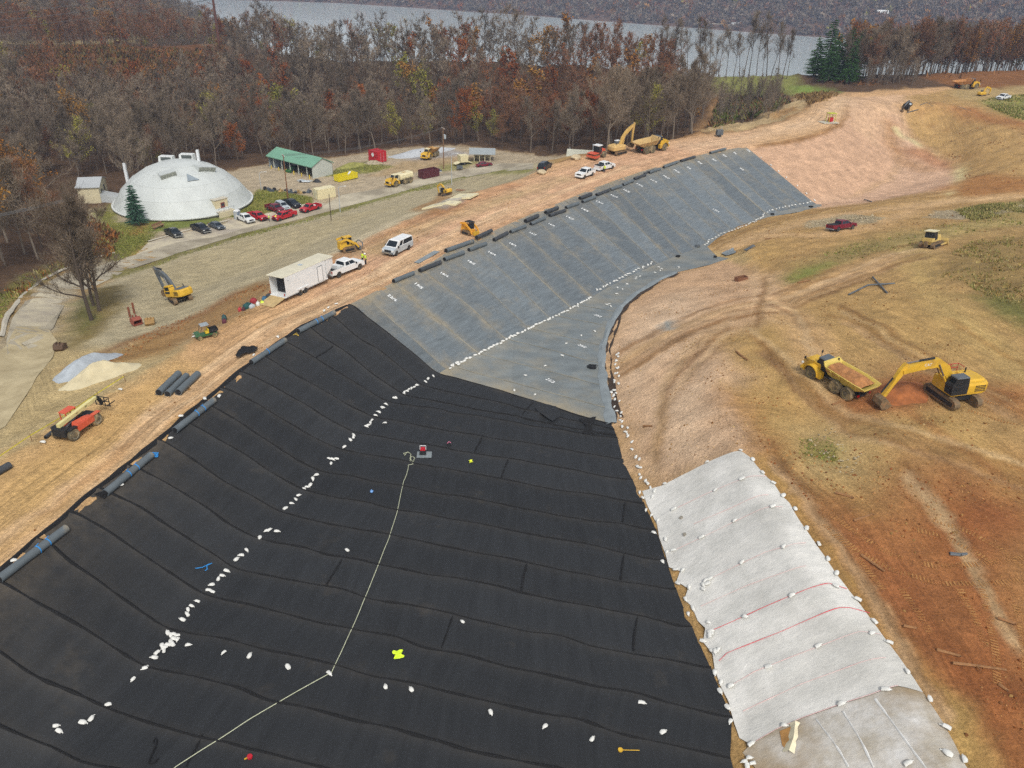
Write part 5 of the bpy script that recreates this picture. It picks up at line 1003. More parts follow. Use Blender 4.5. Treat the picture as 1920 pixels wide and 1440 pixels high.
pickup('small white pickup facing the camera on the far berm road', V3((1097, 331)), ang((1110, 326), (1088, 334)), M_WHT, None, L=5.4, bump=M_WHT)
pickup('small white pickup facing away with a worker behind it', V3((1133, 318)), ang((1120, 321), (1146, 314)), M_WHT, None, L=5.4, bed='cover', bump=M_WHT)
pickup('burgundy pickup with a covered bed on the right haul road', V3((1577, 431)), ang((1555, 434), (1600, 427)), M_DRED, None, bed='cover')
pickup('white pickup alone in the grass at the far right', V3((1880, 187)), ang((1895, 184), (1865, 189)), M_WHT, None)
car('maroon sedan in front of the small grey roofed shelter', V3((908, 312)), ang((898, 313), (922, 310)), M_DRED)
car('black SUV half hidden behind the berm edge', V3((1022, 317)), ang((1022, 317), (1035, 309)), M_BLKP, suv=True, name='parked_car')
# ---- cargo trailer and ramp
c0 = V3((563, 545)); rz = ang((510, 568), (610, 523)); t = thing('cargo_trailer', 'long white enclosed cargo trailer with rear ramp lowered', 'trailer', c0, rz, None, gn(c0[0], c0[1], 3))
MB().box((0, -1.27, 1.9), (7.7, .06, 2.7)).box((0, 1.27, 1.9), (7.7, .06, 2.7)).box((4.07, 0, 1.9), (.06, 2.48, 2.7)).box((0, 0, .58), (8.2, 2.6, .1)).build('body', M_WHT, t)
MB().loft([[(4.1, -1.3, 3.25), (4.1, 1.3, 3.25), (4.1, 1.3, 1.2), (4.1, -1.3, 1.2)], [(5.6, -1.1, 3.2), (5.6, 1.1, 3.2), (5.6, 1.1, 2.0), (5.6, -1.1, 2.0)]]).build('gooseneck', M_WHT, t)
MB().box((.7, 0, 3.29), (9.9, 2.66, .08), top=(.99, .96)).build('roof', mat('trailer_roof', 'c9c3ac', .7, .1, .6), t); MB().box((.6, 0, 3.37), (.5, .5, .1)).build('roof_vent', M_SILV, t)
MB().box((-3.9, 0, 1.9), (.04, 2.4, 2.6)).build('interior_shade', M_BLK, t).location = (1.2, 0, 0)  # black panel inside the open rear stands in for interior shade
d_ = MB().box((2.7, -1.31, 1.75), (.9, .03, 1.9)).build('side_door', mat('door_white', 'e2e3e1', .4, .03), t)
MB().box((2.22, -1.32, 1.75), (.05, .04, 2.)).box((3.18, -1.32, 1.75), (.05, .04, 2.)).box((2.7, -1.32, 2.74), (1., .04, .05)).build('frame', M_DGREY, d_)
for x in (-1.3, -.35):
    for s_ in (-1, 1): wheel(t, x, s_*1.18, .4, .25)
for s_ in (-1, 1): MB().box((-.8, s_*1.33, .95), (2.1, .1, .16)).build('fender', M_WHT, t)
MB().box((-5.2, 0, .3), (2.3, 2.35, .07), ry=-.2).build('ramp', mat('ramp_wood', 'b39b6d', .85, .15, 2.), t)
MB().cyl((4.4, 0, .1), (4.4, 0, 1.3), .06, n=8).build('jack', M_BLK, t)
for s_ in (-1, 1): MB().box((-4.12, s_*1.2, 1.0), (.05, .12, .3)).build('tail_light', M_TAIL, t)
letters('4WD', .12, t, M_GREYP, (-3.3, -1.305, 2.6), (math.pi/2, 0, 0), 'marking')
# ---- people
def skin(name, joints, edges, m, par, sub=1):
    me = bpy.data.meshes.new(name); me.from_pydata([j[:3] for j in joints], edges, []); o = bpy.data.objects.new(name, me); COL.objects.link(o); o.parent = par; me.materials.append(m)
    md = o.modifiers.new('Skin', 'SKIN')
    for v, j in zip(me.skin_vertices[0].data, joints): v.radius = (j[3], j[3]*(j[4] if len(j) > 4 else 1))
    me.skin_vertices[0].data[0].use_root = True; md.use_smooth_shade = True
    s2 = o.modifiers.new('Sub', 'SUBSURF'); s2.levels = sub; s2.render_levels = sub; return o
M_SKIN = mat('skin', 'b98a6c', .6, .08, 8.); M_VEST = mat('vest_yellow', 'c8e030', .7, .08, 6.); M_TROU = mat('dark_trousers', '2e3440', .9, .15, 6.); M_HAT = mat('hard_hat', 'dfe3d8', .4, .05, 4.); M_STRIP = mat('grey_stripe', 'c9cdca', .4, .05, 4.)
def person(label, p, rz, lean=0., vest=M_VEST, hat=M_HAT, group=None, armf=.15):
    t = thing('person', label, 'person', p, rz, group); sl_ = math.sin(lean); cl = math.cos(lean)
    up = lambda x, y, z: (x*cl+(z-.92)*sl_, y, .92+(z-.92)*cl-x*sl_) if z > .92 else (x, y, z)
    J = [(*up(0, 0, .95), .13, .8), (*up(0, 0, 1.2), .13, .75), (*up(0, 0, 1.42), .15, .7), (*up(0, 0, 1.53), .055), (*up(.02, 0, 1.64), .085, 1.15), (*up(.02, 0, 1.73), .075)]; E_ = [(0, 1), (1, 2), (2, 3), (3, 4), (4, 5)]
    J.append((*up(.12, 0, 1.62), .02)); E_.append((4, 6))
    for s_ in (-1, 1):
        b_ = len(J); J += [(*up(0, s_*.19, 1.42), .06), (*up(.04, s_*.26, 1.15), .045), (*up(.04+armf, s_*.24, .93 if armf < .3 else 1.0), .035), (*up(.06+armf*1.2, s_*.24, .84 if armf < .3 else .98), .035, .6)]
        E_ += [(2, b_), (b_, b_+1), (b_+1, b_+2), (b_+2, b_+3)]; h = J[b_+3]; w_ = len(J)
        for i, (dy, l_) in enumerate(((-.03, .075), (-.01, .085), (.012, .08), (.033, .06))): J.append((h[0]+l_*.35, h[1]+dy, h[2]-l_, .009)); E_.append((b_+3, w_+i))
        J.append((h[0]+.05, h[1]-s_*.05, h[2]-.03, .011)); E_.append((b_+3, w_+4))
        f = len(J); J += [(0, s_*.1, .88, .085), (.02, s_*.11, .48, .06), (-.01, s_*.12, .09, .045), (.16, s_*.13, .04, .04, .8)]; E_ += [(0, f), (f, f+1), (f+1, f+2), (f+2, f+3)]
    skin('body', J, E_, M_SKIN, t)
    skin('trousers', [(*up(0, 0, .97), .16, .85)]+[q for s_ in (-1, 1) for q in ((0, s_*.1, .86, .105), (.02, s_*.11, .48, .085), (-.01, s_*.12, .12, .075))], [(0, 1), (1, 2), (2, 3), (0, 4), (4, 5), (5, 6)], M_TROU, t)
    ring = lambda z, rx, ry: [up(rx*math.cos(a), ry*math.sin(a), z) for a in [2*math.pi*i/12 for i in range(12)]]
    v_ = MB().loft([ring(.93, .15, .2), ring(1.15, .15, .2), ring(1.38, .16, .23), ring(1.5, .1, .16)], False).build('vest', vest, t, smooth=True)
    MB().loft([ring(1.08, .16, .21), ring(1.14, .16, .21)], False).build('reflective_band', M_STRIP, v_)
    for s_ in (-1, 1): MB().tube([up(0, s_*.19, 1.43), up(.03, s_*.25, 1.2)], .075, 8).build('sleeve', vest, t, smooth=True)
    ht = MB().loft([[tuple(up(.02+r*math.cos(a)*1.15, r*math.sin(a), z)) for a in [2*math.pi*i/12 for i in range(12)]] for r, z in ((.15, 1.70), (.12, 1.71), (.115, 1.77), (.08, 1.83), (.02, 1.85))]).build('hard_hat', hat, t, smooth=True)
    return t
person('worker in yellow vest standing at the nose of the white pickup', V3((686, 497)), ang((686, 496), (660, 500)), .05)
person('worker in dark jacket and vest behind the other by the white pickup', V3((680, 494)), ang((680, 494), (700, 490)), .1, hat=mat('dark_hat', '3a3a34', .6))
person('worker in yellow vest standing between the two red pickups', V3((505, 416)), ang((505, 416), (520, 414)), .1)
person('worker bending over at the nose of the red service pickup', V3((516, 415)), ang((516, 415), (530, 412)), .7, armf=.35)
person('worker in lime vest standing at the back of the white pickup', V3((1133, 324)), ang((1133, 323), (1140, 318)), .05)
# ---- rolls of liner along the crest
M_ROLL = mat('roll_grey', '596165', .6, .12, 1.2, dirt=DUST(.12)); M_ROLLB = mat('roll_black', '3a3e42', .7, .15, 1.2, dirt=DUST(.15)); M_CORE = mat('roll_core', '17181a', .8); M_STRAP = mat('blue_strap', '2f86c8', .6, .1, 4.)
def roll(label, a, b, r, m=None, group='liner rolls along the crest', straps=(), lift=0., L=None):
    r *= .88; P, Q = Vector(hit(*a)), Vector(hit(*b)); c = (P+Q)/2; d = (Q-P)
    t = thing('liner_roll', label, 'liner roll', c, math.atan2(d.y, d.x), group); l = (d.xy.length if L is None else L)/2; s_ = math.atan2(d.z, d.xy.length)
    t.rotation_euler = (0, -s_, math.atan2(d.y, d.x)); n = 18; secs = []
    for k, x in enumerate(np.linspace(-l, l, 9)):
        rr = r*(1+.05*(rb.random()-.5)); secs.append([(x, rr*math.cos(q), lift+r*.93+rr*math.sin(q)) for q in [2*math.pi*i/n for i in range(n)]])
    mb = MB().loft(secs); mb.box((0, r*.75, lift+.06), (2*l*.98, r*.9, .03)); mb.build('wound_sheet', m or M_ROLL, t, smooth=True)
    for s2 in (-1, 1): MB().cyl((s2*(l-.02), 0, lift+r), (s2*(l+.025), 0, lift+r), r*.86, n=16).cyl((s2*l, 0, lift+r), (s2*(l+.07), 0, lift+r), r*.3, n=10).build('core', M_CORE, t)
    for u in straps:
        MB().loft([[(x, (r+.03)*math.cos(q), lift+r*.93+(r+.03)*math.sin(q)) for q in [2*math.pi*i/n for i in range(n)]] for x in (u*l-.05, u*l+.05)], False).tube([(u*l, .2*r, lift+r*1.98), (u*l+.3, .5*r, lift+r*1.9), (u*l+.5, r, lift+r*1.5)], .03).build('strap', M_STRAP, t)
    return t
NR = 'grey rolls on the black liner crest'
roll('largest grey roll with two blue straps at the left frame edge', (0, 1092), (126, 996), .36, None, NR, (.1, .4))
roll('grey roll with two blue straps and loose flap above the black liner', (199, 930), (285, 858), .36, None, NR, (-.05, .3))
roll('grey roll with two blue straps behind the telehandler tracks', (329, 812), (402, 755), .36, None, NR, (.05, .4))
roll('grey roll with one blue strap beside the crumpled black sheet', (472, 684), (535, 642), .36, None, NR, (-.1,))
roll('grey roll with two blue straps at the top corner of the black liner', (560, 625), (627, 590), .36, None, NR, (-.05, .25))
CR = ((787, 511), (826, 495)), ((833, 490), (869, 477)), ((879, 472), (911, 460)), ((926, 453), (951, 440)), ((957, 438), (985, 427)), ((995, 423), (1021, 412)), ((1030, 407), (1060, 397)), ((1061, 392), (1084, 384)), ((1092, 381), (1116, 372)), ((1118, 368), (1142, 359)), ((1144, 358), (1165, 351)), ((1168, 349), (1187, 341)), ((1189, 338), (1210, 330)), ((1217, 326), (1237, 319)), ((1244, 316), (1272, 305)), ((1276, 304), (1303, 296)), ((1331, 289), (1360, 281))
roll('short grey roll bound with dark bands at the grey liner corner', (738, 531), (775, 516), .36, None)
for k, (a, b) in enumerate(CR): roll('grey roll lying end to end along the grey liner crest', a, b, .36, M_ROLL if k % 3 else M_ROLLB)
roll('long grey roll lying loose behind the first crest rolls', (836, 474), (886, 456), .4, None, 'loose rolls on the berm road')
roll('black roll carried on the forks of the track loader', (893, 452), (921, 439), .36, M_ROLLB, 'loose rolls on the berm road', (), .3)
roll('short dark roll loose beside the crest right of the loader', (985, 418), (1008, 408), .42, M_ROLLB, 'loose rolls on the berm road')
roll('second short dark roll loose farther along the crest', (1023, 402), (1045, 393), .42, M_ROLLB, 'loose rolls on the berm road')
roll('third short dark roll loose nearest the white pickups', (1087, 375), (1108, 367), .42, M_ROLLB, 'loose rolls on the berm road')
roll('thin dark roll lying behind the crest below the pickups', (1208, 327), (1227, 320), .25, M_ROLLB, 'loose rolls on the berm road')
TR = 'three grey rolls side by side on the berm road'
roll('left one of three grey rolls side by side', (299, 742), (336, 706), .42, None, TR); roll('middle one of three grey rolls side by side', (315, 744), (351, 709), .38, None, TR); roll('right one of three grey rolls side by side', (335, 741), (372, 706), .4, None, TR)
roll('dark roll end cut by the left frame edge', (-14, 897), (20, 877), .36, M_ROLLB, None); roll('short dark pipe roll behind the telehandler', (86, 823), (97, 814), .2, M_ROLLB, None)
# ------------------------------------------------------------------ buildings, poles and small things
M_DOME = mat('dome_coating', 'bcc1be', .6, .07, .25, dirt=('9a9f98', .16)); M_BEIGE = mat('beige_wall', 'c9bf9f', .7, .06, .5, dirt=DUST(.1)); M_ROOFG = mat('grey_roof', 'a9adae', .6, .06, .4, dirt=('8a8a84', .15)); M_CONC = mat('concrete', 'b8b1a0', .85, .1, .8)
M_GRNR = mat('green_roof', '6f9c84', .5, .05, .5); M_SHED = mat('shed_wall', 'b9beb6', .6, .05, .5); M_WOOD = mat('pole_wood', '7a5c40', .85, .2, 2.); M_WIRE = mat('wire', '4a4a4a', .6); M_WINDOW = mat('window_glass', '39424a', .15); M_TAN = mat('tan_paint', 'cfc3a0', .6, .05, .6, dirt=DUST(.1))
def up_h(base, py, lo=1., hi=40.):
    """height above a base point whose top reaches row py of the photograph"""
    for _ in range(40):
        m = (lo+hi)/2; v = np.array([base[0], base[1], base[2]+m])-CAMP; y = 720-FPX*(v@cU)/(v@cF)
        if y > py: lo = m
        else: hi = m
    return m
# dome
dc = hit(346, 380); DA, DH = 16.7, 10.0; DR = (DA*DA+DH*DH)/(2*DH); dC = np.array([dc[0], dc[1], dc[2]+.7+DH-DR])
dome = thing('dome_building', 'large pale grey faceted dome building beside the parking area', 'dome', (dc[0], dc[1], dc[2]), 0)
dl = lambda az, rr: (dc[0]*0+rr*math.cos(az), rr*math.sin(az))
rings = [1., .86, .69, .5, .3, .12]; NS = 25; secs = []
for k, f_ in enumerate(rings):
    r_ = DA*f_; z_ = .7+DH-DR+math.sqrt(DR*DR-r_*r_); o_ = .5*(k % 2)
    secs.append([(r_*math.cos(2*math.pi*(i+o_)/NS), r_*math.sin(2*math.pi*(i+o_)/NS), z_) for i in range(NS)])
mb = MB(); mb.v = [p for s_ in secs for p in s_]+[(0, 0, .7+DH)]
for k in range(len(secs)-1):
    for i in range(NS):
        a, b, c, d = k*NS+i, k*NS+(i+1) % NS, (k+1)*NS+i, (k+1)*NS+(i+1) % NS
        mb.f += [(a, b, c), (b, d, c)] if k % 2 == 0 else [(a, d, c), (a, b, d)]
for i in range(NS): mb.f.append(((len(secs)-1)*NS+i, (len(secs)-1)*NS+(i+1) % NS, len(mb.v)-1))
mb.build('shell', M_DOME, dome)
sm = MB()
for k in range(len(secs)-1):
    for i in range(NS): sm.tube([secs[k][i], secs[k][(i+1) % NS]], .035, 4)
    if k < 4:
        for i in range(NS): sm.tube([secs[k][i], secs[k+1][i]], .02, 4)
sm.build('panel_seams', mat('seam_grey', 'b0b4b0', .8), dome)
MB().cyl((0, 0, -.6), (0, 0, .62), DA-.25, n=50, caps=False).build('base_wall', mat('stained_wall', '8d8c80', .85, .35, .5), dome); MB().loft([[(r_*math.cos(2*math.pi*i/50), r_*math.sin(2*math.pi*i/50), z_) for i in range(50)] for r_, z_ in ((DA-.1, .55), (DA+.3, .55), (DA+.3, .78), (DA-.1, .8))], False).build('base_rim', mat('rim_white', 'c9ccc8', .6), dome)
def dome_at(px, py):
    d = ray(px, py); d = d/np.linalg.norm(d); o = CAMP-dC; b = o@d; c = o@o-DR*DR; q = b*b-c
    p = CAMP+d*(-b-math.sqrt(max(q, 0))); return p
def dome_frame(p):
    n = Vector((p-dC)/np.linalg.norm(p-dC)); e = Vector((0, 0, 1)).cross(n).normalized(); u = n.cross(e)
    L_ = Vector((p[0]-dc[0], p[1]-dc[1], p[2]-dc[2])); M = Matrix((e, u, n)).transposed().to_4x4(); M.translation = L_; return M
for px, py, w_, tw in ((316, 330, 3.8, .5), (386, 319, 4.6, -.45)):
    M = dome_frame(dome_at(px, py)) @ Matrix.Rotation(tw, 4, 'Z')
    o = MB().add([(-w_/2, -.5, -.3), (w_/2, -.5, -.3), (w_/2, 2.4, -.3), (-w_/2, 2.4, -.3), (-w_/2, -.5, 1.15), (w_/2, -.5, 1.15), (w_/2, 2.4, .05), (-w_/2, 2.4, .05)], [(3, 2, 1, 0), (4, 5, 6, 7), (0, 1, 5, 4), (1, 2, 6, 5), (2, 3, 7, 6), (3, 0, 4, 7)], M).build('roof_vent', M_DOME, dome)
    lv = MB(); lv.add([(-w_/2+.12, -.515, -.1), (w_/2-.12, -.515, -.1), (w_/2-.12, -.515, 1.03), (-w_/2+.12, -.515, 1.03)], [(0, 1, 2, 3)], M)
    for x in np.linspace(-w_/2+.1, w_/2-.1, 5): lv.box((x, -.54, .45), (.07, .05, 1.2), M)
    for z in (.1, .45, .8): lv.box((0, -.54, z), (w_-.2, .05, .06), M)
    lv.build('louver', mat('louver_grey', '9a9e94', .7, .2, 2.), o)
for px, w_ in ((311, 4.), (352, 4.)):
    p = hit(px, 378); az = math.atan2(7., p[0]-dc[0]); x = (p[0]-dc[0]); r_ = math.hypot(x, 5.5); z = .7+DH-DR+math.sqrt(DR*DR-r_*r_)
    o = MB().box((x, 5.5, z+.5), (3.6, 2.2, 1.5), top=(.95, .9)).build('roof_vent', mat('vent_white', 'd3d6d3', .5), dome); MB().box((x+.2, 4.38, z+.75), (2.6, .06, .8)).build('louver', mat('louver_dark', '4c5350', .7), o)
M = dome_frame(dome_at(359, 333)); MB().add([(-1.35, -1.1, .03), (1.5, -1.1, .03), (-.6, 1.5, .03), (-1.35, -1.1, .12), (1.5, -1.1, .12), (-.6, 1.5, .12)], [(0, 2, 1), (3, 4, 5), (0, 1, 4, 3), (1, 2, 5, 4), (2, 0, 3, 5)], M).build('window', mat('dome_window', '8c979d', .25, .15, 1.), dome)
for (bx_, by_), ty in (((242, 343), 306), ((373, 302), 281)):
    p = dome_at(bx_, by_) if bx_ > 300 else hit(246, 372); q = Vector(p)-Vector(dc); h_ = up_h(p, ty); MB().box((q.x, q.y, q.z+h_/2-.3), (.62, .62, h_+.6)).build('vent_stack', mat('stack_white', 'd6d9da', .5), dome)
p = hit(416, 402); az = math.atan2(p[1]-dc[1], p[0]-dc[0]); M = Matrix.Translation((p[0]-dc[0], p[1]-dc[1], 0)) @ Matrix.Rotation(az, 4, 'Z')
o = MB().box((-1.6, 0, 1.9), (4.2, 3.6, 3.9), M).build('entrance_porch', M_TAN, dome); MB().box((.52, .3, 1.9), (.06, 1.15, 2.3), M).build('door', mat('door_red', '7a3b36', .6), o); MB().box((.53, .3, 2.5), (.08, .7, .6), M).build('pane', M_WINDOW, o)
MB().box((-1.6, 0, 3.9), (4.5, 3.9, .14), M).build('porch_roof', M_CONC, o)
a, b = hit(412, 409), hit(441, 402); rz_ = math.atan2(b[1]-a[1], b[0]-a[0]); l_ = math.hypot(b[0]-a[0], b[1]-a[1])
t = thing('loading_ramp_wall', 'low tan retaining wall in front of the dome entrance', 'wall', (a+b)/2, rz_); MB().box((0, 0, .55), (l_, .35, 1.5)).box((l_/2-.15, 1.4, .55), (.3, 2.6, 1.5)).build('wall', M_BEIGE, t); MB().box((0, 1.5, 1.15), (l_-.4, 2.6, .12)).build('landing', M_CONC, t)
tl_ = MB(); [tl_.cyl((x, .0, 1.3), (x, 0, 2.2), .03, n=5) for x in np.linspace(-l_/2+.1, l_/2-.1, 4)]; tl_.cyl((-l_/2, 0, 2.2), (l_/2, 0, 2.2), .03, n=5).build('handrail', M_DGREY, t)
# beige annex
def gable(name, label, A, B, depth, h, rise, wall, roofm, cat='building', over=.35, doors=()):
    """front wall from A to B (world), gable ends at the sides"""
    A = np.array(A); B = np.array(B); rz_ = math.atan2(B[1]-A[1], B[0]-A[0]); L_ = math.hypot(*(B-A)[:2]); z0 = min(A[2], B[2])-.2
    t = thing(name, label, cat, ((A[0]+B[0])/2, (A[1]+B[1])/2, z0), rz_); H_ = h+.2
    MB().add([(-L_/2, 0, 0), (L_/2, 0, 0), (L_/2, 0, H_), (-L_/2, 0, H_), (-L_/2, depth, 0), (L_/2, depth, 0), (L_/2, depth, H_), (-L_/2, depth, H_), (-L_/2, depth/2, H_+rise), (L_/2, depth/2, H_+rise)], [(0, 1, 2, 3), (5, 4, 7, 6), (1, 5, 6, 9, 2), (4, 0, 3, 8, 7)]).build('wall', wall, t)
    for s_ in (0, 1):
        y0, y1 = (-over, depth/2) if s_ == 0 else (depth+over, depth/2); z1 = H_-rise*over/(depth/2)
        MB().add([(-L_/2-over, y0, z1+.02), (L_/2+over, y0, z1+.02), (L_/2+over, y1, H_+rise+.02), (-L_/2-over, y1, H_+rise+.02), (-L_/2-over, y0, z1+.16), (L_/2+over, y0, z1+.16), (L_/2+over, y1, H_+rise+.16), (-L_/2-over, y1, H_+rise+.16)], [(0, 1, 2, 3), (4, 5, 6, 7), (0, 1, 5, 4), (1, 2, 6, 5), (2, 3, 7, 6), (3, 0, 4, 7)]).build('roof', roofm, t)
    return t, L_, H_
t, L_, H_ = gable('annex_building', 'small beige building with pale grey roof left of the dome', hit(150, 381), hit(191, 382), 9.5, 4.2, 1.3, M_BEIGE, M_ROOFG)
for y, z, s_ in ((2.6, 2.6, (1., 1.3)), (4.1, 2.7, (.5, .6)), (6.2, 2.9, (1., 1.3))):
    o = MB().box((L_/2+.02, y, z), (.08, s_[0], s_[1])).build('window', M_WINDOW, t); MB().box((L_/2+.05, y, z-s_[1]/2-.05), (.14, s_[0]+.2, .08)).box((L_/2+.05, y, z), (.1, .06, s_[1])).build('frame', M_DGREY, o)
MB().add([(L_/2+.02, .2, 2.5), (L_/2+6.2, 1., .9), (L_/2+6.2, 4.2, .9), (L_/2+.02, 4.2, 2.5), (L_/2+.02, .2, 0), (L_/2+6.2, 1., 0), (L_/2+6.2, 4.2, 0), (L_/2+.02, 4.2, 0)], [(0, 1, 2, 3), (4, 5, 1, 0), (5, 6, 2, 1), (6, 7, 3, 2)]).build('link_roof', M_ROOFG, t)
# green roofed open shed
A = hit(505, 314); B = hit(587, 335); C_ = hit(626, 327); rz_ = math.atan2(B[1]-A[1], B[0]-A[0]); L_ = math.hypot(*(B-A)[:2]); dp = abs(-math.sin(rz_)*(C_[0]-B[0])+math.cos(rz_)*(C_[1]-B[1])); H_ = up_h(B, 312)
t = thing('open_shed', 'long open fronted shed with green metal roof at the wood edge', 'shed', ((A[0]+B[0])/2, (A[1]+B[1])/2, min(A[2], B[2])-.1), rz_)
MB().add([(L_/2, 0, 0), (L_/2, dp, 0), (L_/2, dp, H_), (L_/2, dp/2, H_+1.9), (L_/2, 0, H_), (L_/2-.15, 0, 0), (L_/2-.15, dp, 0), (L_/2-.15, dp, H_), (L_/2-.15, dp/2, H_+1.9), (L_/2-.15, 0, H_)], [(0, 1, 2, 3, 4), (9, 8, 7, 6, 5), (0, 4, 9, 5), (0, 5, 6, 1)]).build('end_wall', M_SHED, t)
MB().box((0, dp, H_/2), (L_, .12, H_)).box((-L_/2+.08, dp/2, H_/2), (.12, dp, H_)).build('back_wall', mat('shed_back', '8f979a', .6, .1, .5), t)
MB().box((-L_/2+2.2, dp/2, H_/2-.05), (.1, dp-.2, H_-.1)).build('partition', mat('partition_grey', '7b8690', .6, .15, .6), t)
for y0, y1 in ((-.5, dp/2), (dp+.5, dp/2)): MB().add([(-L_/2-.4, y0, H_-.1), (L_/2+.3, y0, H_-.1), (L_/2+.3, y1, H_+1.95), (-L_/2-.4, y1, H_+1.95), (-L_/2-.4, y0, H_+.1), (L_/2+.3, y0, H_+.1), (L_/2+.3, y1, H_+2.1), (-L_/2-.4, y1, H_+2.1)], [(0, 1, 2, 3), (4, 5, 6, 7), (0, 1, 5, 4), (1, 2, 6, 5), (2, 3, 7, 6), (3, 0, 4, 7)]).build('roof', M_GRNR, t)
for x in np.linspace(-L_/2+2.2, L_/2-2.6, 5): MB().box((x, .15, H_/2), (.22, .22, H_)).build('post', M_SHED, t)
def loc_w(t_, x, y): return t_.matrix_world @ Vector((x, y, 0)) if False else (t_.location+Matrix.Rotation(t_.rotation_euler.z, 3, 'Z') @ Vector((x, y, 0)))
shed = t
for k, x in enumerate(np.linspace(-L_/2+2.2, L_/2-.4, 6)):
    p = loc_w(shed, x, -.9); o = MB().cyl((0, 0, -.2), (0, 0, 1.05), .13, n=10).ball((0, 0, 1.05), .13).build('bollard', mat('bollard_yellow', 'd3b92b', .5, .1, 3.), None, smooth=True); o.location = (p.x, p.y, gz(p.x, p.y)); tag(o, 'yellow bollard in front of the open shed', 'bollard', 'bollards in front of the shed')
p = loc_w(shed, -.9, 2.2); GRN = mat('tractor_green', '2f6136', .45, .1, 2.)
t = thing('tractor', 'green tractor parked inside the open shed', 'tractor', (p.x, p.y, gz(p.x, p.y)), shed.rotation_euler.z-1.3)
for x, r_ in ((1.5, .55), (-.9, .85)):
    for s_ in (-1, 1): wheel(t, x, s_*.95, r_, .42, M_TYRE, mat('yellow_rim', 'c9b23a', .5))
MB().box((1.1, 0, 1.25), (2., .8, .75), top=(.92, .85)).box((0, 0, .8), (2.6, .6, .4)).build('hood', GRN, t); MB().box((-.6, 0, 2.0), (1.4, 1.4, 1.5), top=(.9, .9)).build('cab', M_GLASS, t); MB().box((-.6, 0, 2.82), (1.7, 1.65, .16)).build('cab_roof', GRN, t); MB().box((2.9, 0, .7), (.5, 1.9, .7)).build('bucket', GRN, t)
# boxes: containers, skips, booths
def container(label, a, b, d, h, m, cat='container', name='storage_container'):
    A, B = hit(*a), hit(*b); rz_ = math.atan2(B[1]-A[1], B[0]-A[0]); L_ = math.hypot(*(B-A)[:2]); t = thing(name, label, cat, (A+B)/2, rz_)
    mb = MB().box((0, d/2, h/2), (L_, d, h))
    for k in range(int(L_/.35)): mb.box((-L_/2+.2+k*.35, -.02, h/2), (.16, .05, h-.3)); mb.box((-L_/2+.2+k*.35, d+.02, h/2), (.16, .05, h-.3))
    mb.build('body', m, t); MB().box((0, d/2, h+.03), (L_+.06, d+.06, .08)).build('roof', m, t)
    o = MB().box((-L_/2-.03, d/2, h/2), (.06, d-.2, h-.25)).build('door', m, t); MB().cyl((-L_/2-.09, d*.35, .2), (-L_/2-.09, d*.35, h-.2), .03, n=6).cyl((-L_/2-.09, d*.65, .2), (-L_/2-.09, d*.65, h-.2), .03, n=6).build('lock_rod', M_SILV, o); return t
container('cream storage container beside the row of pickups', (597, 375.5), (630, 369), 2.5, 2.6, M_CREAM)
t = container('red shed with a round white sign near the gravel heap', (725, 302), (708, 298), 3.6, 3.2, M_REDP, 'shed', 'red_shed')
disc(MB(), [(.6, -.03), (.6, .03), (.01, .03)], 0, 0, 0).build('sign', M_WHT, t).matrix_local = Matrix.Translation((0, 3.66, 2.2))
def skip(label, a, b, d, h, m):
    A, B = hit(*a), hit(*b); rz_ = math.atan2(B[1]-A[1], B[0]-A[0]); L_ = math.hypot(*(B-A)[:2]); t = thing('skip_container', label, 'skip', (A+B)/2, rz_); mb = MB()
    for y in (0, d): mb.box((0, y, h/2+.15), (L_, .08, h))
    for x in (-L_/2, L_/2): mb.box((x, d/2, h/2+.15), (.08, d, h))
    mb.box((0, d/2, .2), (L_, d, .1)).build('body', m, t); rb_ = MB()
    for k in range(int(L_/.6)+1):
        for y in (-.07, d+.07): rb_.box((-L_/2+.1+k*.6, y, h/2+.15), (.12, .1, h))
    for y in (0, d): rb_.box((0, y, h+.18), (L_+.1, .14, .12))
    rb_.build('ribs', m, t); MB().box((0, d/2, .1), (L_*.9, .2, .2)).build('skid', M_BLK, t); return t
t = skip('bright yellow roll off skip on the yard', (636, 342), (671, 334), 2.2, 1.5, mat('skip_yellow', 'd8c81e', .5, .06, 1.)); MB().box((.8, .6, 1.75), (2.2, .5, .08), rz=.5, ry=-.3).build('plank', M_WHT, t)
skip('dark maroon roll off skip behind the water truck', (794, 337), (824, 330), 2.4, 2.1, mat('skip_maroon', '55242a', .6, .15, 1.))
p = hit(446, 411); t = thing('portable_toilet', 'grey portable toilet with white roof by the dome entrance', 'portable toilet', p, -.3); MB().box((0, 0, 1.05), (1.15, 1.15, 2.1)).build('cabin', mat('toilet_grey', '8b98a6', .5), t); MB().box((0, 0, 2.2), (1.2, 1.2, .25), top=(.7, .7)).build('roof', M_WHT, t); MB().box((0, -.59, 1.0), (.75, .04, 1.85)).build('door', M_ROOFG, t)
p = hit(298, 428); t = thing('wooden_bench', 'long brown timber bench on the lawn before the dome', 'bench', p, ang((287, 431), (309, 423))); MB().box((0, 0, .62), (3.2, .7, .12)).build('seat', mat('timber', '8a6a50', .8, .15, 2.), t); MB().box((0, .45, 1.0), (3.2, .1, .5)).build('backrest', mat('timber', ''), t)
for x in (-1.3, 1.3): MB().box((x, .1, .28), (.14, .6, .56)).build('leg', mat('timber', ''), t)
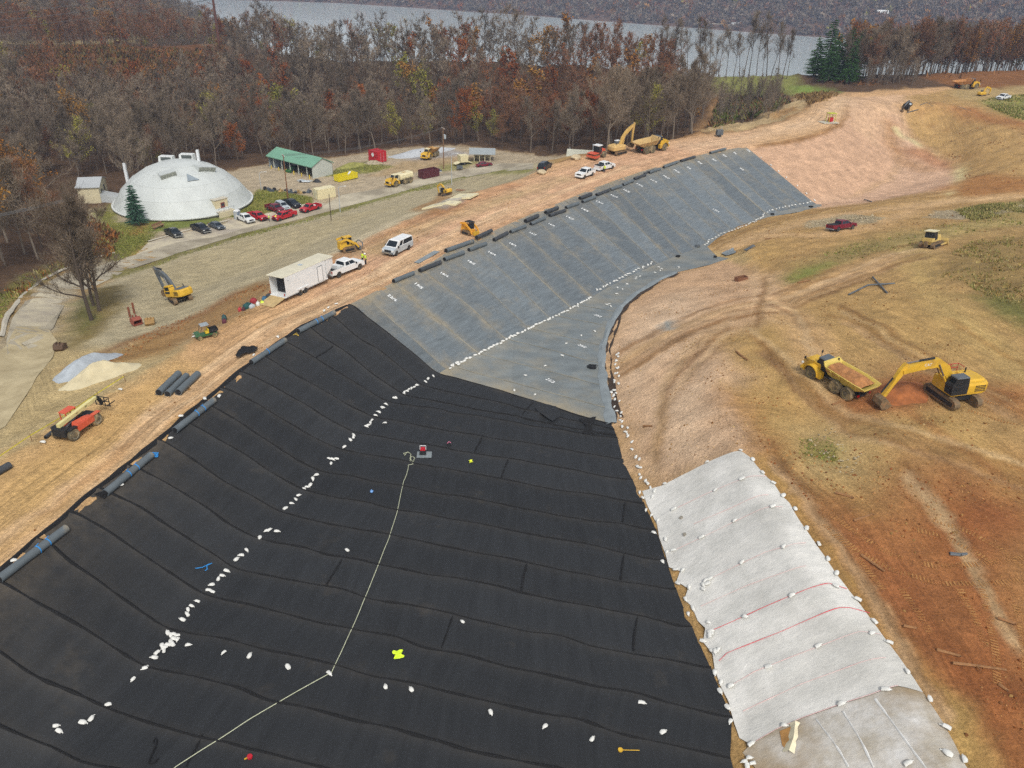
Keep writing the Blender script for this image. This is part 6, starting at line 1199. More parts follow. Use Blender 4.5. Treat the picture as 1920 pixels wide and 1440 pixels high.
# shelter with grey roof
A, B = hit(889, 304.5), hit(919, 303); rz_ = math.atan2(B[1]-A[1], B[0]-A[0]); L_ = math.hypot(*(B-A)[:2]); t = thing('open_shelter', 'small open shelter with grey shingle roof by the maroon sedan', 'shelter', (A+B)/2, rz_)
for x in np.linspace(-L_/2, L_/2, 4):
    for y in (0, 4): MB().box((x, y, 1.2), (.18, .18, 2.5)).build('post', M_BEIGE, t)
MB().box((0, 4, .6), (L_, .1, 1.2)).box((-L_/2, 2, .6), (.1, 4, 1.2)).build('half_wall', M_BEIGE, t)
for y0 in (-.6, 4.6): MB().add([(-L_/2-1.6, y0, 2.35), (L_/2+1.6, y0, 2.35), (L_/2+1.6, 2, 3.7), (-L_/2-1.6, 2, 3.7), (-L_/2-1.6, y0, 2.5), (L_/2+1.6, y0, 2.5), (L_/2+1.6, 2, 3.85), (-L_/2-1.6, 2, 3.85)], [(0, 1, 2, 3), (4, 5, 6, 7), (0, 1, 5, 4), (1, 2, 6, 5), (2, 3, 7, 6), (3, 0, 4, 7)]).build('roof', mat('shingle', '8d9496', .8, .12, 2.), t)
MB().box((0, 2, .45), (1.8, .8, .1)).box((0, 2, .2), (.2, .6, .4)).build('table', M_WOOD, t)
p = hit(868, 309); t = thing('hopper_trailer', 'cream hopper trailer with open flaps beside the shelter', 'trailer', p, .5); MB().box((0, 0, 2.0), (2.4, 2.2, 2.), top=(1.15, 1.1)).build('hopper', M_CREAM, t); MB().box((2.0, 0, .8), (1.9, 2., .1), ry=.3).box((-2.1, 0, .8), (1.8, 2., .1), ry=-.3).build('flap', M_CREAM, t); MB().box((0, 0, .7), (2.2, 1.2, .5)).build('chassis', M_BLK, t); [wheel(t, 0, s_*1., .45, .3) for s_ in (-1, 1)]
p = hit(862, 319); t = thing('compressor_trailer', 'small grey machine on wheels at the road side', 'trailer', p, .2); MB().box((0, 0, .9), (2., 1.1, .8), top=(.8, .9)).build('body', M_DGREY, t); MB().cyl((1, 0, .5), (1.9, 0, .5), .05, n=6).build('tow_bar', M_BLK, t); [wheel(t, 0, s_*.6, .35, .2) for s_ in (-1, 1)]
# low beige building below the berm
c0 = at(1094, 288, -9.3); g_ = gz(c0[0], c0[1]); rz_ = -.12
t = thing('low_building', 'low beige metal building half hidden by the far berm', 'building', (c0[0], c0[1], float(g_)-.3), rz_); H_ = -9.6-float(g_)+.3
MB().box((0, 0, H_/2), (8.5, 6, H_)).build('wall', M_BEIGE, t)
for s_ in (-1, 1): MB().add([(-4.5, s_*3.3, H_), (4.5, s_*3.3, H_), (4.5, 0, H_+1.2), (-4.5, 0, H_+1.2), (-4.5, s_*3.3, H_+.14), (4.5, s_*3.3, H_+.14), (4.5, 0, H_+1.34), (-4.5, 0, H_+1.34)], [(0, 1, 2, 3), (4, 5, 6, 7), (0, 1, 5, 4), (1, 2, 6, 5), (3, 0, 4, 7), (2, 3, 7, 6)]).build('roof', mat('beige_roof', 'c4c3b0', .6, .06, .6), t)
rb_ = MB(); [rb_.box((x, -1.6, H_+.78), (.07, 3.4, .06)).v for x in ()]; MB().cyl((2.5, .5, H_+.9), (2.5, .5, H_+2.6), .1, n=8).ball((2.5, .5, H_+2.7), .25).build('flue', M_SILV, t); MB().cyl((-3.8, .5, H_+.6), (-3.8, .5, H_+1.8), .07, n=8).build('flue', M_SILV, t)
# heaps
heap('gravel_heap', 'long heap of blue grey gravel behind the yellow dump truck', hit(795, 287), 13, 4.5, 1.6, mat('grey_gravel', 'aeb2b5', .95, .15, 1.5, bump=.6), ang((750, 295), (850, 281)), 'gravel heap')
heap('gravel_heap', 'blue grey spread of fine gravel left of the sand heap', hit(160, 687), 5.2, 2.3, 1.1, mat('blue_gravel', 'a2a9ae', .95, .15, 1.2, bump=.6), ang((110, 718), (215, 662)), 'gravel heap', None, 4)
heap('sand_heap', 'pale tan heap of sand beside the blue grey gravel', hit(190, 705), 4.6, 1.9, 1.5, mat('pale_sand', 'bdb292', .95, .12, 1.2, bump=.5), ang((135, 725), (240, 690)), 'sand heap', None, 7)
heap('spoil_heap', 'long grassy spoil strip beyond the maroon skip', hit(660, 312), 6, 2.5, 1.2, mat('spoil_grass', '8a8848', .95, .3, .9, bump=.5), ang((630, 318), (700, 305)), 'soil heap', None, 9)
heap('stone_heap', 'rough heap of stones and rubble in front of the red shed', hit(700, 306), 3.4, 1.6, .9, mat('rubble_stone', '9a8f78', .95, .35, 1.5, bump=.8), 0.3, 'rubble heap', None, 11)
# concrete pads, planks
for a, w_, d_, m_, l_ in (((819, 386), 4.6, 4., M_CREAM, 'large cream concrete pad nearest the camera by the mini excavator'), ((848, 382), 2.6, 2.6, M_CREAM, 'small cream concrete pad in the middle of the gravel'), ((852, 375), 3.0, 2.4, M_CONC, 'grey concrete pad beside the mini excavator'), ((871, 369), 4.4, 4.2, M_CREAM, 'large cream concrete pad at the far end')):
    p = hit(*a); t = thing('concrete_pad', l_, 'concrete pad', p, ang((800, 395), (880, 365))+.15, 'concrete pads by the mini excavator', gn(p[0], p[1], 3)); MB().box((0, 0, .1), (w_, d_, .3)).build('slab', m_, t); MB().box((0, 0, .27), (w_*.2, d_*.2, .06)).build('hatch', M_CONC, t)
p = hit(867, 358); t = thing('plank_stack', 'short stack of boards on the straw slope', 'boards', p, -.2); [MB().box((0, y, .12+.1*z), (3.2, .28, .09)).build('board', mat('timber', ''), t) for y in (-.3, 0, .3) for z in (0, 1)]
# junk row at the lawn edge
rj = random.Random(3); cols = [M_BLK, M_DGREY, M_GREYP, M_BLKP, M_DGREY, mat('scrap_tan', 'a58a5a', .8)]
for k in range(16):
    f_ = k/15; p = hit(497+89*f_, 357.5+5.5*f_+rj.uniform(-2, 1.5)); m_ = cols[k % 6]
    if k % 3 == 0:
        o = disc(MB(), [(.25, -.16), (.5, -.2), (.55, 0), (.5, .2), (.25, .16)], 0, 0, .5, 14).build('tyre_scrap', M_TYRE, None, smooth=True); o.rotation_euler = (rj.choice((0, 1.4)), 0, rj.uniform(0, 3)); tag(o, 'old tyre in the scrap row behind the lawn', 'tyre', 'scrap row tyres')
    elif k % 3 == 1:
        o = MB().cyl((0, 0, 0), (0, 0, .9), .32, n=12).cyl((0, 0, .9), (0, 0, .96), .28, n=12).cyl((0, 0, .4), (0, 0, .45), .34, n=12).build('scrap_drum', m_, None); tag(o, 'dark drum in the scrap row behind the lawn', 'drum', 'scrap row drums'); o.rotation_euler = (0, rj.choice((0, 1.4)), rj.uniform(0, 3))
    else:
        o = MB().box((0, 0, .35), (1.6, .8, .6), top=(.7, .8)).box((.3, .2, .8), (.5, .3, .4), rz=.4).tube([(-.9, 0, .2), (-.3, .4, .9), (.5, .3, .7)], .06).build('scrap_machine', m_, None); tag(o, 'piece of scrap machinery in the row behind the lawn', 'scrap', 'scrap row machinery'); o.rotation_euler = (0, 0, rj.uniform(0, 6))
    o.location = (p[0], p[1], p[2])
p = hit(571, 342); t = thing('wheel_rake', 'grey farm implement lying before the shed end wall', 'farm implement', p, .1); MB().tube([(-2, 0, .5), (-1, .4, .7), (1, -.3, .5), (2.2, .2, .4)], .12).box((0, 0, .4), (3.2, .9, .3), top=(.8, .6)).build('frame', M_SILV, t); [wheel(t, x, s_*.6, .35, .2) for x in (-1,) for s_ in (-1, 1)]
heap('tarp_heap', 'black tarpaulin heap at the corner of the shed', hit(594, 341), 1.5, 1., .9, M_BLK, 0, 'tarpaulin', None, 3, 20)
p = hit(807, 321); o = MB().box((0, 0, .12), (7, 2.2, .2), top=(.95, .9)).box((1.5, .2, .3), (3, 1.2, .2), rz=.15).build('sheet_pile', M_GREYP); o.location = p; o.rotation_euler = (0, 0, .15); tag(o, 'flat pile of dark sheets behind the maroon skip', 'sheet pile')
# poles and wires
def pole(label, base, top, arms=1, m=None, r=.16, tip=None, name='utility_pole', trans=False):
    p = hit(*base); h_ = tip or up_h(p, top); t = thing(name, label, 'pole', p, .5); MB().cyl((0, 0, -1), (0, 0, h_), r, r*.65, n=10).build('pole', m or M_WOOD, t)
    for k in range(arms):
        MB().box((0, 0, h_-.35-1.3*k), (.12, 2.4, .14)).build('crossarm', m or M_WOOD, t)
        for y in (-1.1, -.4, .4, 1.1): MB().cyl((0, y, h_-.28-1.3*k), (0, y, h_-.02-1.3*k), .06, .04, n=6).build('insulator', M_WHT, t)
    if trans: [MB().cyl((.4, y, h_-3.2), (.4, y, h_-2.1), .32, n=10).build('transformer', M_SILV, t) for y in (-.35, .35)]
    return np.array([p[0], p[1], p[2]+h_])
P1 = pole('wooden utility pole rising through the bare trees at left', (176, 548), 372, 1, mat('pale_pole', '8a6f4f', .85, .2, 2.)); P2 = pole('wooden utility pole standing behind the parked pickups', (540, 373), 290, 1, mat('red_pole', '7a5030', .85, .2, 2.)); P3 = pole('wooden utility pole with transformers beyond the maroon skip', (832, 317), 239, 1, M_WOOD, .18, trans=True)
P4 = pole('tall rust brown steel pole on the ridge by the lake', (411, 83), -20, 0, mat('rust_steel', '5d3a30', .8, .15, 1.), .7, 27.)
o4 = [o for o in scene.objects if o.get('label', '').startswith('tall rust')][0]; MB().tube([(0, 0, 17.5), (-2.8, 0, 18.6)], .14).tube([(0, 0, 21), (2.8, 0, 22)], .14).build('arm', mat('rust_steel', ''), o4)
def lamp(label, base, top):
    p = hit(*base); h_ = up_h(p, top); t = thing('lamp_post', label, 'lamp post', p, .3); MB().cyl((0, 0, 0), (0, 0, h_), .09, .06, n=8).build('post', M_SILV, t); MB().tube([(0, 0, h_), (.5, 0, h_+.3), (1.4, 0, h_+.35)], .05).build('bracket', M_SILV, t); MB().box((1.6, 0, h_+.32), (.6, .25, .12)).build('lamp_head', M_LAMP, t)
lamp('thin grey lamp post beside the yard road', (847, 347), 290); lamp('thin grey lamp post near the end of the pickup row', (638, 398), 352); lamp('thin grey lamp post by the scrap row', (490, 357), 325)
p = hit(621, 414); t = thing('marker_post', 'single short wooden post at the roadside by the pickups', 'post', p); MB().cyl((0, 0, -.5), (0, 0, up_h(p, 364)), .1, .08, n=8).build('post', mat('dark_wood', '4e4238', .85), t); MB().box((0, 0, up_h(p, 366)), (.12, .5, .1)).build('crosspiece', mat('dark_wood', ''), t)
def wire(label, a, b, sag=1.2, r=.035, group=None):
    a = np.array(a, float); b = np.array(b, float); u = np.linspace(0, 1, 24)[:, None]; q = a+(b-a)*u; q[:, 2] -= sag*4*(u*(1-u))[:, 0]
    tag(MB().tube(q.tolist(), r, 4).build('power_line', M_WIRE), label, 'power line', group)
for k in (-1, 0, 1): wire('power line between the two yard poles', P3+np.array([0, k, -.1]), P2+np.array([0, k, -.1]), 1.5, .03, 'power lines over the yard')
wire('lower power line from the transformer pole to the shed', P3+np.array([0, 0, -3.]), np.array(loc_w(shed, L_/2, 0))+np.array([0, 0, 5.]), 1., .03)
for k in (-1, 0, 1): wire('power line from the left pole out of the frame', P1+np.array([0, k, -.1]), P1+np.array([-60, -38+k, -2.]), 2., .04, 'power lines at the left edge')
wire('power line from the left pole to the beige annex', P1, np.array(hit(165, 375))+np.array([0, 0, 5.]), .6, .025)
for k in (0, 1, 2): wire('high power line from the ridge pole over the left wood', P4+np.array([0, 0, -3.*k-1]), P4+np.array([-230, -150+14*k, -10.-3*k]), 9., .09, 'high power lines over the wood')
# berm edge: tape line, stakes
tp = hits([(-10, 876), (60, 828), (130, 786), (185, 748), (235, 716)]); o = MB()
for a, b in zip(tp, tp[1:]): o.add([(a[0], a[1], a[2]+.6), (b[0], b[1], b[2]+.6), (b[0], b[1], b[2]+.7), (a[0], a[1], a[2]+.7)], [(0, 1, 2, 3)])
t = thing('caution_tape', 'yellow caution tape strung along the berm edge at left', 'caution tape', tp[0]); o.v = [(x-tp[0][0], y-tp[0][1], z-tp[0][2]) for x, y, z in o.v]; o.build('tape', mat('tape_yellow', 'd8cf3a', .5), t)
for p in tp: MB().cyl(Vector(p-tp[0]), Vector(p-tp[0])+Vector((0, 0, .85)), .03, n=5).build('stake', M_WOOD, t)
for a, l_ in (((226, 732), 'white bag by the end of the yellow tape'), ((149, 711), 'white bag lying on the sand heap'), ((81, 831), 'white bag below the telehandler'), ((340, 782), 'white bag at the road edge above the second roll'), ((384, 749), 'white bag next to the three grey rolls'), ((27, 1053), 'white bag behind the largest grey roll'), ((476, 667), 'white bag on the roll by the crumpled sheet'), ((521, 633), 'white bag at the end of the roll with one strap'), ((608, 584), 'white bag behind the top corner roll'), ((616, 578), 'second white bag behind the top corner roll'), ((631, 571), 'white bag nearest the grey liner corner'), ((364, 633), 'white bag in front of the green utility cart'), ((227, 911), 'white bag below the roll with a loose flap'), ((320, 823), 'white bag between the second and third rolls'), ((411, 744), 'white bag on the crest at the end of a roll')):
    p = hit(*a); bag((p[0], p[1], .02), l_, 'white bags on the berm road')
# road rocks, buckets, sticks
def rock(name, label, a, s_, m, cat='rock', group=None, sq=(1, 1, .6), sd=0):
    p = hit(*a); mb = MB().ball((0, 0, 0), s_, 10, 7, sq); r_ = random.Random(sd+int(a[0])); q = [r_.uniform(-1, 1) for _ in range(6)]
    mb.v = [(x*(1+.25*math.sin(3*y/s_+q[0])+.2*math.cos(2*z/s_+q[1])), y*(1+.25*math.sin(3*z/s_+q[2])), z*(1+.2*math.sin(4*x/s_+q[3]))) for x, y, z in mb.v]
    o = mb.build(name, m, None, smooth=True); o.location = (p[0], p[1], p[2]+s_*sq[2]*.45); o.rotation_euler = (0, 0, r_.uniform(0, 6)); return tag(o, label, cat, group)
M_ROCK = mat('tan_rock', 'b9a888', .9, .2, 1.2, bump=.5); M_ROCKG = mat('grey_rock', '8a8478', .9, .2, 2., bump=.5)
rock('boulder', 'tan boulder at the berm edge below the black SUV', (1016, 326), 1.0, M_ROCK); rock('boulder', 'tan boulder on the berm edge before the low building', (1080, 298), 1.1, M_ROCK)
rock('rock', 'upper grey rock on the white cover sheet', (1278, 972), .22, M_ROCKG, 'rock', 'rocks on the cover sheet'); rock('rock', 'lower grey rock on the white cover sheet', (1284, 1003), .22, M_ROCKG, 'rock', 'rocks on the cover sheet')
rs = MB(); rr_ = random.Random(11)
for poly, n in ((hits([(1505, 428), (1520, 415), (1590, 402), (1660, 408), (1640, 418), (1560, 425)]), 260), (hits([(1735, 408), (1760, 395), (1840, 390), (1920, 385), (1920, 398), (1800, 412)]), 260), (hits([(1500, 830), (1560, 800), (1620, 840), (1600, 890), (1530, 880)]), 110)):
    A = np.array([p[:2] for p in poly]); k = 0
    while k < n:
        x, y = rr_.uniform(A[:, 0].min(), A[:, 0].max()), rr_.uniform(A[:, 1].min(), A[:, 1].max())
        if inside(np.array([x]), np.array([y]), A)[0]:
            s_ = rr_.uniform(.05, .25)*(1.6 if rr_.random() < .1 else 1)*(.5 if n == 110 else 1); rs.ball((x, y, float(gz(x, y))+s_*.3), s_, 6, 4, (1, rr_.uniform(.6, 1), .65)); k += 1
kind(rs.build('rubble', mat('rubble_mix', '9c8f74', .9, .4, .8), None), 'stuff')
def clod(L, name, label, cat, m, r=.14, group=None):
    p = hit(*L[0]); q = [hit(*a) for a in L]; mb = MB().tube([tuple(np.array(a)-p+np.array([0, 0, .1])) for a in q], [r*(1-.5*k/len(q)) for k in range(len(q))], 6)
    d = q[-1]-q[0]; mb.tube([tuple((q[len(q)//2]-p)+np.array([0, 0, .1])), tuple((q[len(q)//2]-p)+np.array([d[1]*.15, -d[0]*.15, .25]))], [r*.5, r*.2], 5); o = mb.build(name, m, None, smooth=True); o.location = p; tag(o, label, cat, group)
M_ROOT = mat('muddy_wood', '8a6440', .95, .25, 3.)
for L, l_ in (([(1785, 1245), (1830, 1250), (1886, 1258)], 'long muddy root at the right edge of the red soil'), ([(1614, 1042), (1640, 1060), (1658, 1073)], 'muddy branch beside the tread marks by the sheet'), ([(1600, 978), (1635, 966)], 'short muddy branch above the tread marks'), ([(1870, 1160), (1904, 1172)], 'muddy clump of roots near the right edge'), ([(1872, 1285), (1890, 1298)], 'small upright stump low in the red soil'), ([(1693, 1175), (1718, 1180)], 'muddy stick right of the red tape end'), ([(1566, 925), (1600, 935)], 'twisted root right of the sheet top end'), ([(1380, 660), (1395, 672), (1402, 676)], 'brown branch in the pale right bank'), ([(1755, 1220), (1800, 1232)], 'thin stick in the middle of the red soil'), ([(1560, 760), (1588, 750)], 'broken plank left of the bucket'), ([(1434, 449), (1460, 447)], 'thin dark stick below the burgundy pickup'), ([(1496, 531), (1517, 527)], 'short log at the tip of the weeds'), ([(1206, 800), (1222, 800)], 'brown branch on the bank above the sheet')):
    clod(L, 'branch', l_, 'branch', M_ROOT, .11)
clod([(1780, 1040), (1800, 1042), (1812, 1040)], 'torn_rag', 'dark grey torn rag in the tread marks at right', 'rag', M_DGREY, .16)
for L, l_ in (([(1591, 554), (1627, 536), (1677, 533)], 'long bent dark pipe on the right plateau'), ([(1636, 521), (1663, 551)], 'straight grey pipe crossing the bent pipe'), ([(1747, 190), (1770, 192), (1823, 210)], 'long grey pipe lying across the far red slope'), ([(1725, 198), (1738, 193), (1748, 200)], 'short bent grey pipe by the far dark excavator'), ([(1620, 375), (1634, 379)], 'short dark pipe at the floor edge of the bare cell'), ([(1700, 212), (1722, 206)], 'loose grey pipe before the far dark excavator')):
    q = hits(L); o = MB().tube([tuple(a-q[0]+np.array([0, 0, .14])) for a in q], .12, 10)
    for k in range(len(q)-1): m_ = (q[k]+q[k+1])/2-q[0]; d_ = (q[k+1]-q[k]); d_ = d_/np.linalg.norm(d_)*.15; o.cyl(tuple(m_-d_+np.array([0, 0, .14])), tuple(m_+d_+np.array([0, 0, .14])), .16, n=10)
    o = o.build('pipe', M_DGREY, None, smooth=True); o.location = q[0]; tag(o, l_, 'pipe')
p = hit(1389, 526); t = thing('steel_trough', 'rusty brown open steel trough on the right bank', 'trough', p, ang((1379, 528), (1400, 522))); m_ = mat('rust_box', '7a5238', .85, .2, 2.); MB().box((0, 0, .06), (2., .9, .08)).box((0, .45, .35), (2., .06, .6)).box((0, -.45, .35), (2., .06, .6)).build('box', m_, t); MB().box((1., 0, .35), (.06, .9, .6)).box((-1., 0, .35), (.06, .9, .6)).build('end_plate', m_, t)
def bucket_on_ground(label, a, m, rz_, s_=1.):
    t = thing('digging_bucket', label, 'bucket', V3(a), rz_, 'excavator buckets left on the ground'); pf = [(.5, .05), (.75, .4), (.6, .85), (.1, 1.0), (-.5, .75), (-.45, .68), (.08, .9), (.5, .75), (.62, .42), (.4, .15), (-.5, .1), (-.5, .03)]
    MB().prism([(x*s_, z*s_) for x, z in pf], -.55*s_, .55*s_).prism([(x*s_, z*s_) for x, z in pf[:5]+[(-.5, .03)]], -.58*s_, -.52*s_).prism([(x*s_, z*s_) for x, z in pf[:5]+[(-.5, .03)]], .52*s_, .58*s_).build('shell', m, t)
    for y in (-.2, .2): MB().box((.35*s_, y*s_, 1.05*s_), (.4*s_, .06, .35*s_)).build('bracket', m, t)
bucket_on_ground('red brown digging bucket beside the two upright posts', (257, 608), mat('bucket_red', '8a4a3a', .7, .15, 2.), 2.4); bucket_on_ground('tan digging bucket open toward the camera', (282, 608), mat('bucket_tan', '9a7a4a', .7, .2, 2.), -1.2); bucket_on_ground('dark brown digging bucket at the edge of the gravel road', (115, 656), mat('bucket_dark', '5a4636', .8, .2, 2.), -1.5)
for a, b, l_ in (((244, 594), 576, 'left one of two rusty upright beams'), ((252, 587), 568, 'right one of two rusty upright beams')):
    p = hit(*a); h_ = up_h(p, b); t = thing('steel_beam', l_, 'steel beam', p, .4, 'rusty beams by the buckets'); MB().box((0, 0, h_/2), (.12, .3, h_)).build('web', mat('rust', '7d4a34', .85, .2, 2.), t); MB().box((.1, 0, h_/2), (.06, .36, h_)).box((-.1, 0, h_/2), (.06, .36, h_)).build('flange', mat('rust', ''), t)
# bags and tools by the trailer
for a, s_, c_, l_ in (((450, 583), (.45, .4, .45), 'a83a3c', 'red canister at the left of the gear by the trailer'), ((457, 582), (.4, .4, .4), '4a2c30', 'dark canister next to the red one'), ((464, 577), (1.4, .8, .6), '1f4a48', 'dark green tarp bundle in the gear by the trailer'), ((473, 577), (.8, .5, .45), 'a9b0b4', 'grey tool box in front of the green bundle'), ((476, 569), (.9, .6, .7), '8f2b33', 'red bag on the gear by the trailer'), ((484, 573), (.6, .5, .5), 'c9ccc6', 'white bag beside the lime vest'), ((492, 570), (.6, .5, .4), 'c6d84a', 'lime vest dropped by the ramp'), ((496, 563), (1., .6, .5), '35607c', 'blue bag near the trailer ramp'), ((505, 558), (.9, .6, .5), '3a3d42', 'black bag next to the open trailer'), ((421, 601), (.9, .6, .7), '2c4a4a', 'dark green pack behind the utility cart'), ((421, 606), (.5, .4, .5), '5a2a36', 'maroon pack leaning on the green one')):
    p = hit(*a); rj.random(); o = MB().loft([[(x*s_[0]/2*f1_, y*s_[1]/2*f1_, z*s_[2]) for x, y in ((-1, -.6), (-.6, -1), (.6, -1), (1, -.6), (1, .6), (.6, 1), (-.6, 1), (-1, .6))] for z, f1_ in ((0, .9), (.4, 1), (.8, .85), (1, .5))]).tube([(-.15, 0, s_[2]), (0, 0, s_[2]+.15), (.15, 0, s_[2])], .03, 5).build('gear_bag', mat('cloth_'+c_, c_, .85, .15, 4.), None, smooth=True); o.location = p; o.rotation_euler = (0, 0, rj.uniform(0, 3)); tag(o, l_, 'gear bag')
# things on and beside the liners
def crumple(name, label, pts, m, h_, cat, sd, step=.18):
    pl = hits(pts); o = fill(pl, step, .1, lambda x, y: h_*fbm(x*1.6, y*1.6, sd, 4)).build(name, m, None, smooth=True); return tag(o, label, cat)
crumple('crumpled_sheet', 'crumpled black textile sheet on the berm road by a roll', [(441, 672), (455, 655), (472, 652), (486, 655), (478, 664), (462, 668), (448, 675)], M_SEAM, .5, 'sheet', 5)
crumple('folded_textile', 'folded black textile piece near the top of the black liner', [(1003, 768), (1020, 760), (1042, 764), (1052, 783), (1036, 793), (1018, 782)], M_BLACK, .3, 'textile', 8)
crumple('textile_offcut', 'loosely bunched black textile offcut at the liner edge', [(1085, 788), (1118, 785), (1108, 800), (1115, 818), (1092, 816), (1098, 800)], M_SEAM, .28, 'textile', 9)
crumple('membrane_strip', 'flat grey membrane strip lying on the berm road', [(776, 493), (814, 471), (825, 473), (786, 495)], M_GSEAM if False else mat('grey_flap', ''), .03, 'membrane strip', 12)
crumple('loose_flap', 'loose black flap beside a roll on the near crest', [(176, 930), (196, 922), (236, 885), (247, 876), (262, 880), (225, 912), (196, 938)], M_SEAM, .12, 'flap', 14)
crumple('membrane_scrap', 'grey membrane scrap on the mound by the liner tip', [(1352, 476), (1375, 466), (1380, 475), (1360, 481)], mat('grey_flap', ''), .2, 'membrane scrap', 15)
crumple('membrane_scrap', 'dark membrane scrap on the mound right of the grey one', [(1394, 470), (1412, 460), (1416, 463), (1400, 472)], M_DGREY, .2, 'membrane scrap', 16)
def lump(label, a, s_, m, name='cable_coil', cat='coil'):
    p = hit(*a); rr = random.Random(int(a[0])); mb = MB()
    for k in range(6): c_ = (rr.uniform(-.2, .2)*s_, rr.uniform(-.2, .2)*s_); q = rr.uniform(.5, 1)*s_; mb.tube([(c_[0]+q*math.cos(u)*rr.uniform(.7, 1), c_[1]+q*.7*math.sin(u), .06+.05*k+.04*math.sin(3*u)) for u in np.linspace(0, 6.0, 16)], .05*s_+.02, 5)
    o = mb.build(name, m, None, smooth=True); o.location = (p[0], p[1], p[2]+.03); return tag(o, label, cat)
lump('tangled black strap near the grey edge flap', (1110, 690), .75, M_BLK, 'strap_tangle', 'strap'); lump('blue rope coil at the end of a crest roll', (292, 857), .35, M_STRAP, 'rope_coil', 'rope'); lump('black bundle on the grey liner tip', (1271, 482), .45, M_BLK, 'black_bundle', 'bundle'); lump('black bundle at the edge of the liner tip', (1341, 483), .45, M_BLK, 'black_bundle', 'bundle'); lump('black bundle on the far end of the grey liner', (1448, 403), .5, M_BLK, 'black_bundle', 'bundle'); lump('black bundle among strips at the far liner corner', (1521, 389), .6, M_BLK, 'black_bundle', 'bundle'); lump('tangle of black and white straps on the liner floor', (1308, 463), .6, M_DGREY, 'strap_tangle', 'strap')
def rope(name, label, L, m, r=.022, cat='rope', cat2=None):
    q = hits(L); P_ = []
    for a, b in zip(q, q[1:]):
        n_ = max(2, int(np.linalg.norm(b-a)/.5))
        for i in range(n_): x, y = a[0]+(b[0]-a[0])*i/n_, a[1]+(b[1]-a[1])*i/n_; P_.append((x+.05*(vn(np.array([x*.8]), np.array([y*.8]), 4)[0]-.5), y, float(gz(x, y))+.13))
    P_.append((q[-1][0], q[-1][1], q[-1][2]+.13)); tag(MB().tube(P_, r, 5).build(name, m, None, smooth=True), label, cat)
M_ROPE = mat('pale_rope', 'b9bda0', .8)
rope('pull_rope', 'long pale rope running down across the black liner', [(765, 850), (757, 852), (759, 856), (764, 849), (771, 853), (769, 862), (775, 868), (778, 860), (772, 857), (769, 866), (775, 872), (766, 874), (765, 882), (762, 892), (757, 905), (745, 960), (730, 1010), (710, 1060), (690, 1110), (665, 1170), (640, 1225), (622, 1263), (560, 1297), (470, 1350), (413, 1387), (330, 1440), (300, 1470)], M_ROPE, .028)
rope('black_hose', 'black hose lying in a loose hook at lower left', [(287, 1395), (292, 1385), (294, 1392), (292, 1402), (286, 1415), (281, 1428), (280, 1433), (290, 1432), (297, 1425)], M_SEAM, .06, 'hose')
rope('blue_strap', 'short blue strap left of the toe line', [(367, 1068), (380, 1066), (390, 1061), (398, 1058), (388, 1063), (389, 1070), (385, 1072)], M_STRAP, .035, 'strap')
rope('rope_coil', 'thin yellow cord at the end of the crest roll', [(553, 628), (560, 632), (556, 626), (550, 630)], mat('cord_yellow', 'c9a83a', .7), .03)
p = hit(793, 853); t = thing('engine_pump', 'small red engine pump on a clear plate by the rope end', 'pump', (p[0], p[1], p[2]+.06), .05); MB().box((.15, -.1, .04), (1.5, 1.1, .05)).build('plate', mat('plate_clear', '7c8486', .3), t); MB().box((0, 0, .3), (.7, .5, .4), top=(.9, .9)).build('base', M_BLK, t); MB().box((0, .12, .6), (.55, .4, .3), top=(.8, .8)).build('engine', M_REDP, t); MB().tube([(-.3, .2, .5), (-.3, .25, .9), (.3, .25, .9), (.3, .2, .5)], .04).build('handle', M_WHT, t)
p = hit(842, 835); t = thing('hand_welder', 'small pink and black tool on the liner right of the pump', 'tool', (p[0], p[1], p[2]+.08), .4); MB().box((0, 0, .1), (.45, .2, .2), top=(.8, .8)).build('body', M_BLK, t); MB().tube([(-.2, 0, .2), (0, .1, .32), (.2, 0, .2)], .04).build('handle', mat('tool_pink', 'c26a84', .5), t)
for a, c_, l_, n_, sd in (((747, 1230), 'c9e62a', 'lime yellow safety vest dropped on the black liner', 'safety_vest', 3), ((883, 868), 'd3dc2e', 'yellow cloth bundle on the liner right of the pump', 'yellow_cloth', 5)):
    p = hit(*a); s_ = .38 if sd == 3 else .22; gx, gy = np.meshgrid(np.linspace(-s_, s_, 14), np.linspace(-s_*.9, s_*.9, 14)); X = gx+.18*(fbm(gx*3, gy*3, sd)-.5); Y = gy*(.65+.5*np.sin(gx*6)**2); Z = .05+.22*fbm(gx*5, gy*5, sd+2)
    o = MB().grid(np.stack([X, Y, Z], -1)).build(n_, mat('hi_vis_'+c_, c_, .7, .1, 5.), None, smooth=True); o.location = (p[0], p[1], p[2]+.04); o.rotation_euler = (0, 0, 1.9); tag(o, l_, 'vest' if sd == 3 else 'cloth')
p = hit(697, 925); o = MB().ball((0, 0, .16), .16, 12, 8, (1, 1, .9)).cyl((0, 0, .28), (0, 0, .36), .06, n=8).tube([(.1, 0, .2), (.22, 0, .3), (.1, 0, .3)], .02).build('blue_jug', mat('jug_blue', '6d9ad0', .4), None, smooth=True); o.location = (p[0], p[1], p[2]+.06); tag(o, 'small light blue jug on the left of the liner floor', 'jug')
p = hit(469, 1422); t = thing('tape_reel', 'red reel with a yellow grip at the bottom of the liner', 'reel', (p[0], p[1], p[2]+.1), .6); MB().cyl((0, 0, 0), (0, 0, .14), .17, n=16).build('reel', M_REDP, t); MB().box((-.22, 0, .07), (.26, .06, .06)).build('grip', M_YEL, t)
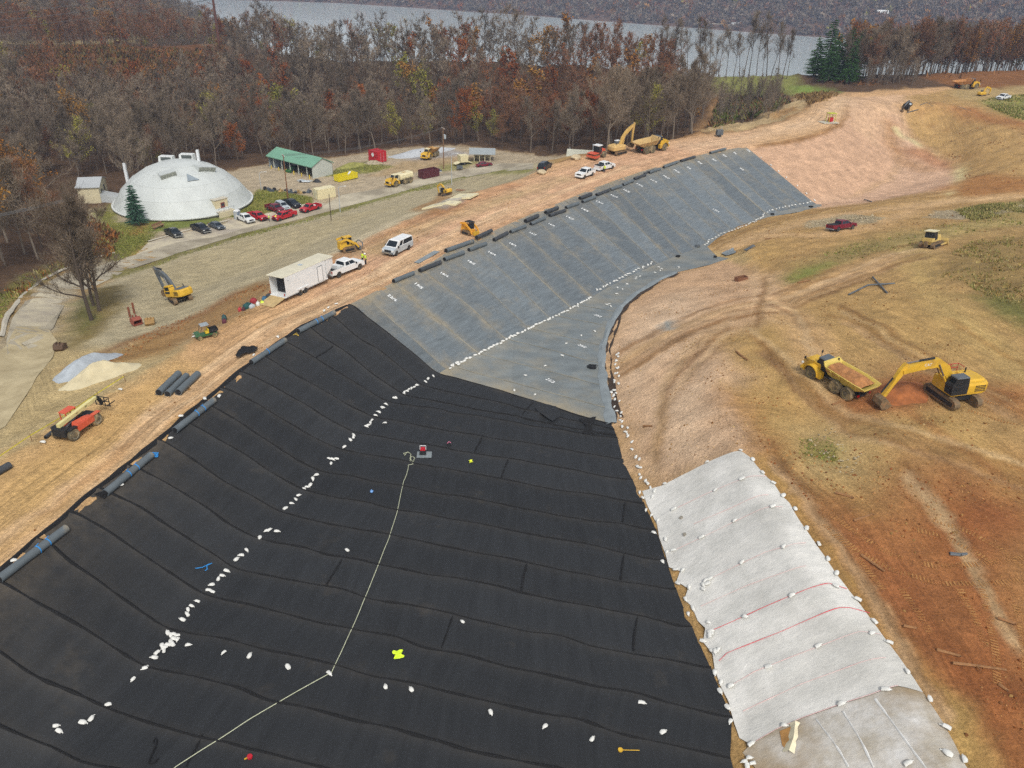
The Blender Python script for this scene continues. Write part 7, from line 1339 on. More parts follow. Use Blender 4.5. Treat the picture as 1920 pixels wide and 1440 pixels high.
p = hit(1174, 1409); t = thing('seam_roller', 'yellow long handled tool at the bottom right of the liner', 'tool', (p[0], p[1], p[2]+.1), -.05); MB().cyl((-.25, 0, .02), (.85, .05, .05), .025, n=6).build('handle', M_YEL, t); MB().cyl((-.38, 0, -.02), (-.38, 0, .06), .16, n=12).build('head', M_YEL, t)
# white writing on the grey panels
M_INK = mat('white_paint_mark', 'e6e8e6', .8, .05, 4.); marks = [(734, 561, '22/6'), (783, 538, '19/5'), (832, 517, '18/6'), (882, 494, '18/5'), (921, 477, '18/4'), (960, 460, '18/3'), (998, 440, '16/7'), (1033, 423, '16/5'), (1067, 410, '14/7'), (1095, 395, '14/5'), (1123, 381, '13/6'), (1150, 369, '12/7'), (1173, 359, '12/5'), (1198, 348, '11/6'), (1224, 340, '11/4'), (1247, 333, '10/7'), (1267, 322, '10/5'), (1290, 316, '9/6'), (1310, 306, '9/4'), (1337, 301, '8/7'), (1357, 293, '8/5'), (1376, 288, '7/6'), (1401, 283, '7/4'), (1029, 716, '21/3'), (1089, 651, '20/5'), (1119, 594, '20/2'), (1389, 318, '9/2'), (1341, 396, '17/1')]
bpy.context.view_layer.update()
for px, py, s_ in marks:
    p = hit(px, py); cu = bpy.data.curves.new('mark', 'FONT'); cu.body = s_; cu.size = 1.0 if py < 420 else .8; cu.align_x = 'CENTER'; cu.extrude = .004; cu.resolution_u = 1; cu.offset = .018; o = bpy.data.objects.new('mark', cu); COL.objects.link(o)
    bpy.context.view_layer.update(); me_ = bpy.data.meshes.new_from_object(o); bpy.data.objects.remove(o); me_.materials.clear(); me_.materials.append(M_INK); o = bpy.data.objects.new('painted_mark', me_); COL.objects.link(o)
    n_ = gn(p[0], p[1]); a_ = math.atan2(n_.y, n_.x) if abs(n_.z) < .99 else -.9
    o.rotation_mode = 'QUATERNION'; o.rotation_quaternion = Vector((0, 0, 1)).rotation_difference(n_) @ Matrix.Rotation(a_, 3, 'Z').to_quaternion(); o.location = (p[0], p[1], p[2]+.1); o.parent = gry; under(o)
# cross bars of tread marks in the red soil
m, t_, b = newmat('tread_soil', .95, .1); a = nd(t_, 'ShaderNodeAttribute', attribute_name='Uv'); sp = nd(t_, 'ShaderNodeSeparateXYZ'); t_.links.new(a.outputs['Vector'], sp.inputs[0]); geo = nd(t_, 'ShaderNodeNewGeometry')
wv = mathn(t_, 'SINE', mathn(t_, 'MULTIPLY', sp.outputs[1], 2*math.pi/.27)); t_.links.new(mixc(t_, rng_(t_, noise(t_, geo.outputs['Position'], 2., 5), .3, .7, 0, 1), lin('b58a55'), lin('98653a')), b.inputs['Base Color'])
tr_ = nd(t_, 'ShaderNodeBsdfTransparent'); mx = nd(t_, 'ShaderNodeMixShader'); edge = mathn(t_, 'MULTIPLY', rng_(t_, wv, -.1, .35, 0, 1), mathn(t_, 'MULTIPLY', rng_(t_, noise(t_, geo.outputs['Position'], .8, 5), .38, .55, 0, 1), rng_(t_, mathn(t_, 'ABSOLUTE', mathn(t_, 'SUBTRACT', sp.outputs[0], .5)), .38, .5, 1, 0)))
out = [n for n in t_.nodes if n.type == 'OUTPUT_MATERIAL'][0]; t_.links.new(mathn(t_, 'MULTIPLY', edge, .85), mx.inputs[0]); t_.links.new(tr_.outputs[0], mx.inputs[1]); t_.links.new(b.outputs[0], mx.inputs[2]); t_.links.new(mx.outputs[0], out.inputs[0])
for L in ([(1555, 965), (1610, 1005), (1680, 1045), (1760, 1062), (1840, 1058), (1920, 1045), (1960, 1040)], [(1545, 985), (1600, 1030), (1680, 1072), (1760, 1092), (1840, 1096), (1930, 1085)], [(1720, 995), (1780, 1010), (1830, 1035), (1870, 1060)], [(1750, 975), (1820, 995), (1880, 1030), (1930, 1075)], [(1840, 1105), (1855, 1150), (1868, 1230), (1870, 1290)], [(1895, 1095), (1915, 1160), (1925, 1260)], [(1690, 1105), (1720, 1145), (1745, 1190)], [(1800, 1105), (1830, 1160), (1850, 1220)], [(1560, 1000), (1620, 1060), (1660, 1110)], [(1815, 770), (1870, 785), (1930, 805)], [(1840, 750), (1900, 770), (1960, 790)]):
    q = np.array([p[:2] for p in hits(L)]); dd = np.concatenate([[0], np.cumsum(np.hypot(*np.diff(q, axis=0).T))]); s_ = np.arange(0, dd[-1], .35); C_ = np.stack([np.interp(s_, dd, q[:, i]) for i in (0, 1)], -1)
    for _ in range(6): C_[1:-1] = (C_[:-2]+2*C_[1:-1]+C_[2:])/4
    d = np.gradient(C_, axis=0); n = np.stack([-d[:, 1], d[:, 0]], -1); n /= np.linalg.norm(n, axis=1)[:, None]; P_ = np.stack([C_+n*o_ for o_ in (-.3, 0, .3)], 1); Z = gz(P_[..., 0], P_[..., 1], ZF)+.035
    o = kind(MB().grid(np.concatenate([P_, Z[..., None]], -1)).build('track_mark', m, None, smooth=True)); setvec(o, 'Uv', np.stack([np.broadcast_to([0, .5, 1.], Z.shape), np.broadcast_to(s_[:, None], Z.shape), Z*0], -1))
# paved road and kerb
m, t_, b = newmat('worn_asphalt', .9, .2); geo = nd(t_, 'ShaderNodeNewGeometry'); P = geo.outputs['Position']
c = mixc(t_, rng_(t_, noise(t_, P, .12, 6, .65), .4, .62, 0, 1), lin('8f8674'), lin('b9b09a')); t_.links.new(mulcol(t_, c, rng_(t_, noise(t_, P, 4., 4), .3, .7, .9, 1.1)), b.inputs['Base Color'])
rp = hits([(70, 650), (100, 615), (112, 588), (125, 565), (172, 540), (235, 508), (330, 476), (450, 439), (550, 414), (640, 390), (720, 369), (800, 347), (870, 331), (940, 322), (1000, 317), (1000, 306), (940, 306), (870, 318), (800, 332), (720, 352), (640, 366), (610, 384), (480, 422), (400, 445), (330, 455), (255, 478), (215, 488), (170, 505), (122, 512), (85, 532), (50, 560), (24, 596), (12, 640), (14, 665)])
kind(fill(rp, 1.2, .05).build('road', m, None, smooth=True))
m2, t_, b = newmat('pale_gravel', .95, .1); geo = nd(t_, 'ShaderNodeNewGeometry'); P = geo.outputs['Position']
t_.links.new(mixc(t_, rng_(t_, noise(t_, P, .15, 7, .7), .4, .6, 0, 1), lin('c4baa0'), lin('a1988a')), b.inputs['Base Color'])
kind(fill(hits([(255, 478), (330, 455), (400, 445), (480, 422), (612, 383), (592, 378), (548, 388), (478, 406), (432, 413), (420, 421), (330, 440), (278, 455)]), 1.2, .045).build('parking_area', m2, None, smooth=True))
kind(fill(hits([(72, 550), (120, 552), (108, 590), (86, 612), (28, 612), (40, 580)]), .8, .06).build('concrete_apron', m2, None, smooth=True))
m3, t_, b = newmat('tan_gravel', .95, .1); geo = nd(t_, 'ShaderNodeNewGeometry'); P = geo.outputs['Position']
t_.links.new(mixc(t_, rng_(t_, noise(t_, P, .3, 7, .7), .35, .65, 0, 1), lin('bcae8c'), lin('9d8f70')), b.inputs['Base Color'])
kind(fill(hits([(30, 613), (88, 613), (108, 640), (100, 668), (60, 725), (10, 800), (-25, 820), (-25, 680), (10, 650)]), 1., .05).build('gravel_road', m3, None, smooth=True))
kb = path(hits([(3, 632), (15, 590), (40, 555), (75, 528), (112, 508), (170, 484), (215, 474)]), (8,)*6, .05, 3); kind(ridge('kerb', kb, M_CONC, None, .3, .12, .08, 2)); kind(ridge('kerb', path(hits([(277, 453), (330, 437), (400, 420), (430, 413)]), (8,)*3, .05, 3), M_CONC, None, .25, .12, .08, 2))
# house and boat house across the lake
def far_pt(px, py):
    d = ray(px, py); t1 = np.arange(700, 2300, 3.); Q = CAMP+d*t1[:, None]; k = int(np.argmax(Q[:, 2] < hill_z(Q[:, 0], Q[:, 1]))); return Q[k]
p = far_pt(1652, 36); t = thing('lake_house', 'white roofed house on the wooded slope across the lake', 'house', p, -.3); MB().box((0, 0, 3), (13, 8, 8)).build('wall', mat('house_dark', '4a4458', .8), t)
for s_ in (-1, 1): MB().add([(-8, s_*5, 8), (8, s_*5, 8), (8, 0, 12.5), (-8, 0, 12.5), (-8, s_*5, 8.3), (8, s_*5, 8.3), (8, 0, 12.8), (-8, 0, 12.8)], [(0, 1, 2, 3), (4, 5, 6, 7), (0, 1, 5, 4), (1, 2, 6, 5), (3, 0, 4, 7), (2, 3, 7, 6)]).build('roof', M_WHT, t)
for x in (-4, 0, 4): MB().box((x, -4.1, 4), (2, .2, 3)).build('window', M_WINDOW, t)
p = far_pt(1383, 47); t = thing('boat_house', 'low white boat house on the far lake shore', 'boat house', p, -.1); MB().box((0, 0, 1.5), (20, 5, 3)).build('wall', M_WHT, t); MB().box((0, 0, 3.4), (21, 6, .8), top=(.95, .5)).build('roof', M_ROOFG, t); MB().box((-26, 2, .4), (30, 1.5, .6)).build('dock', M_CONC, t)
# light frame on the far bend, generator by the road
p = hit(1556, 230); t = thing('pump_station', 'small yellow framed pump on a grey pad at the haul road bend', 'pump', p, .3); MB().box((-.5, 0, .1), (5, 3, .2)).build('pad', M_CONC, t); MB().box((0, 0, .9), (1.2, .8, 1.1)).build('engine', M_REDP, t); f_ = MB(); [f_.box((x, y, 1.3), (.12, .12, 2.5)) for x in (-1, 1) for y in (-.7, .7)]; f_.box((0, 0, 2.6), (2.3, 1.7, .15)).build('frame', mat('frame_lime', 'b5b83a', .6), t)
p = hit(1348, 256); t = thing('light_tower', 'small dark generator box at the far roadside', 'generator', p, .2); MB().box((0, 0, 1.1), (1.8, 1.1, 1.3), top=(.9, .9)).build('body', M_DGREY, t); [wheel(t, 0, s_*.6, .35, .2) for s_ in (-1, 1)]; MB().cyl((.5, 0, 1.7), (.5, 0, 2.6), .05, n=6).build('mast', M_SILV, t)
# ------------------------------------------------------------------ trees
def gen_tree(seed, H, ntw, spread=.34, base=.25, fat=1., leafy=0, leafs=.3, up=.35, r0=None, mult=1, seg=6, lim=13):
    """arrays of trunk+limbs and of crown (twigs, leaves)"""
    rg = np.random.default_rng(seed); tb = MB(); tips = []
    def limb(p, d, L, r, lv):
        n = 4; pts = [p]; q = np.array(p); d = np.array(d)
        for i in range(n):
            d = d+rg.normal(0, .16, 3)+np.array([0, 0, .10*lv]); d /= np.linalg.norm(d); q = q+d*L/n; pts.append(q)
        tb.tube([tuple(x) for x in pts], [r*(1-.75*k/n) for k in range(n+1)], max(3, seg-lv))
        tips.extend([(x, d, lv, L) for x in pts[2 if lv < 2 else 1:]])
        if lv < 2:
            for _ in range(4 if lv == 1 else 0):
                k = rg.integers(1, n+1); a = rg.normal(0, .75, 3); e = d*.8+a; e[2] = abs(e[2])*.8+.1; limb(pts[k], e/np.linalg.norm(e), L*rg.uniform(.45, .7), r*.45, lv+1)
    for s_ in range(mult):
        r_ = r0 or H*.013; lean = rg.normal(0, .05 if mult == 1 else .16, 2); off_ = rg.normal(0, .5, 2) if mult > 1 else np.zeros(2); pts = []; q = np.array([off_[0], off_[1], -.4])
        for i in range(8):
            pts.append(q.copy()); lean = lean+rg.normal(0, .035, 2); q = q+np.array([lean[0], lean[1], 1.])*H*.92/7
        tb.tube([tuple(x) for x in pts], [r_*(1-.88*k/7) for k in range(8)], seg)
        for k in range(lim//mult if mult > 1 else lim):
            f_ = base+(1-base)*(k+.5)/(lim//mult if mult > 1 else lim); f_ = min(.97, f_); x = np.array([np.interp(f_*7, range(8), [p[i] for p in pts]) for i in range(3)])
            a = rg.uniform(0, 6.283); el = up+.5*f_; e = np.array([math.cos(a)*math.cos(el), math.sin(a)*math.cos(el), math.sin(el)])
            L = H*spread*(1.15-.75*abs(f_-.45)-.25*f_)*rg.uniform(.7, 1.2); limb(x, e, L, r_*(1-.85*f_)*.55+.02, 1)
    P = np.array([t_[0] for t_ in tips]); D = np.array([t_[1] for t_ in tips]); LL = np.array([t_[3] for t_ in tips])
    k = rg.integers(0, len(P), ntw); d = D[k]*.7+rg.normal(0, .55, (ntw, 3))+np.array([0, 0, .25]); d /= np.linalg.norm(d, axis=1)[:, None]
    p = P[k]+rg.normal(0, .28, (ntw, 3))*LL[k][:, None]*.35; l = H*rg.uniform(.035, .085, ntw)[:, None]; sd_ = np.cross(d, rg.normal(0, 1, (ntw, 3))); sd_ /= np.linalg.norm(sd_, axis=1)[:, None]+1e-9
    wd = (.022*fat*rg.uniform(.6, 1.5, ntw))[:, None]; V = np.stack([p-sd_*wd, p+sd_*wd, p+d*l+sd_*wd*.3], 1).reshape(-1, 3); F = np.arange(ntw*3).reshape(-1, 3); n0 = len(F)
    if leafy:
        k = rg.integers(0, len(P), leafy); c = P[k]+rg.normal(0, .55, (leafy, 3))*H*.045; a = rg.normal(0, 1, (leafy, 3)); a /= np.linalg.norm(a, axis=1)[:, None]; b = np.cross(a, rg.normal(0, 1, (leafy, 3))); b /= np.linalg.norm(b, axis=1)[:, None]+1e-9
        s_ = (leafs*rg.uniform(.5, 1.2, leafy))[:, None]; LV = np.stack([c-a*s_, c+b*s_*.8, c+a*s_], 1).reshape(-1, 3); F = np.vstack([F, np.arange(leafy*3).reshape(-1, 3)+len(V)]); V = np.vstack([V, LV])
    return tb, V, F, n0
def gen_fir(seed, H, n=3200, fat=1.1):
    rg = np.random.default_rng(seed); tb = MB(); tb.tube([(0, 0, -.3), (0, 0, H*.5), (0, 0, H)], [H*.018, H*.012, .02], 6); V = []
    m_ = 26
    for k in range(m_):
        z = H*(.1+.88*k/m_); rad = H*.25*(1-k/m_)**.6*rg.uniform(.85, 1.15)+.15
        for j in range(max(4, int(11*(1-k/m_)+4))):
            a = rg.uniform(0, 6.283); L = rad*rg.uniform(.7, 1.15); dr = -.25
            for i in range(max(4, int(n/200*L))):
                u = rg.uniform(.15, 1); c = np.array([math.cos(a)*L*u, math.sin(a)*L*u, z+dr*L*u+.1*L*u*u]); s_ = .34*fat*(1.15-.6*u)*rg.uniform(.6, 1.3)*(H/12)**.5
                t1 = np.array([math.cos(a+rg.normal(0, .7)), math.sin(a+rg.normal(0, .7)), rg.normal(-.15, .3)]); t2 = np.cross(t1, rg.normal(0, 1, 3)); t2 /= np.linalg.norm(t2)+1e-9
                V += [c-t1*s_*.2+t2*s_*.32, c-t1*s_*.2-t2*s_*.32, c+t1*s_]
    V = np.array(V); F = np.arange(len(V)).reshape(-1, 3); return tb, V, F, 0
def leafmat(name, c0, c1, tr=.0):
    m, t, b = newmat(name, .9, .1); oi = nd(t, 'ShaderNodeObjectInfo'); geo = nd(t, 'ShaderNodeNewGeometry')
    n_ = noise(t, geo.outputs['Position'], .35, 3); f_ = mathn(t, 'ADD', mathn(t, 'MULTIPLY', oi.outputs['Random'], .6), mathn(t, 'MULTIPLY', n_, .5))
    t.links.new(mixc(t, rng_(t, f_, .15, .9, 0, 1), lin(c0), lin(c1)), b.inputs['Base Color']); return m
M_BARK = leafmat('bark', '5c5148', '857a6c'); M_BARKD = leafmat('dark_bark', '4a423b', '665b50')
M_TWIG = leafmat('twigs', '584e42', '8a7b69'); M_TWIGR = leafmat('red_twigs', '654c37', '86644d'); M_RUST = leafmat('rust_leaves', '6f3d22', '94562a'); M_ORAN = leafmat('orange_leaves', '86592a', '9c7436'); M_YGRN = leafmat('yellow_green_leaves', '7c7a34', '97903f'); M_NEED = leafmat('needles', '2c4a24', '486c34'); M_NEEDB = leafmat('blue_needles', '345440', '50725c')
def mesh_tri(name, V, F, mats, nsplit=None):
    me_ = bpy.data.meshes.new(name); me_.vertices.add(len(V)); me_.vertices.foreach_set('co', np.asarray(V, 'f').ravel()); me_.loops.add(F.size); me_.loops.foreach_set('vertex_index', F.astype('i').ravel())
    me_.polygons.add(len(F)); me_.polygons.foreach_set('loop_start', np.arange(0, F.size, 3, dtype='i')); me_.polygons.foreach_set('loop_total', np.full(len(F), 3, 'i')); [me_.materials.append(m_) for m_ in mats]
    if nsplit is not None and len(mats) > 1: me_.polygons.foreach_set('material_index', (np.arange(len(F)) >= nsplit).astype('i'))
    me_.update(); me_.validate(); return me_
def make_tree(name, arrs, bark, mats, label, cat='tree', group=None):
    tb, V, F, n0 = arrs; t = thing(name, label, cat, (0, 0, 0), 0, group); tb.build('trunk', bark, t, smooth=True); o = bpy.data.objects.new('crown', mesh_tri('crown', V, F, mats, n0)); COL.objects.link(o); o.parent = t; return t
KINDS = {}
def reg(k, name, arrs, bark, mats, look): KINDS.setdefault(k, []).append((make_tree(name, arrs, bark, mats, look), look))
for sd in range(5): reg('bare', 'bare_tree', gen_tree(100+sd, 17, 3000, .31, .3, 1.5), M_BARK, [M_TWIG], 'bare grey brown tree')
for sd in range(3): reg('red', 'bare_tree', gen_tree(200+sd, 16, 2900, .32, .28, 1.5, 260, .22), M_BARKD, [M_TWIGR, M_RUST], 'reddish brown tree with few leaves')
for sd in range(2): reg('rust', 'rust_tree', gen_tree(300+sd, 15, 600, .33, .25, 1.5, 2200, .30), M_BARKD, [M_TWIGR, M_RUST], 'rust leaved tree')
reg('orange', 'orange_tree', gen_tree(310, 16, 600, .33, .25, 1.5, 1800, .30), M_BARKD, [M_TWIG, M_ORAN], 'orange brown leaved tree')
reg('ygreen', 'yellow_tree', gen_tree(320, 14, 700, .34, .22, 1.5, 1600, .26), M_BARK, [M_TWIG, M_YGRN], 'yellow green leaved tree')
for sd in range(3): reg('tall', 'bare_tree', gen_tree(400+sd, 17, 800, .22, .45, 1.4, 0, .2, .7, .16, 1, 6, 11), M_BARKD, [M_TWIG], 'tall slender bare tree')
for sd in range(2): reg('fir', 'pine_tree', gen_fir(500+sd, 15, 5200, 1.2), M_BARKD, [M_NEED], 'dark green pine')
for sd in range(2): reg('brush', 'bare_sapling', gen_tree(600+sd, 9, 900, .30, .12, 1.3, 0, .2, .8, .07, 3, 5, 15), M_BARK, [M_TWIG], 'small many stemmed bare tree')
used_k = {}
def plant(k, x, y, label, group, sc=1., z=None, i=None):
    lst = KINDS[k]; j = rt_.randrange(len(lst)) if i is None else i; src = lst[j][0]
    o = src if (k, j) not in used_k else dup(src); used_k[(k, j)] = 1
    o.location = (x, y, float(gz(x, y, ZF))-.1 if z is None else z); o.rotation_euler = (0, 0, rt_.uniform(0, 6.28)); s_ = sc*rt_.uniform(.9, 1.12); o.scale = (s_, s_, s_*rt_.uniform(.92, 1.1)); tag(o, label, 'tree', group); return o
rt_ = random.Random(21); ntree = 0
def look(k, j=0): return KINDS[k][0][1]
# row of slender trees along the lake side and the wood edge on the right
xs_ = [1232, 1243, 1255, 1264, 1276, 1290, 1301, 1312, 1322, 1331, 1339, 1348, 1362, 1376, 1387, 1395, 1404, 1418, 1429, 1437, 1446, 1458, 1467, 1475]
for k, x in enumerate(xs_):
    p = at(x, np.interp(x, [1250, 1400, 1520], [127.5, 139.5, 149.5])+rt_.uniform(-.6, .8), -1); plant('tall', p[0], p[1], 'tall slender bare tree in the open row before the lake', 'open tree row before the lake', rt_.uniform(.85, 1.15))
for k in range(78):
    x = 1598+k*4.4+rt_.uniform(-3, 3); p = at(x, np.interp(x, [1590, 1650, 1750, 1920, 2100], [152, 150, 142, 132, 122]), .8)+np.array([0, rt_.uniform(-5, 7), 0]); kk = rt_.choices(['tall', 'bare', 'red', 'orange'], [3, 5, 3, .6])[0]
    plant(kk, p[0], p[1], look(kk)+' in the wood strip behind the far haul road', 'wood strip behind the far haul road', rt_.uniform(.8, 1.1))
for x, y, s_ in ((1490, 140, .95), (1508, 142, 1.15), (1524, 144, 1.0), (1545, 146, 1.35), (1562, 147, 1.3), (1580, 149, 1.25), (1597, 151, 1.1), (1552, 152, 1.), (1590, 156, .9)):
    p = hit(x, y); plant('fir', p[0], p[1], 'dark green pine in the clump between row and wood strip', 'pine clump by the far haul road', s_)
for x, y in [(1600+rt_.uniform(0, 115), rt_.uniform(150, 164)) for _ in range(16)]:
    p = hit(x, y); plant('brush', p[0], p[1], 'small many stemmed bare tree right of the pines', 'thicket right of the pines', rt_.uniform(.7, 1.))
# thicket in the bend
for _ in range(40):
    x = rt_.uniform(1345, 1462); y = rt_.uniform(185, 238)-(x-1345)*.16; p = hit(x, y); plant('brush', p[0], p[1], 'small many stemmed bare tree in the thicket by the road bend', 'thicket in the haul road bend', rt_.uniform(.7, 1.05))
# left clump on the grass wedge, spruce by the dome
for (x, y), s_, l_ in (((172, 599), .98, 'large bare tree with several stems nearest the grass wedge corner'), ((186, 582), .9, 'dark bare tree at the right of the left clump'), ((176, 573), .85, 'bare tree behind the others in the left clump')):
    p = hit(x, y); o = make_tree('bare_tree', gen_tree(800+x, 17, 6500, .32, .22, 1.0, 0, .2, .5, .3, 1, 7, 16), M_BARKD, [M_TWIG], l_); o.location = (p[0], p[1], p[2]-.1); o.scale = (s_, s_, s_)
p = hit(258, 421); sp = make_tree('spruce_tree', gen_fir(520, up_h(p, 344), 9000, 1.25), M_BARKD, [M_NEEDB], 'lone blue green spruce in front of the dome'); sp.location = p
# the woods: every spot first, then the 300 nearest as trees
def region(poly, n, ker, seed):
    A = np.array([p[:2] for p in poly]); rg = np.random.default_rng(seed); out = []
    X = rg.uniform(A[:, 0].min(), A[:, 0].max(), n*50); Y = rg.uniform(A[:, 1].min(), A[:, 1].max(), n*50); k = inside(X, Y, A); cell = {}
    for x, y in zip(X[k], Y[k]):
        c = (int(x/ker), int(y/ker)); ok = True
        for i in (-1, 0, 1):
            for j in (-1, 0, 1):
                for q in cell.get((c[0]+i, c[1]+j), ()):
                    if (q[0]-x)**2+(q[1]-y)**2 < ker*ker: ok = False
        if ok: cell.setdefault(c, []).append((x, y)); out.append((x, y))
        if len(out) >= n: break
    return out
yd = [p for p in yard_w]
main = region([(-150, 240), (-125, 182)]+[(p[0], p[1]+4) for p in yd]+[(20, 195), (45, 212), hit(1295, 248)[:2], hit(1325, 205)[:2], hit(1240, 150)[:2], hit(1240, 122)[:2], (60, 345), (0, 372), (-90, 392), (-160, 400), (-230, 400), (-230, 260)], 1900, 5.2, 1)
left = region([hit(-80, 520)[:2], hit(0, 520)[:2], hit(90, 480)[:2], hit(140, 420)[:2], hit(110, 396)[:2], (-125, 182), (-150, 240), (-260, 300), (-260, 120)], 500, 5.0, 2)
hill = region([(-240, 400), (-150, 398), (-100, 400), (-118, 440), (-160, 520), (-215, 640), (-270, 800), (-380, 900), (-620, 800), (-560, 480)], 2200, 6.0, 3)
def pick(x, y):
    r_ = float(fbm(np.array([x*.012]), np.array([y*.012]), 55, 3)[0]); q = rt_.random()
    up_ = y > 300 and x > -120
    if q < (.03 if not up_ else .09): return 'rust'
    if q < (.055 if not up_ else .15): return 'orange'
    if q < (.095 if not up_ else .18): return 'ygreen'
    return 'red' if r_ > .6 or q > .93 else 'bare'
spots = [(x, y, pick(x, y), 0) for x, y in main]+[(x, y, pick(x, y), 1) for x, y in left]+[(x, y, pick(x, y), 2) for x, y in hill]
def vis(x, y, h=14):
    """rough view test: does the top of a tree here fall inside the frame"""
    v = np.array([x, y, float(gz(x, y))+h])-CAMP; z = v@cF
    if z <= 0: return False
    px, py = 960+FPX*(v@cR)/z, 720-FPX*(v@cU)/z; return -60 < px < 1980 and -90 < py < 700
e0, e1 = at(1600, 151, .5)[:2], at(1990, 128, 2)[:2]; strip = region([e0, e1, e1+np.array([14, 26]), e0+np.array([6, 26])], 400, 4.2, 5)
spots = [s_ for s_ in spots if vis(s_[0], s_[1])]
scrub = [p[:2] for p in hits([(-60, 150), (-60, 85), (200, 84), (415, 84), (430, 125), (380, 172), (280, 185), (130, 182), (100, 150)])]; sc_in = inside(np.array([q[0] for q in spots]), np.array([q[1] for q in spots]), scrub)
pq = hit(411, 83); spots = [q for q, i_ in zip(spots, sc_in) if not (i_ and rt_.random() < .9) and not (math.hypot(q[0]-pq[0]*.96, q[1]-pq[1]*.96) < 20)]
ax_ = [p[:2] for p in hits([(85, 480), (85, 345), (235, 332), (240, 420), (200, 490)])]; ai = inside(np.array([q[0] for q in spots]), np.array([q[1] for q in spots]), ax_); spots = [q for q, i_ in zip(spots, ai) if not i_]
spots.sort(key=lambda s_: s_[0]**2+s_[1]**2)
for sx, sy_ in ((120, 300), (60, 310), (25, 330), (100, 325)):  # a few yellow green ones beside the annex
    p = hit(sx, sy_); plant('ygreen' if sx > 100 else 'red', p[0], p[1], 'yellow green leaved tree beside the beige annex' if sx > 100 else 'reddish brown tree with few leaves at the far left edge', 'trees beside the annex', .7)
NIND = 205
for x, y, k, g in spots[:NIND]:
    g_, w_ = ('wood left of the dome road', 'in the near wood left of the dome') if (g == 1 or x < -62) else (('wood behind the dome', 'in the wood behind the dome') if x < -30 else ('wood behind the yard', 'in the wood behind the yard'))
    plant(k, x, y, look(k)+' '+w_, g_+' '+k, rt_.uniform(.7, 1.12))
# the rest of the woods as one mass
lod = {}
for k, args in (('bare', (17, 620, .31, .3, 3.6)), ('red', (16, 580, .32, .28, 3.6, 140, .36)), ('rust', (15, 120, .33, .25, 5., 520, .6)), ('orange', (16, 120, .33, .25, 5., 480, .6)), ('ygreen', (14, 160, .33, .25, 5., 420, .55))):
    lod[k] = []
    for sd in range(4):
        tb, V, F, n0 = gen_tree(700+sd*7, *args[:5], **(dict(leafy=args[5], leafs=args[6]) if len(args) > 5 else {}), seg=4, lim=9)
        tv_ = np.array(tb.v); tf_ = []
        for f in tb.f:
            for i in range(1, len(f)-1): tf_.append((f[0], f[i], f[i+1]))
        lod[k].append((np.vstack([tv_, V]), np.vstack([np.array(tf_), F+len(tv_)]), len(tv_), len(tv_)+n0*3))
COLS = {'bare': (('584e42', '8a7b69'), None), 'red': (('654c37', '86644d'), ('6f3d22', '94562a')), 'rust': (('654c37', '86644d'), ('6f3d22', '94562a')), 'orange': (('584e42', '8a7b69'), ('86592a', '9c7436')), 'ygreen': (('584e42', '8a7b69'), ('7c7a34', '97903f'))}
def mass(name, sp_, m, lodset, scl):
    Vs, Fs, Cs, o_ = [], [], [], 0; rg = np.random.default_rng(9)
    for x, y, k, z in sp_:
        V, F, nt_, nl = lodset[k][rg.integers(len(lodset[k]))]; a = rg.uniform(0, 6.283); s_ = scl*rg.uniform(.72, 1.12)*(1.08 if (name == 'woods' and y > 290 and x > -130) else 1); c_, q_ = math.cos(a)*s_, math.sin(a)*s_
        Vs.append(np.stack([V[:, 0]*c_-V[:, 1]*q_+x, V[:, 0]*q_+V[:, 1]*c_+y, V[:, 2]*s_*rg.uniform(.9, 1.1)+z], -1)); Fs.append(F+o_); o_ += len(V)
        f_ = rg.random(); (t0, t1), lv = COLS[k]; C_ = np.empty((len(V), 3)); C_[:nt_] = lin('6a5e52'); C_[nt_:] = np.array(lin(t0))*(1-f_)+np.array(lin(t1))*f_
        if lv: C_[nl:] = np.array(lin(lv[0]))*(1-f_)+np.array(lin(lv[1]))*f_
        Cs.append(C_)
    V = np.vstack(Vs); F = np.vstack(Fs); C_ = np.vstack(Cs); me_ = mesh_tri(name, V, F, [m]); a = me_.attributes.new('Tc', 'FLOAT_COLOR', 'POINT'); a.data.foreach_set('color', np.concatenate([C_, np.ones((len(C_), 1))], -1).astype('f').ravel())
    o = bpy.data.objects.new(name, me_); COL.objects.link(o); return kind(o, 'stuff')
M_MASS, t_, b = newmat('wood_mass', .9, .1); ac = nd(t_, 'ShaderNodeAttribute', attribute_name='Tc'); t_.links.new(ac.outputs['Color'], b.inputs['Base Color'])
mass('woods', [(x, y, k, float(gz(x, y, ZF))-.2) for x, y, k, g in spots[NIND:]+[(x, y, pick(x, y), 3) for x, y in strip]], M_MASS, lod, 1.)
# far shore: a canopy of small crowns over the hills
clump = {}
for k in ('bare', 'red', 'rust', 'orange', 'ygreen'):
    clump[k] = []
    for sd in range(3):
        rg = np.random.default_rng(sd); n_ = 46; c = rg.normal(0, 1, (n_, 3)); c /= np.linalg.norm(c, axis=1)[:, None]; c = c*np.array([4.2, 4.2, 4.6])*rg.uniform(.55, 1, (n_, 1))+np.array([0, 0, 5.5]); a = rg.normal(0, 1, (n_, 3)); b_ = rg.normal(0, 1, (n_, 3)); V = np.stack([c-a*1.3, c+b_*1.2, c+a*1.3], 1).reshape(-1, 3); clump[k].append((V, np.arange(n_*3).reshape(-1, 3), 0, 0 if k in ('rust', 'orange', 'ygreen') else n_*3))
fs = []; rg = np.random.default_rng(77); X = rg.uniform(-900, 1250, 16000); D_ = rg.uniform(2, 420, 16000)**1.0; Y = HSH(X)+D_
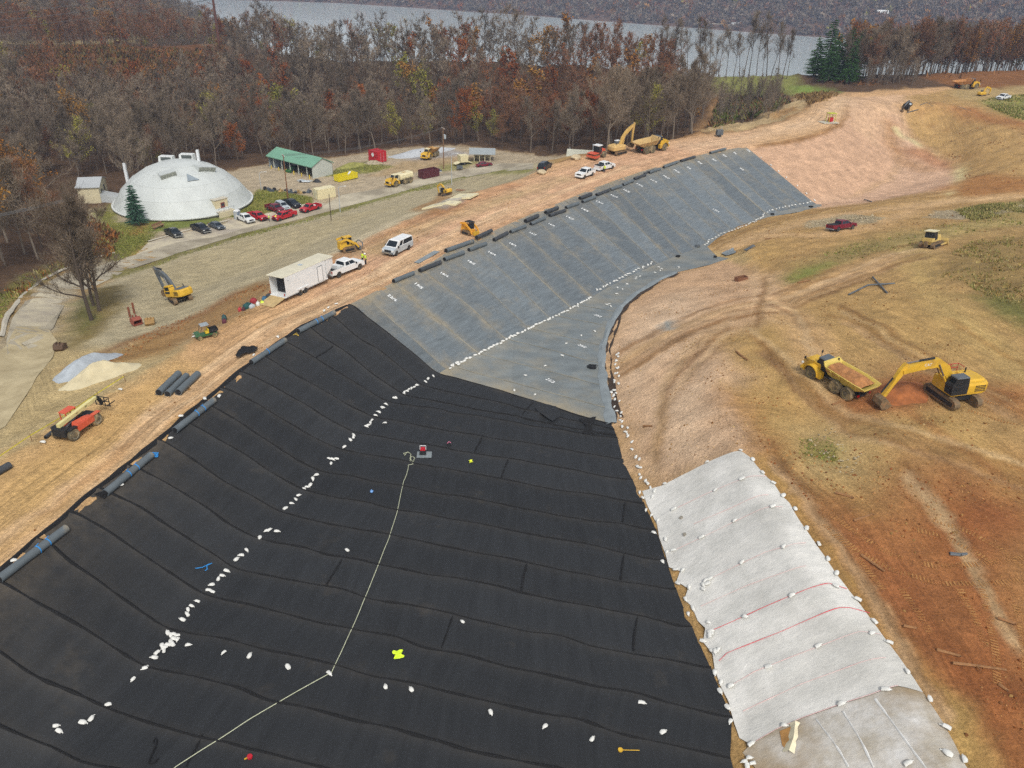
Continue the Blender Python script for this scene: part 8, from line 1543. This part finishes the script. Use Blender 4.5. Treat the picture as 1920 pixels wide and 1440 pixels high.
for x, y in zip(X, Y):
    if y < 1885 and vis(x, y, 40): fs.append((x, y, ['bare', 'red', 'rust', 'orange', 'ygreen'][int(np.searchsorted([.66, .92, .96, .985, 1.], rg.random()))], float(hill_z(x, y))-1.5))
mass('far_woods', fs[:9000], M_MASS, clump, 1.25)
# undergrowth on the wooded slopes and beside the roads, grass and weeds
def tufts(name, poly, n, h, w_, cols, seed, blades=3, lean=.5):
    A = np.array([p[:2] for p in poly]); rg = np.random.default_rng(seed); X = rg.uniform(A[:, 0].min(), A[:, 0].max(), n*4); Y = rg.uniform(A[:, 1].min(), A[:, 1].max(), n*4)
    k = inside(X, Y, A) & (rg.random(n*4) < .04+1.9*np.clip(fbm(X*.12, Y*.12, seed)-.36, 0, 1)); X, Y = X[k][:n], Y[k][:n]; n = len(X); Z = gz(X, Y, ZF); Vs = []; Cs = []; c = np.array([lin(q) for q in cols]); ci = c[rg.integers(0, len(c), n)]*rg.uniform(.8, 1.2, (n, 1))
    for b_ in range(blades):
        a = rg.uniform(0, 6.283, n); hh = h*rg.uniform(.4, 1.3, n); ww = w_*rg.uniform(.6, 1.4, n); dx, dy = np.cos(a), np.sin(a); ox, oy = rg.normal(0, w_*1.2, n), rg.normal(0, w_*1.2, n); lx, ly = rg.normal(0, lean, n)*hh, rg.normal(0, lean, n)*hh
        Vs.append(np.stack([np.stack([X+ox-dx*ww, Y+oy-dy*ww, Z-.05], -1), np.stack([X+ox+dx*ww, Y+oy+dy*ww, Z-.05], -1), np.stack([X+ox+lx, Y+oy+ly, Z+hh], -1)], 1)); Cs.append(np.repeat(ci[:, None], 3, 1))
    return np.concatenate(Vs).reshape(-1, 3), np.concatenate(Cs).reshape(-1, 3)
def stuff(name, parts):
    V = np.vstack([p[0] for p in parts]); C_ = np.vstack([p[1] for p in parts]); me_ = mesh_tri(name, V, np.arange(len(V)).reshape(-1, 3), [M_MASS]); a = me_.attributes.new('Tc', 'FLOAT_COLOR', 'POINT'); a.data.foreach_set('color', np.concatenate([C_, np.ones((len(C_), 1))], -1).astype('f').ravel()); o = bpy.data.objects.new(name, me_); COL.objects.link(o); return kind(o, 'stuff')
RB = ['6b4a30', '7d5430', '5f4a35', '6a6038', '8a5a2e']; GR = ['8d8650', '7f7a42', '9b9060', '72763a', 'a3925c']; LG = ['7d8040', '8a8a48', '6f7838']
stuff('undergrowth', [tufts('u', hits([(-60, 150), (-60, 88), (200, 87), (415, 88), (430, 125), (380, 172), (280, 185), (130, 182), (100, 150)]), 7000, 2.0, .55, RB+['5a5030', '4f4436'], 1, 4), tufts('u', [hit(-40, 560), hit(20, 540), hit(110, 492), hit(150, 440), hit(200, 440), hit(225, 470), hit(170, 480), hit(100, 512), hit(30, 560)], 1500, .7, .16, RB+GR, 2, 4), tufts('u', hits([(1335, 240), (1350, 190), (1460, 178), (1480, 190), (1440, 215)]), 2600, 1.6, .5, ['5f5145', '6f6a40', '7a5a3c', '56602f'], 3, 4), tufts('u', hits([(1240, 120), (1560, 148), (1660, 156), (1640, 166), (1560, 160), (1240, 132)]), 2600, 1.4, .45, ['8a5c36', '7a5434', '9a6a3e'], 4, 3), tufts('u', hits([(1660, 150), (1930, 126), (1930, 146), (1700, 164)]), 2200, 1.6, .45, ['7a5434', '6a4e38', '86603c'], 5, 3), tufts('u', hits([(165, 400), (220, 440), (205, 490), (160, 470), (150, 420)]), 900, 1.0, .3, RB, 6, 4), tufts('u', hits([(1490, 178), (1545, 172), (1570, 180), (1520, 196)]), 700, 1.1, .35, ['8a7048', '7a6240'], 7, 3)])
stuff('weeds', [tufts('w', hits([(1470, 528), (1490, 500), (1560, 470), (1660, 440), (1760, 425), (1920, 398), (1950, 420), (1800, 440), (1700, 462), (1600, 490), (1520, 512)]), 2600, .34, .09, GR+['7f8d40', '94804a'], 11), tufts('w', hits([(1740, 520), (1760, 490), (1830, 450), (1940, 430), (1960, 600), (1860, 560), (1800, 525)]), 2600, .36, .09, GR+['8a7040', '94804a'], 12), tufts('w', hits([(1500, 860), (1500, 820), (1560, 825), (1570, 865)]), 110, .24, .06, LG, 13), tufts('w', hits([(1790, 395), (1920, 375), (1960, 395), (1820, 415)]), 2000, .5, .14, GR, 14), tufts('w', hits([(1830, 190), (1920, 178), (1990, 200), (1990, 240), (1900, 222)]), 2500, .5, .18, LG+GR, 15)])
stuff('lawn_grass', [tufts('g', hits(q), n_, .28, .1, LG, 20+i) for i, (q, n_) in enumerate((([(170, 400), (215, 380), (225, 415), (300, 430), (275, 455), (255, 475), (215, 492), (200, 480), (225, 440)], 3500), ([(460, 380), (485, 356), (520, 358), (585, 370), (588, 382), (540, 385), (480, 403), (430, 408)], 3000), ([(205, 520), (330, 476), (450, 440), (560, 412), (680, 380), (800, 344), (935, 322), (870, 336), (720, 378), (560, 421), (450, 449), (330, 485), (215, 528)], 5000), ([(20, 570), (100, 515), (150, 478), (80, 500), (10, 545), (-20, 600), (-20, 650)], 1500), ([(630, 318), (690, 302), (740, 312), (700, 322), (640, 330), (610, 330)], 1200)))])
# clods and stones on the bare soil
def clods(poly, n, lo, hi, cols, seed):
    A = np.array([p[:2] for p in poly]); rg = np.random.default_rng(seed); X = rg.uniform(A[:, 0].min(), A[:, 0].max(), n*4); Y = rg.uniform(A[:, 1].min(), A[:, 1].max(), n*4)
    k = inside(X, Y, A) & (rg.random(n*4) < .03+2.2*np.clip(fbm(X*.18, Y*.18, seed)-.5, 0, 1)) & (gz(X, Y, LIN) < -.8) & (gz(X, Y, WHT) < -.2); X, Y = X[k][:n], Y[k][:n]; n = len(X); Z = gz(X, Y, ZF); s_ = (lo+(hi-lo)*rg.random(n)**4)[:, None]
    q = np.array([(1, 0, -.2), (-.5, .87, -.2), (-.5, -.87, -.2), (.45, .3, .65), (-.5, .1, .75), (.1, -.5, .6)])[None]*(1+rg.normal(0, .22, (n, 6, 3)))*s_[:, None]; a = rg.uniform(0, 6.283, n)[:, None]; x, y = q[..., 0]*np.cos(a)-q[..., 1]*np.sin(a), q[..., 0]*np.sin(a)+q[..., 1]*np.cos(a)
    V = np.stack([x+X[:, None], y+Y[:, None], q[..., 2]+Z[:, None]], -1); F = np.array([(3, 4, 5), (0, 1, 3), (1, 4, 3), (1, 2, 4), (2, 5, 4), (2, 0, 5), (0, 3, 5)]); c = np.array([lin(h, .8) for h in cols])[rg.integers(0, len(cols), n)]*rg.uniform(.9, 1.25, (n, 1))
    return V[:, F].reshape(-1, 3), np.repeat(c[:, None], 21, 1).reshape(-1, 3)
TC = ['9c7a4a', 'b08d5a', '84592f', '75502e', 'c0a574', '8f6c42']; RC = ['8a5530', '9c663c', '7f4d2a', 'a97e4c', '7a5232']
stuff('soil_clods', [clods(hits(q), n_, .05, h_, c_, 40+i) for i, (q, n_, h_, c_) in enumerate((([(1400, 700), (1500, 760), (1650, 820), (1930, 800), (1960, 1440), (1830, 1440), (1560, 990), (1420, 850)], 3800, .17, RC+['9c7a4a', 'b08456']), ([(1140, 640), (1300, 510), (1450, 520), (1520, 640), (1560, 780), (1400, 840), (1215, 920), (1150, 780)], 2600, .15, TC), ([(1520, 560), (1930, 500), (1960, 800), (1600, 800)], 4500, .17, TC), ([(1340, 470), (1500, 400), (1920, 370), (1950, 420), (1500, 510), (1400, 500)], 3000, .2, TC), ([(1700, 200), (1930, 240), (1950, 360), (1800, 370), (1810, 310)], 2500, .3, TC+RC), ([(-20, 900), (470, 575), (700, 440), (960, 345), (985, 400), (660, 560), (480, 665), (330, 790), (0, 1080)], 7000, .16, TC), ([(160, 690), (300, 610), (470, 540), (520, 530), (440, 585), (330, 650), (230, 700)], 2200, .18, RC)))])
# unused prototypes leave the scene
for k, lst in KINDS.items():
    for j, (o, l_) in enumerate(lst):
        if (k, j) not in used_k:
            for c in list(o.children): bpy.data.objects.remove(c)
            bpy.data.objects.remove(o)
# ------------------------------------------------------------------ the air
m = bpy.data.materials.new('haze_air'); m.use_nodes = True; t_ = m.node_tree; t_.nodes.remove(t_.nodes['Principled BSDF'])
pv = t_.nodes.new('ShaderNodeVolumePrincipled'); pv.inputs['Color'].default_value = (.62, .74, 1, 1); pv.inputs['Density'].default_value = .0002; pv.inputs['Anisotropy'].default_value = .0
t_.links.new(pv.outputs[0], [n for n in t_.nodes if n.type == 'OUTPUT_MATERIAL'][0].inputs['Volume'])
zlo = float(ZF.min())-1-40; zhi = float(max(hill_z(hx, hy).max()+25, 50))
hz = kind(MB().box((0, 925, (zlo+zhi)/2), (3960, 2060, zhi-zlo)).build('haze', m), 'stuff')
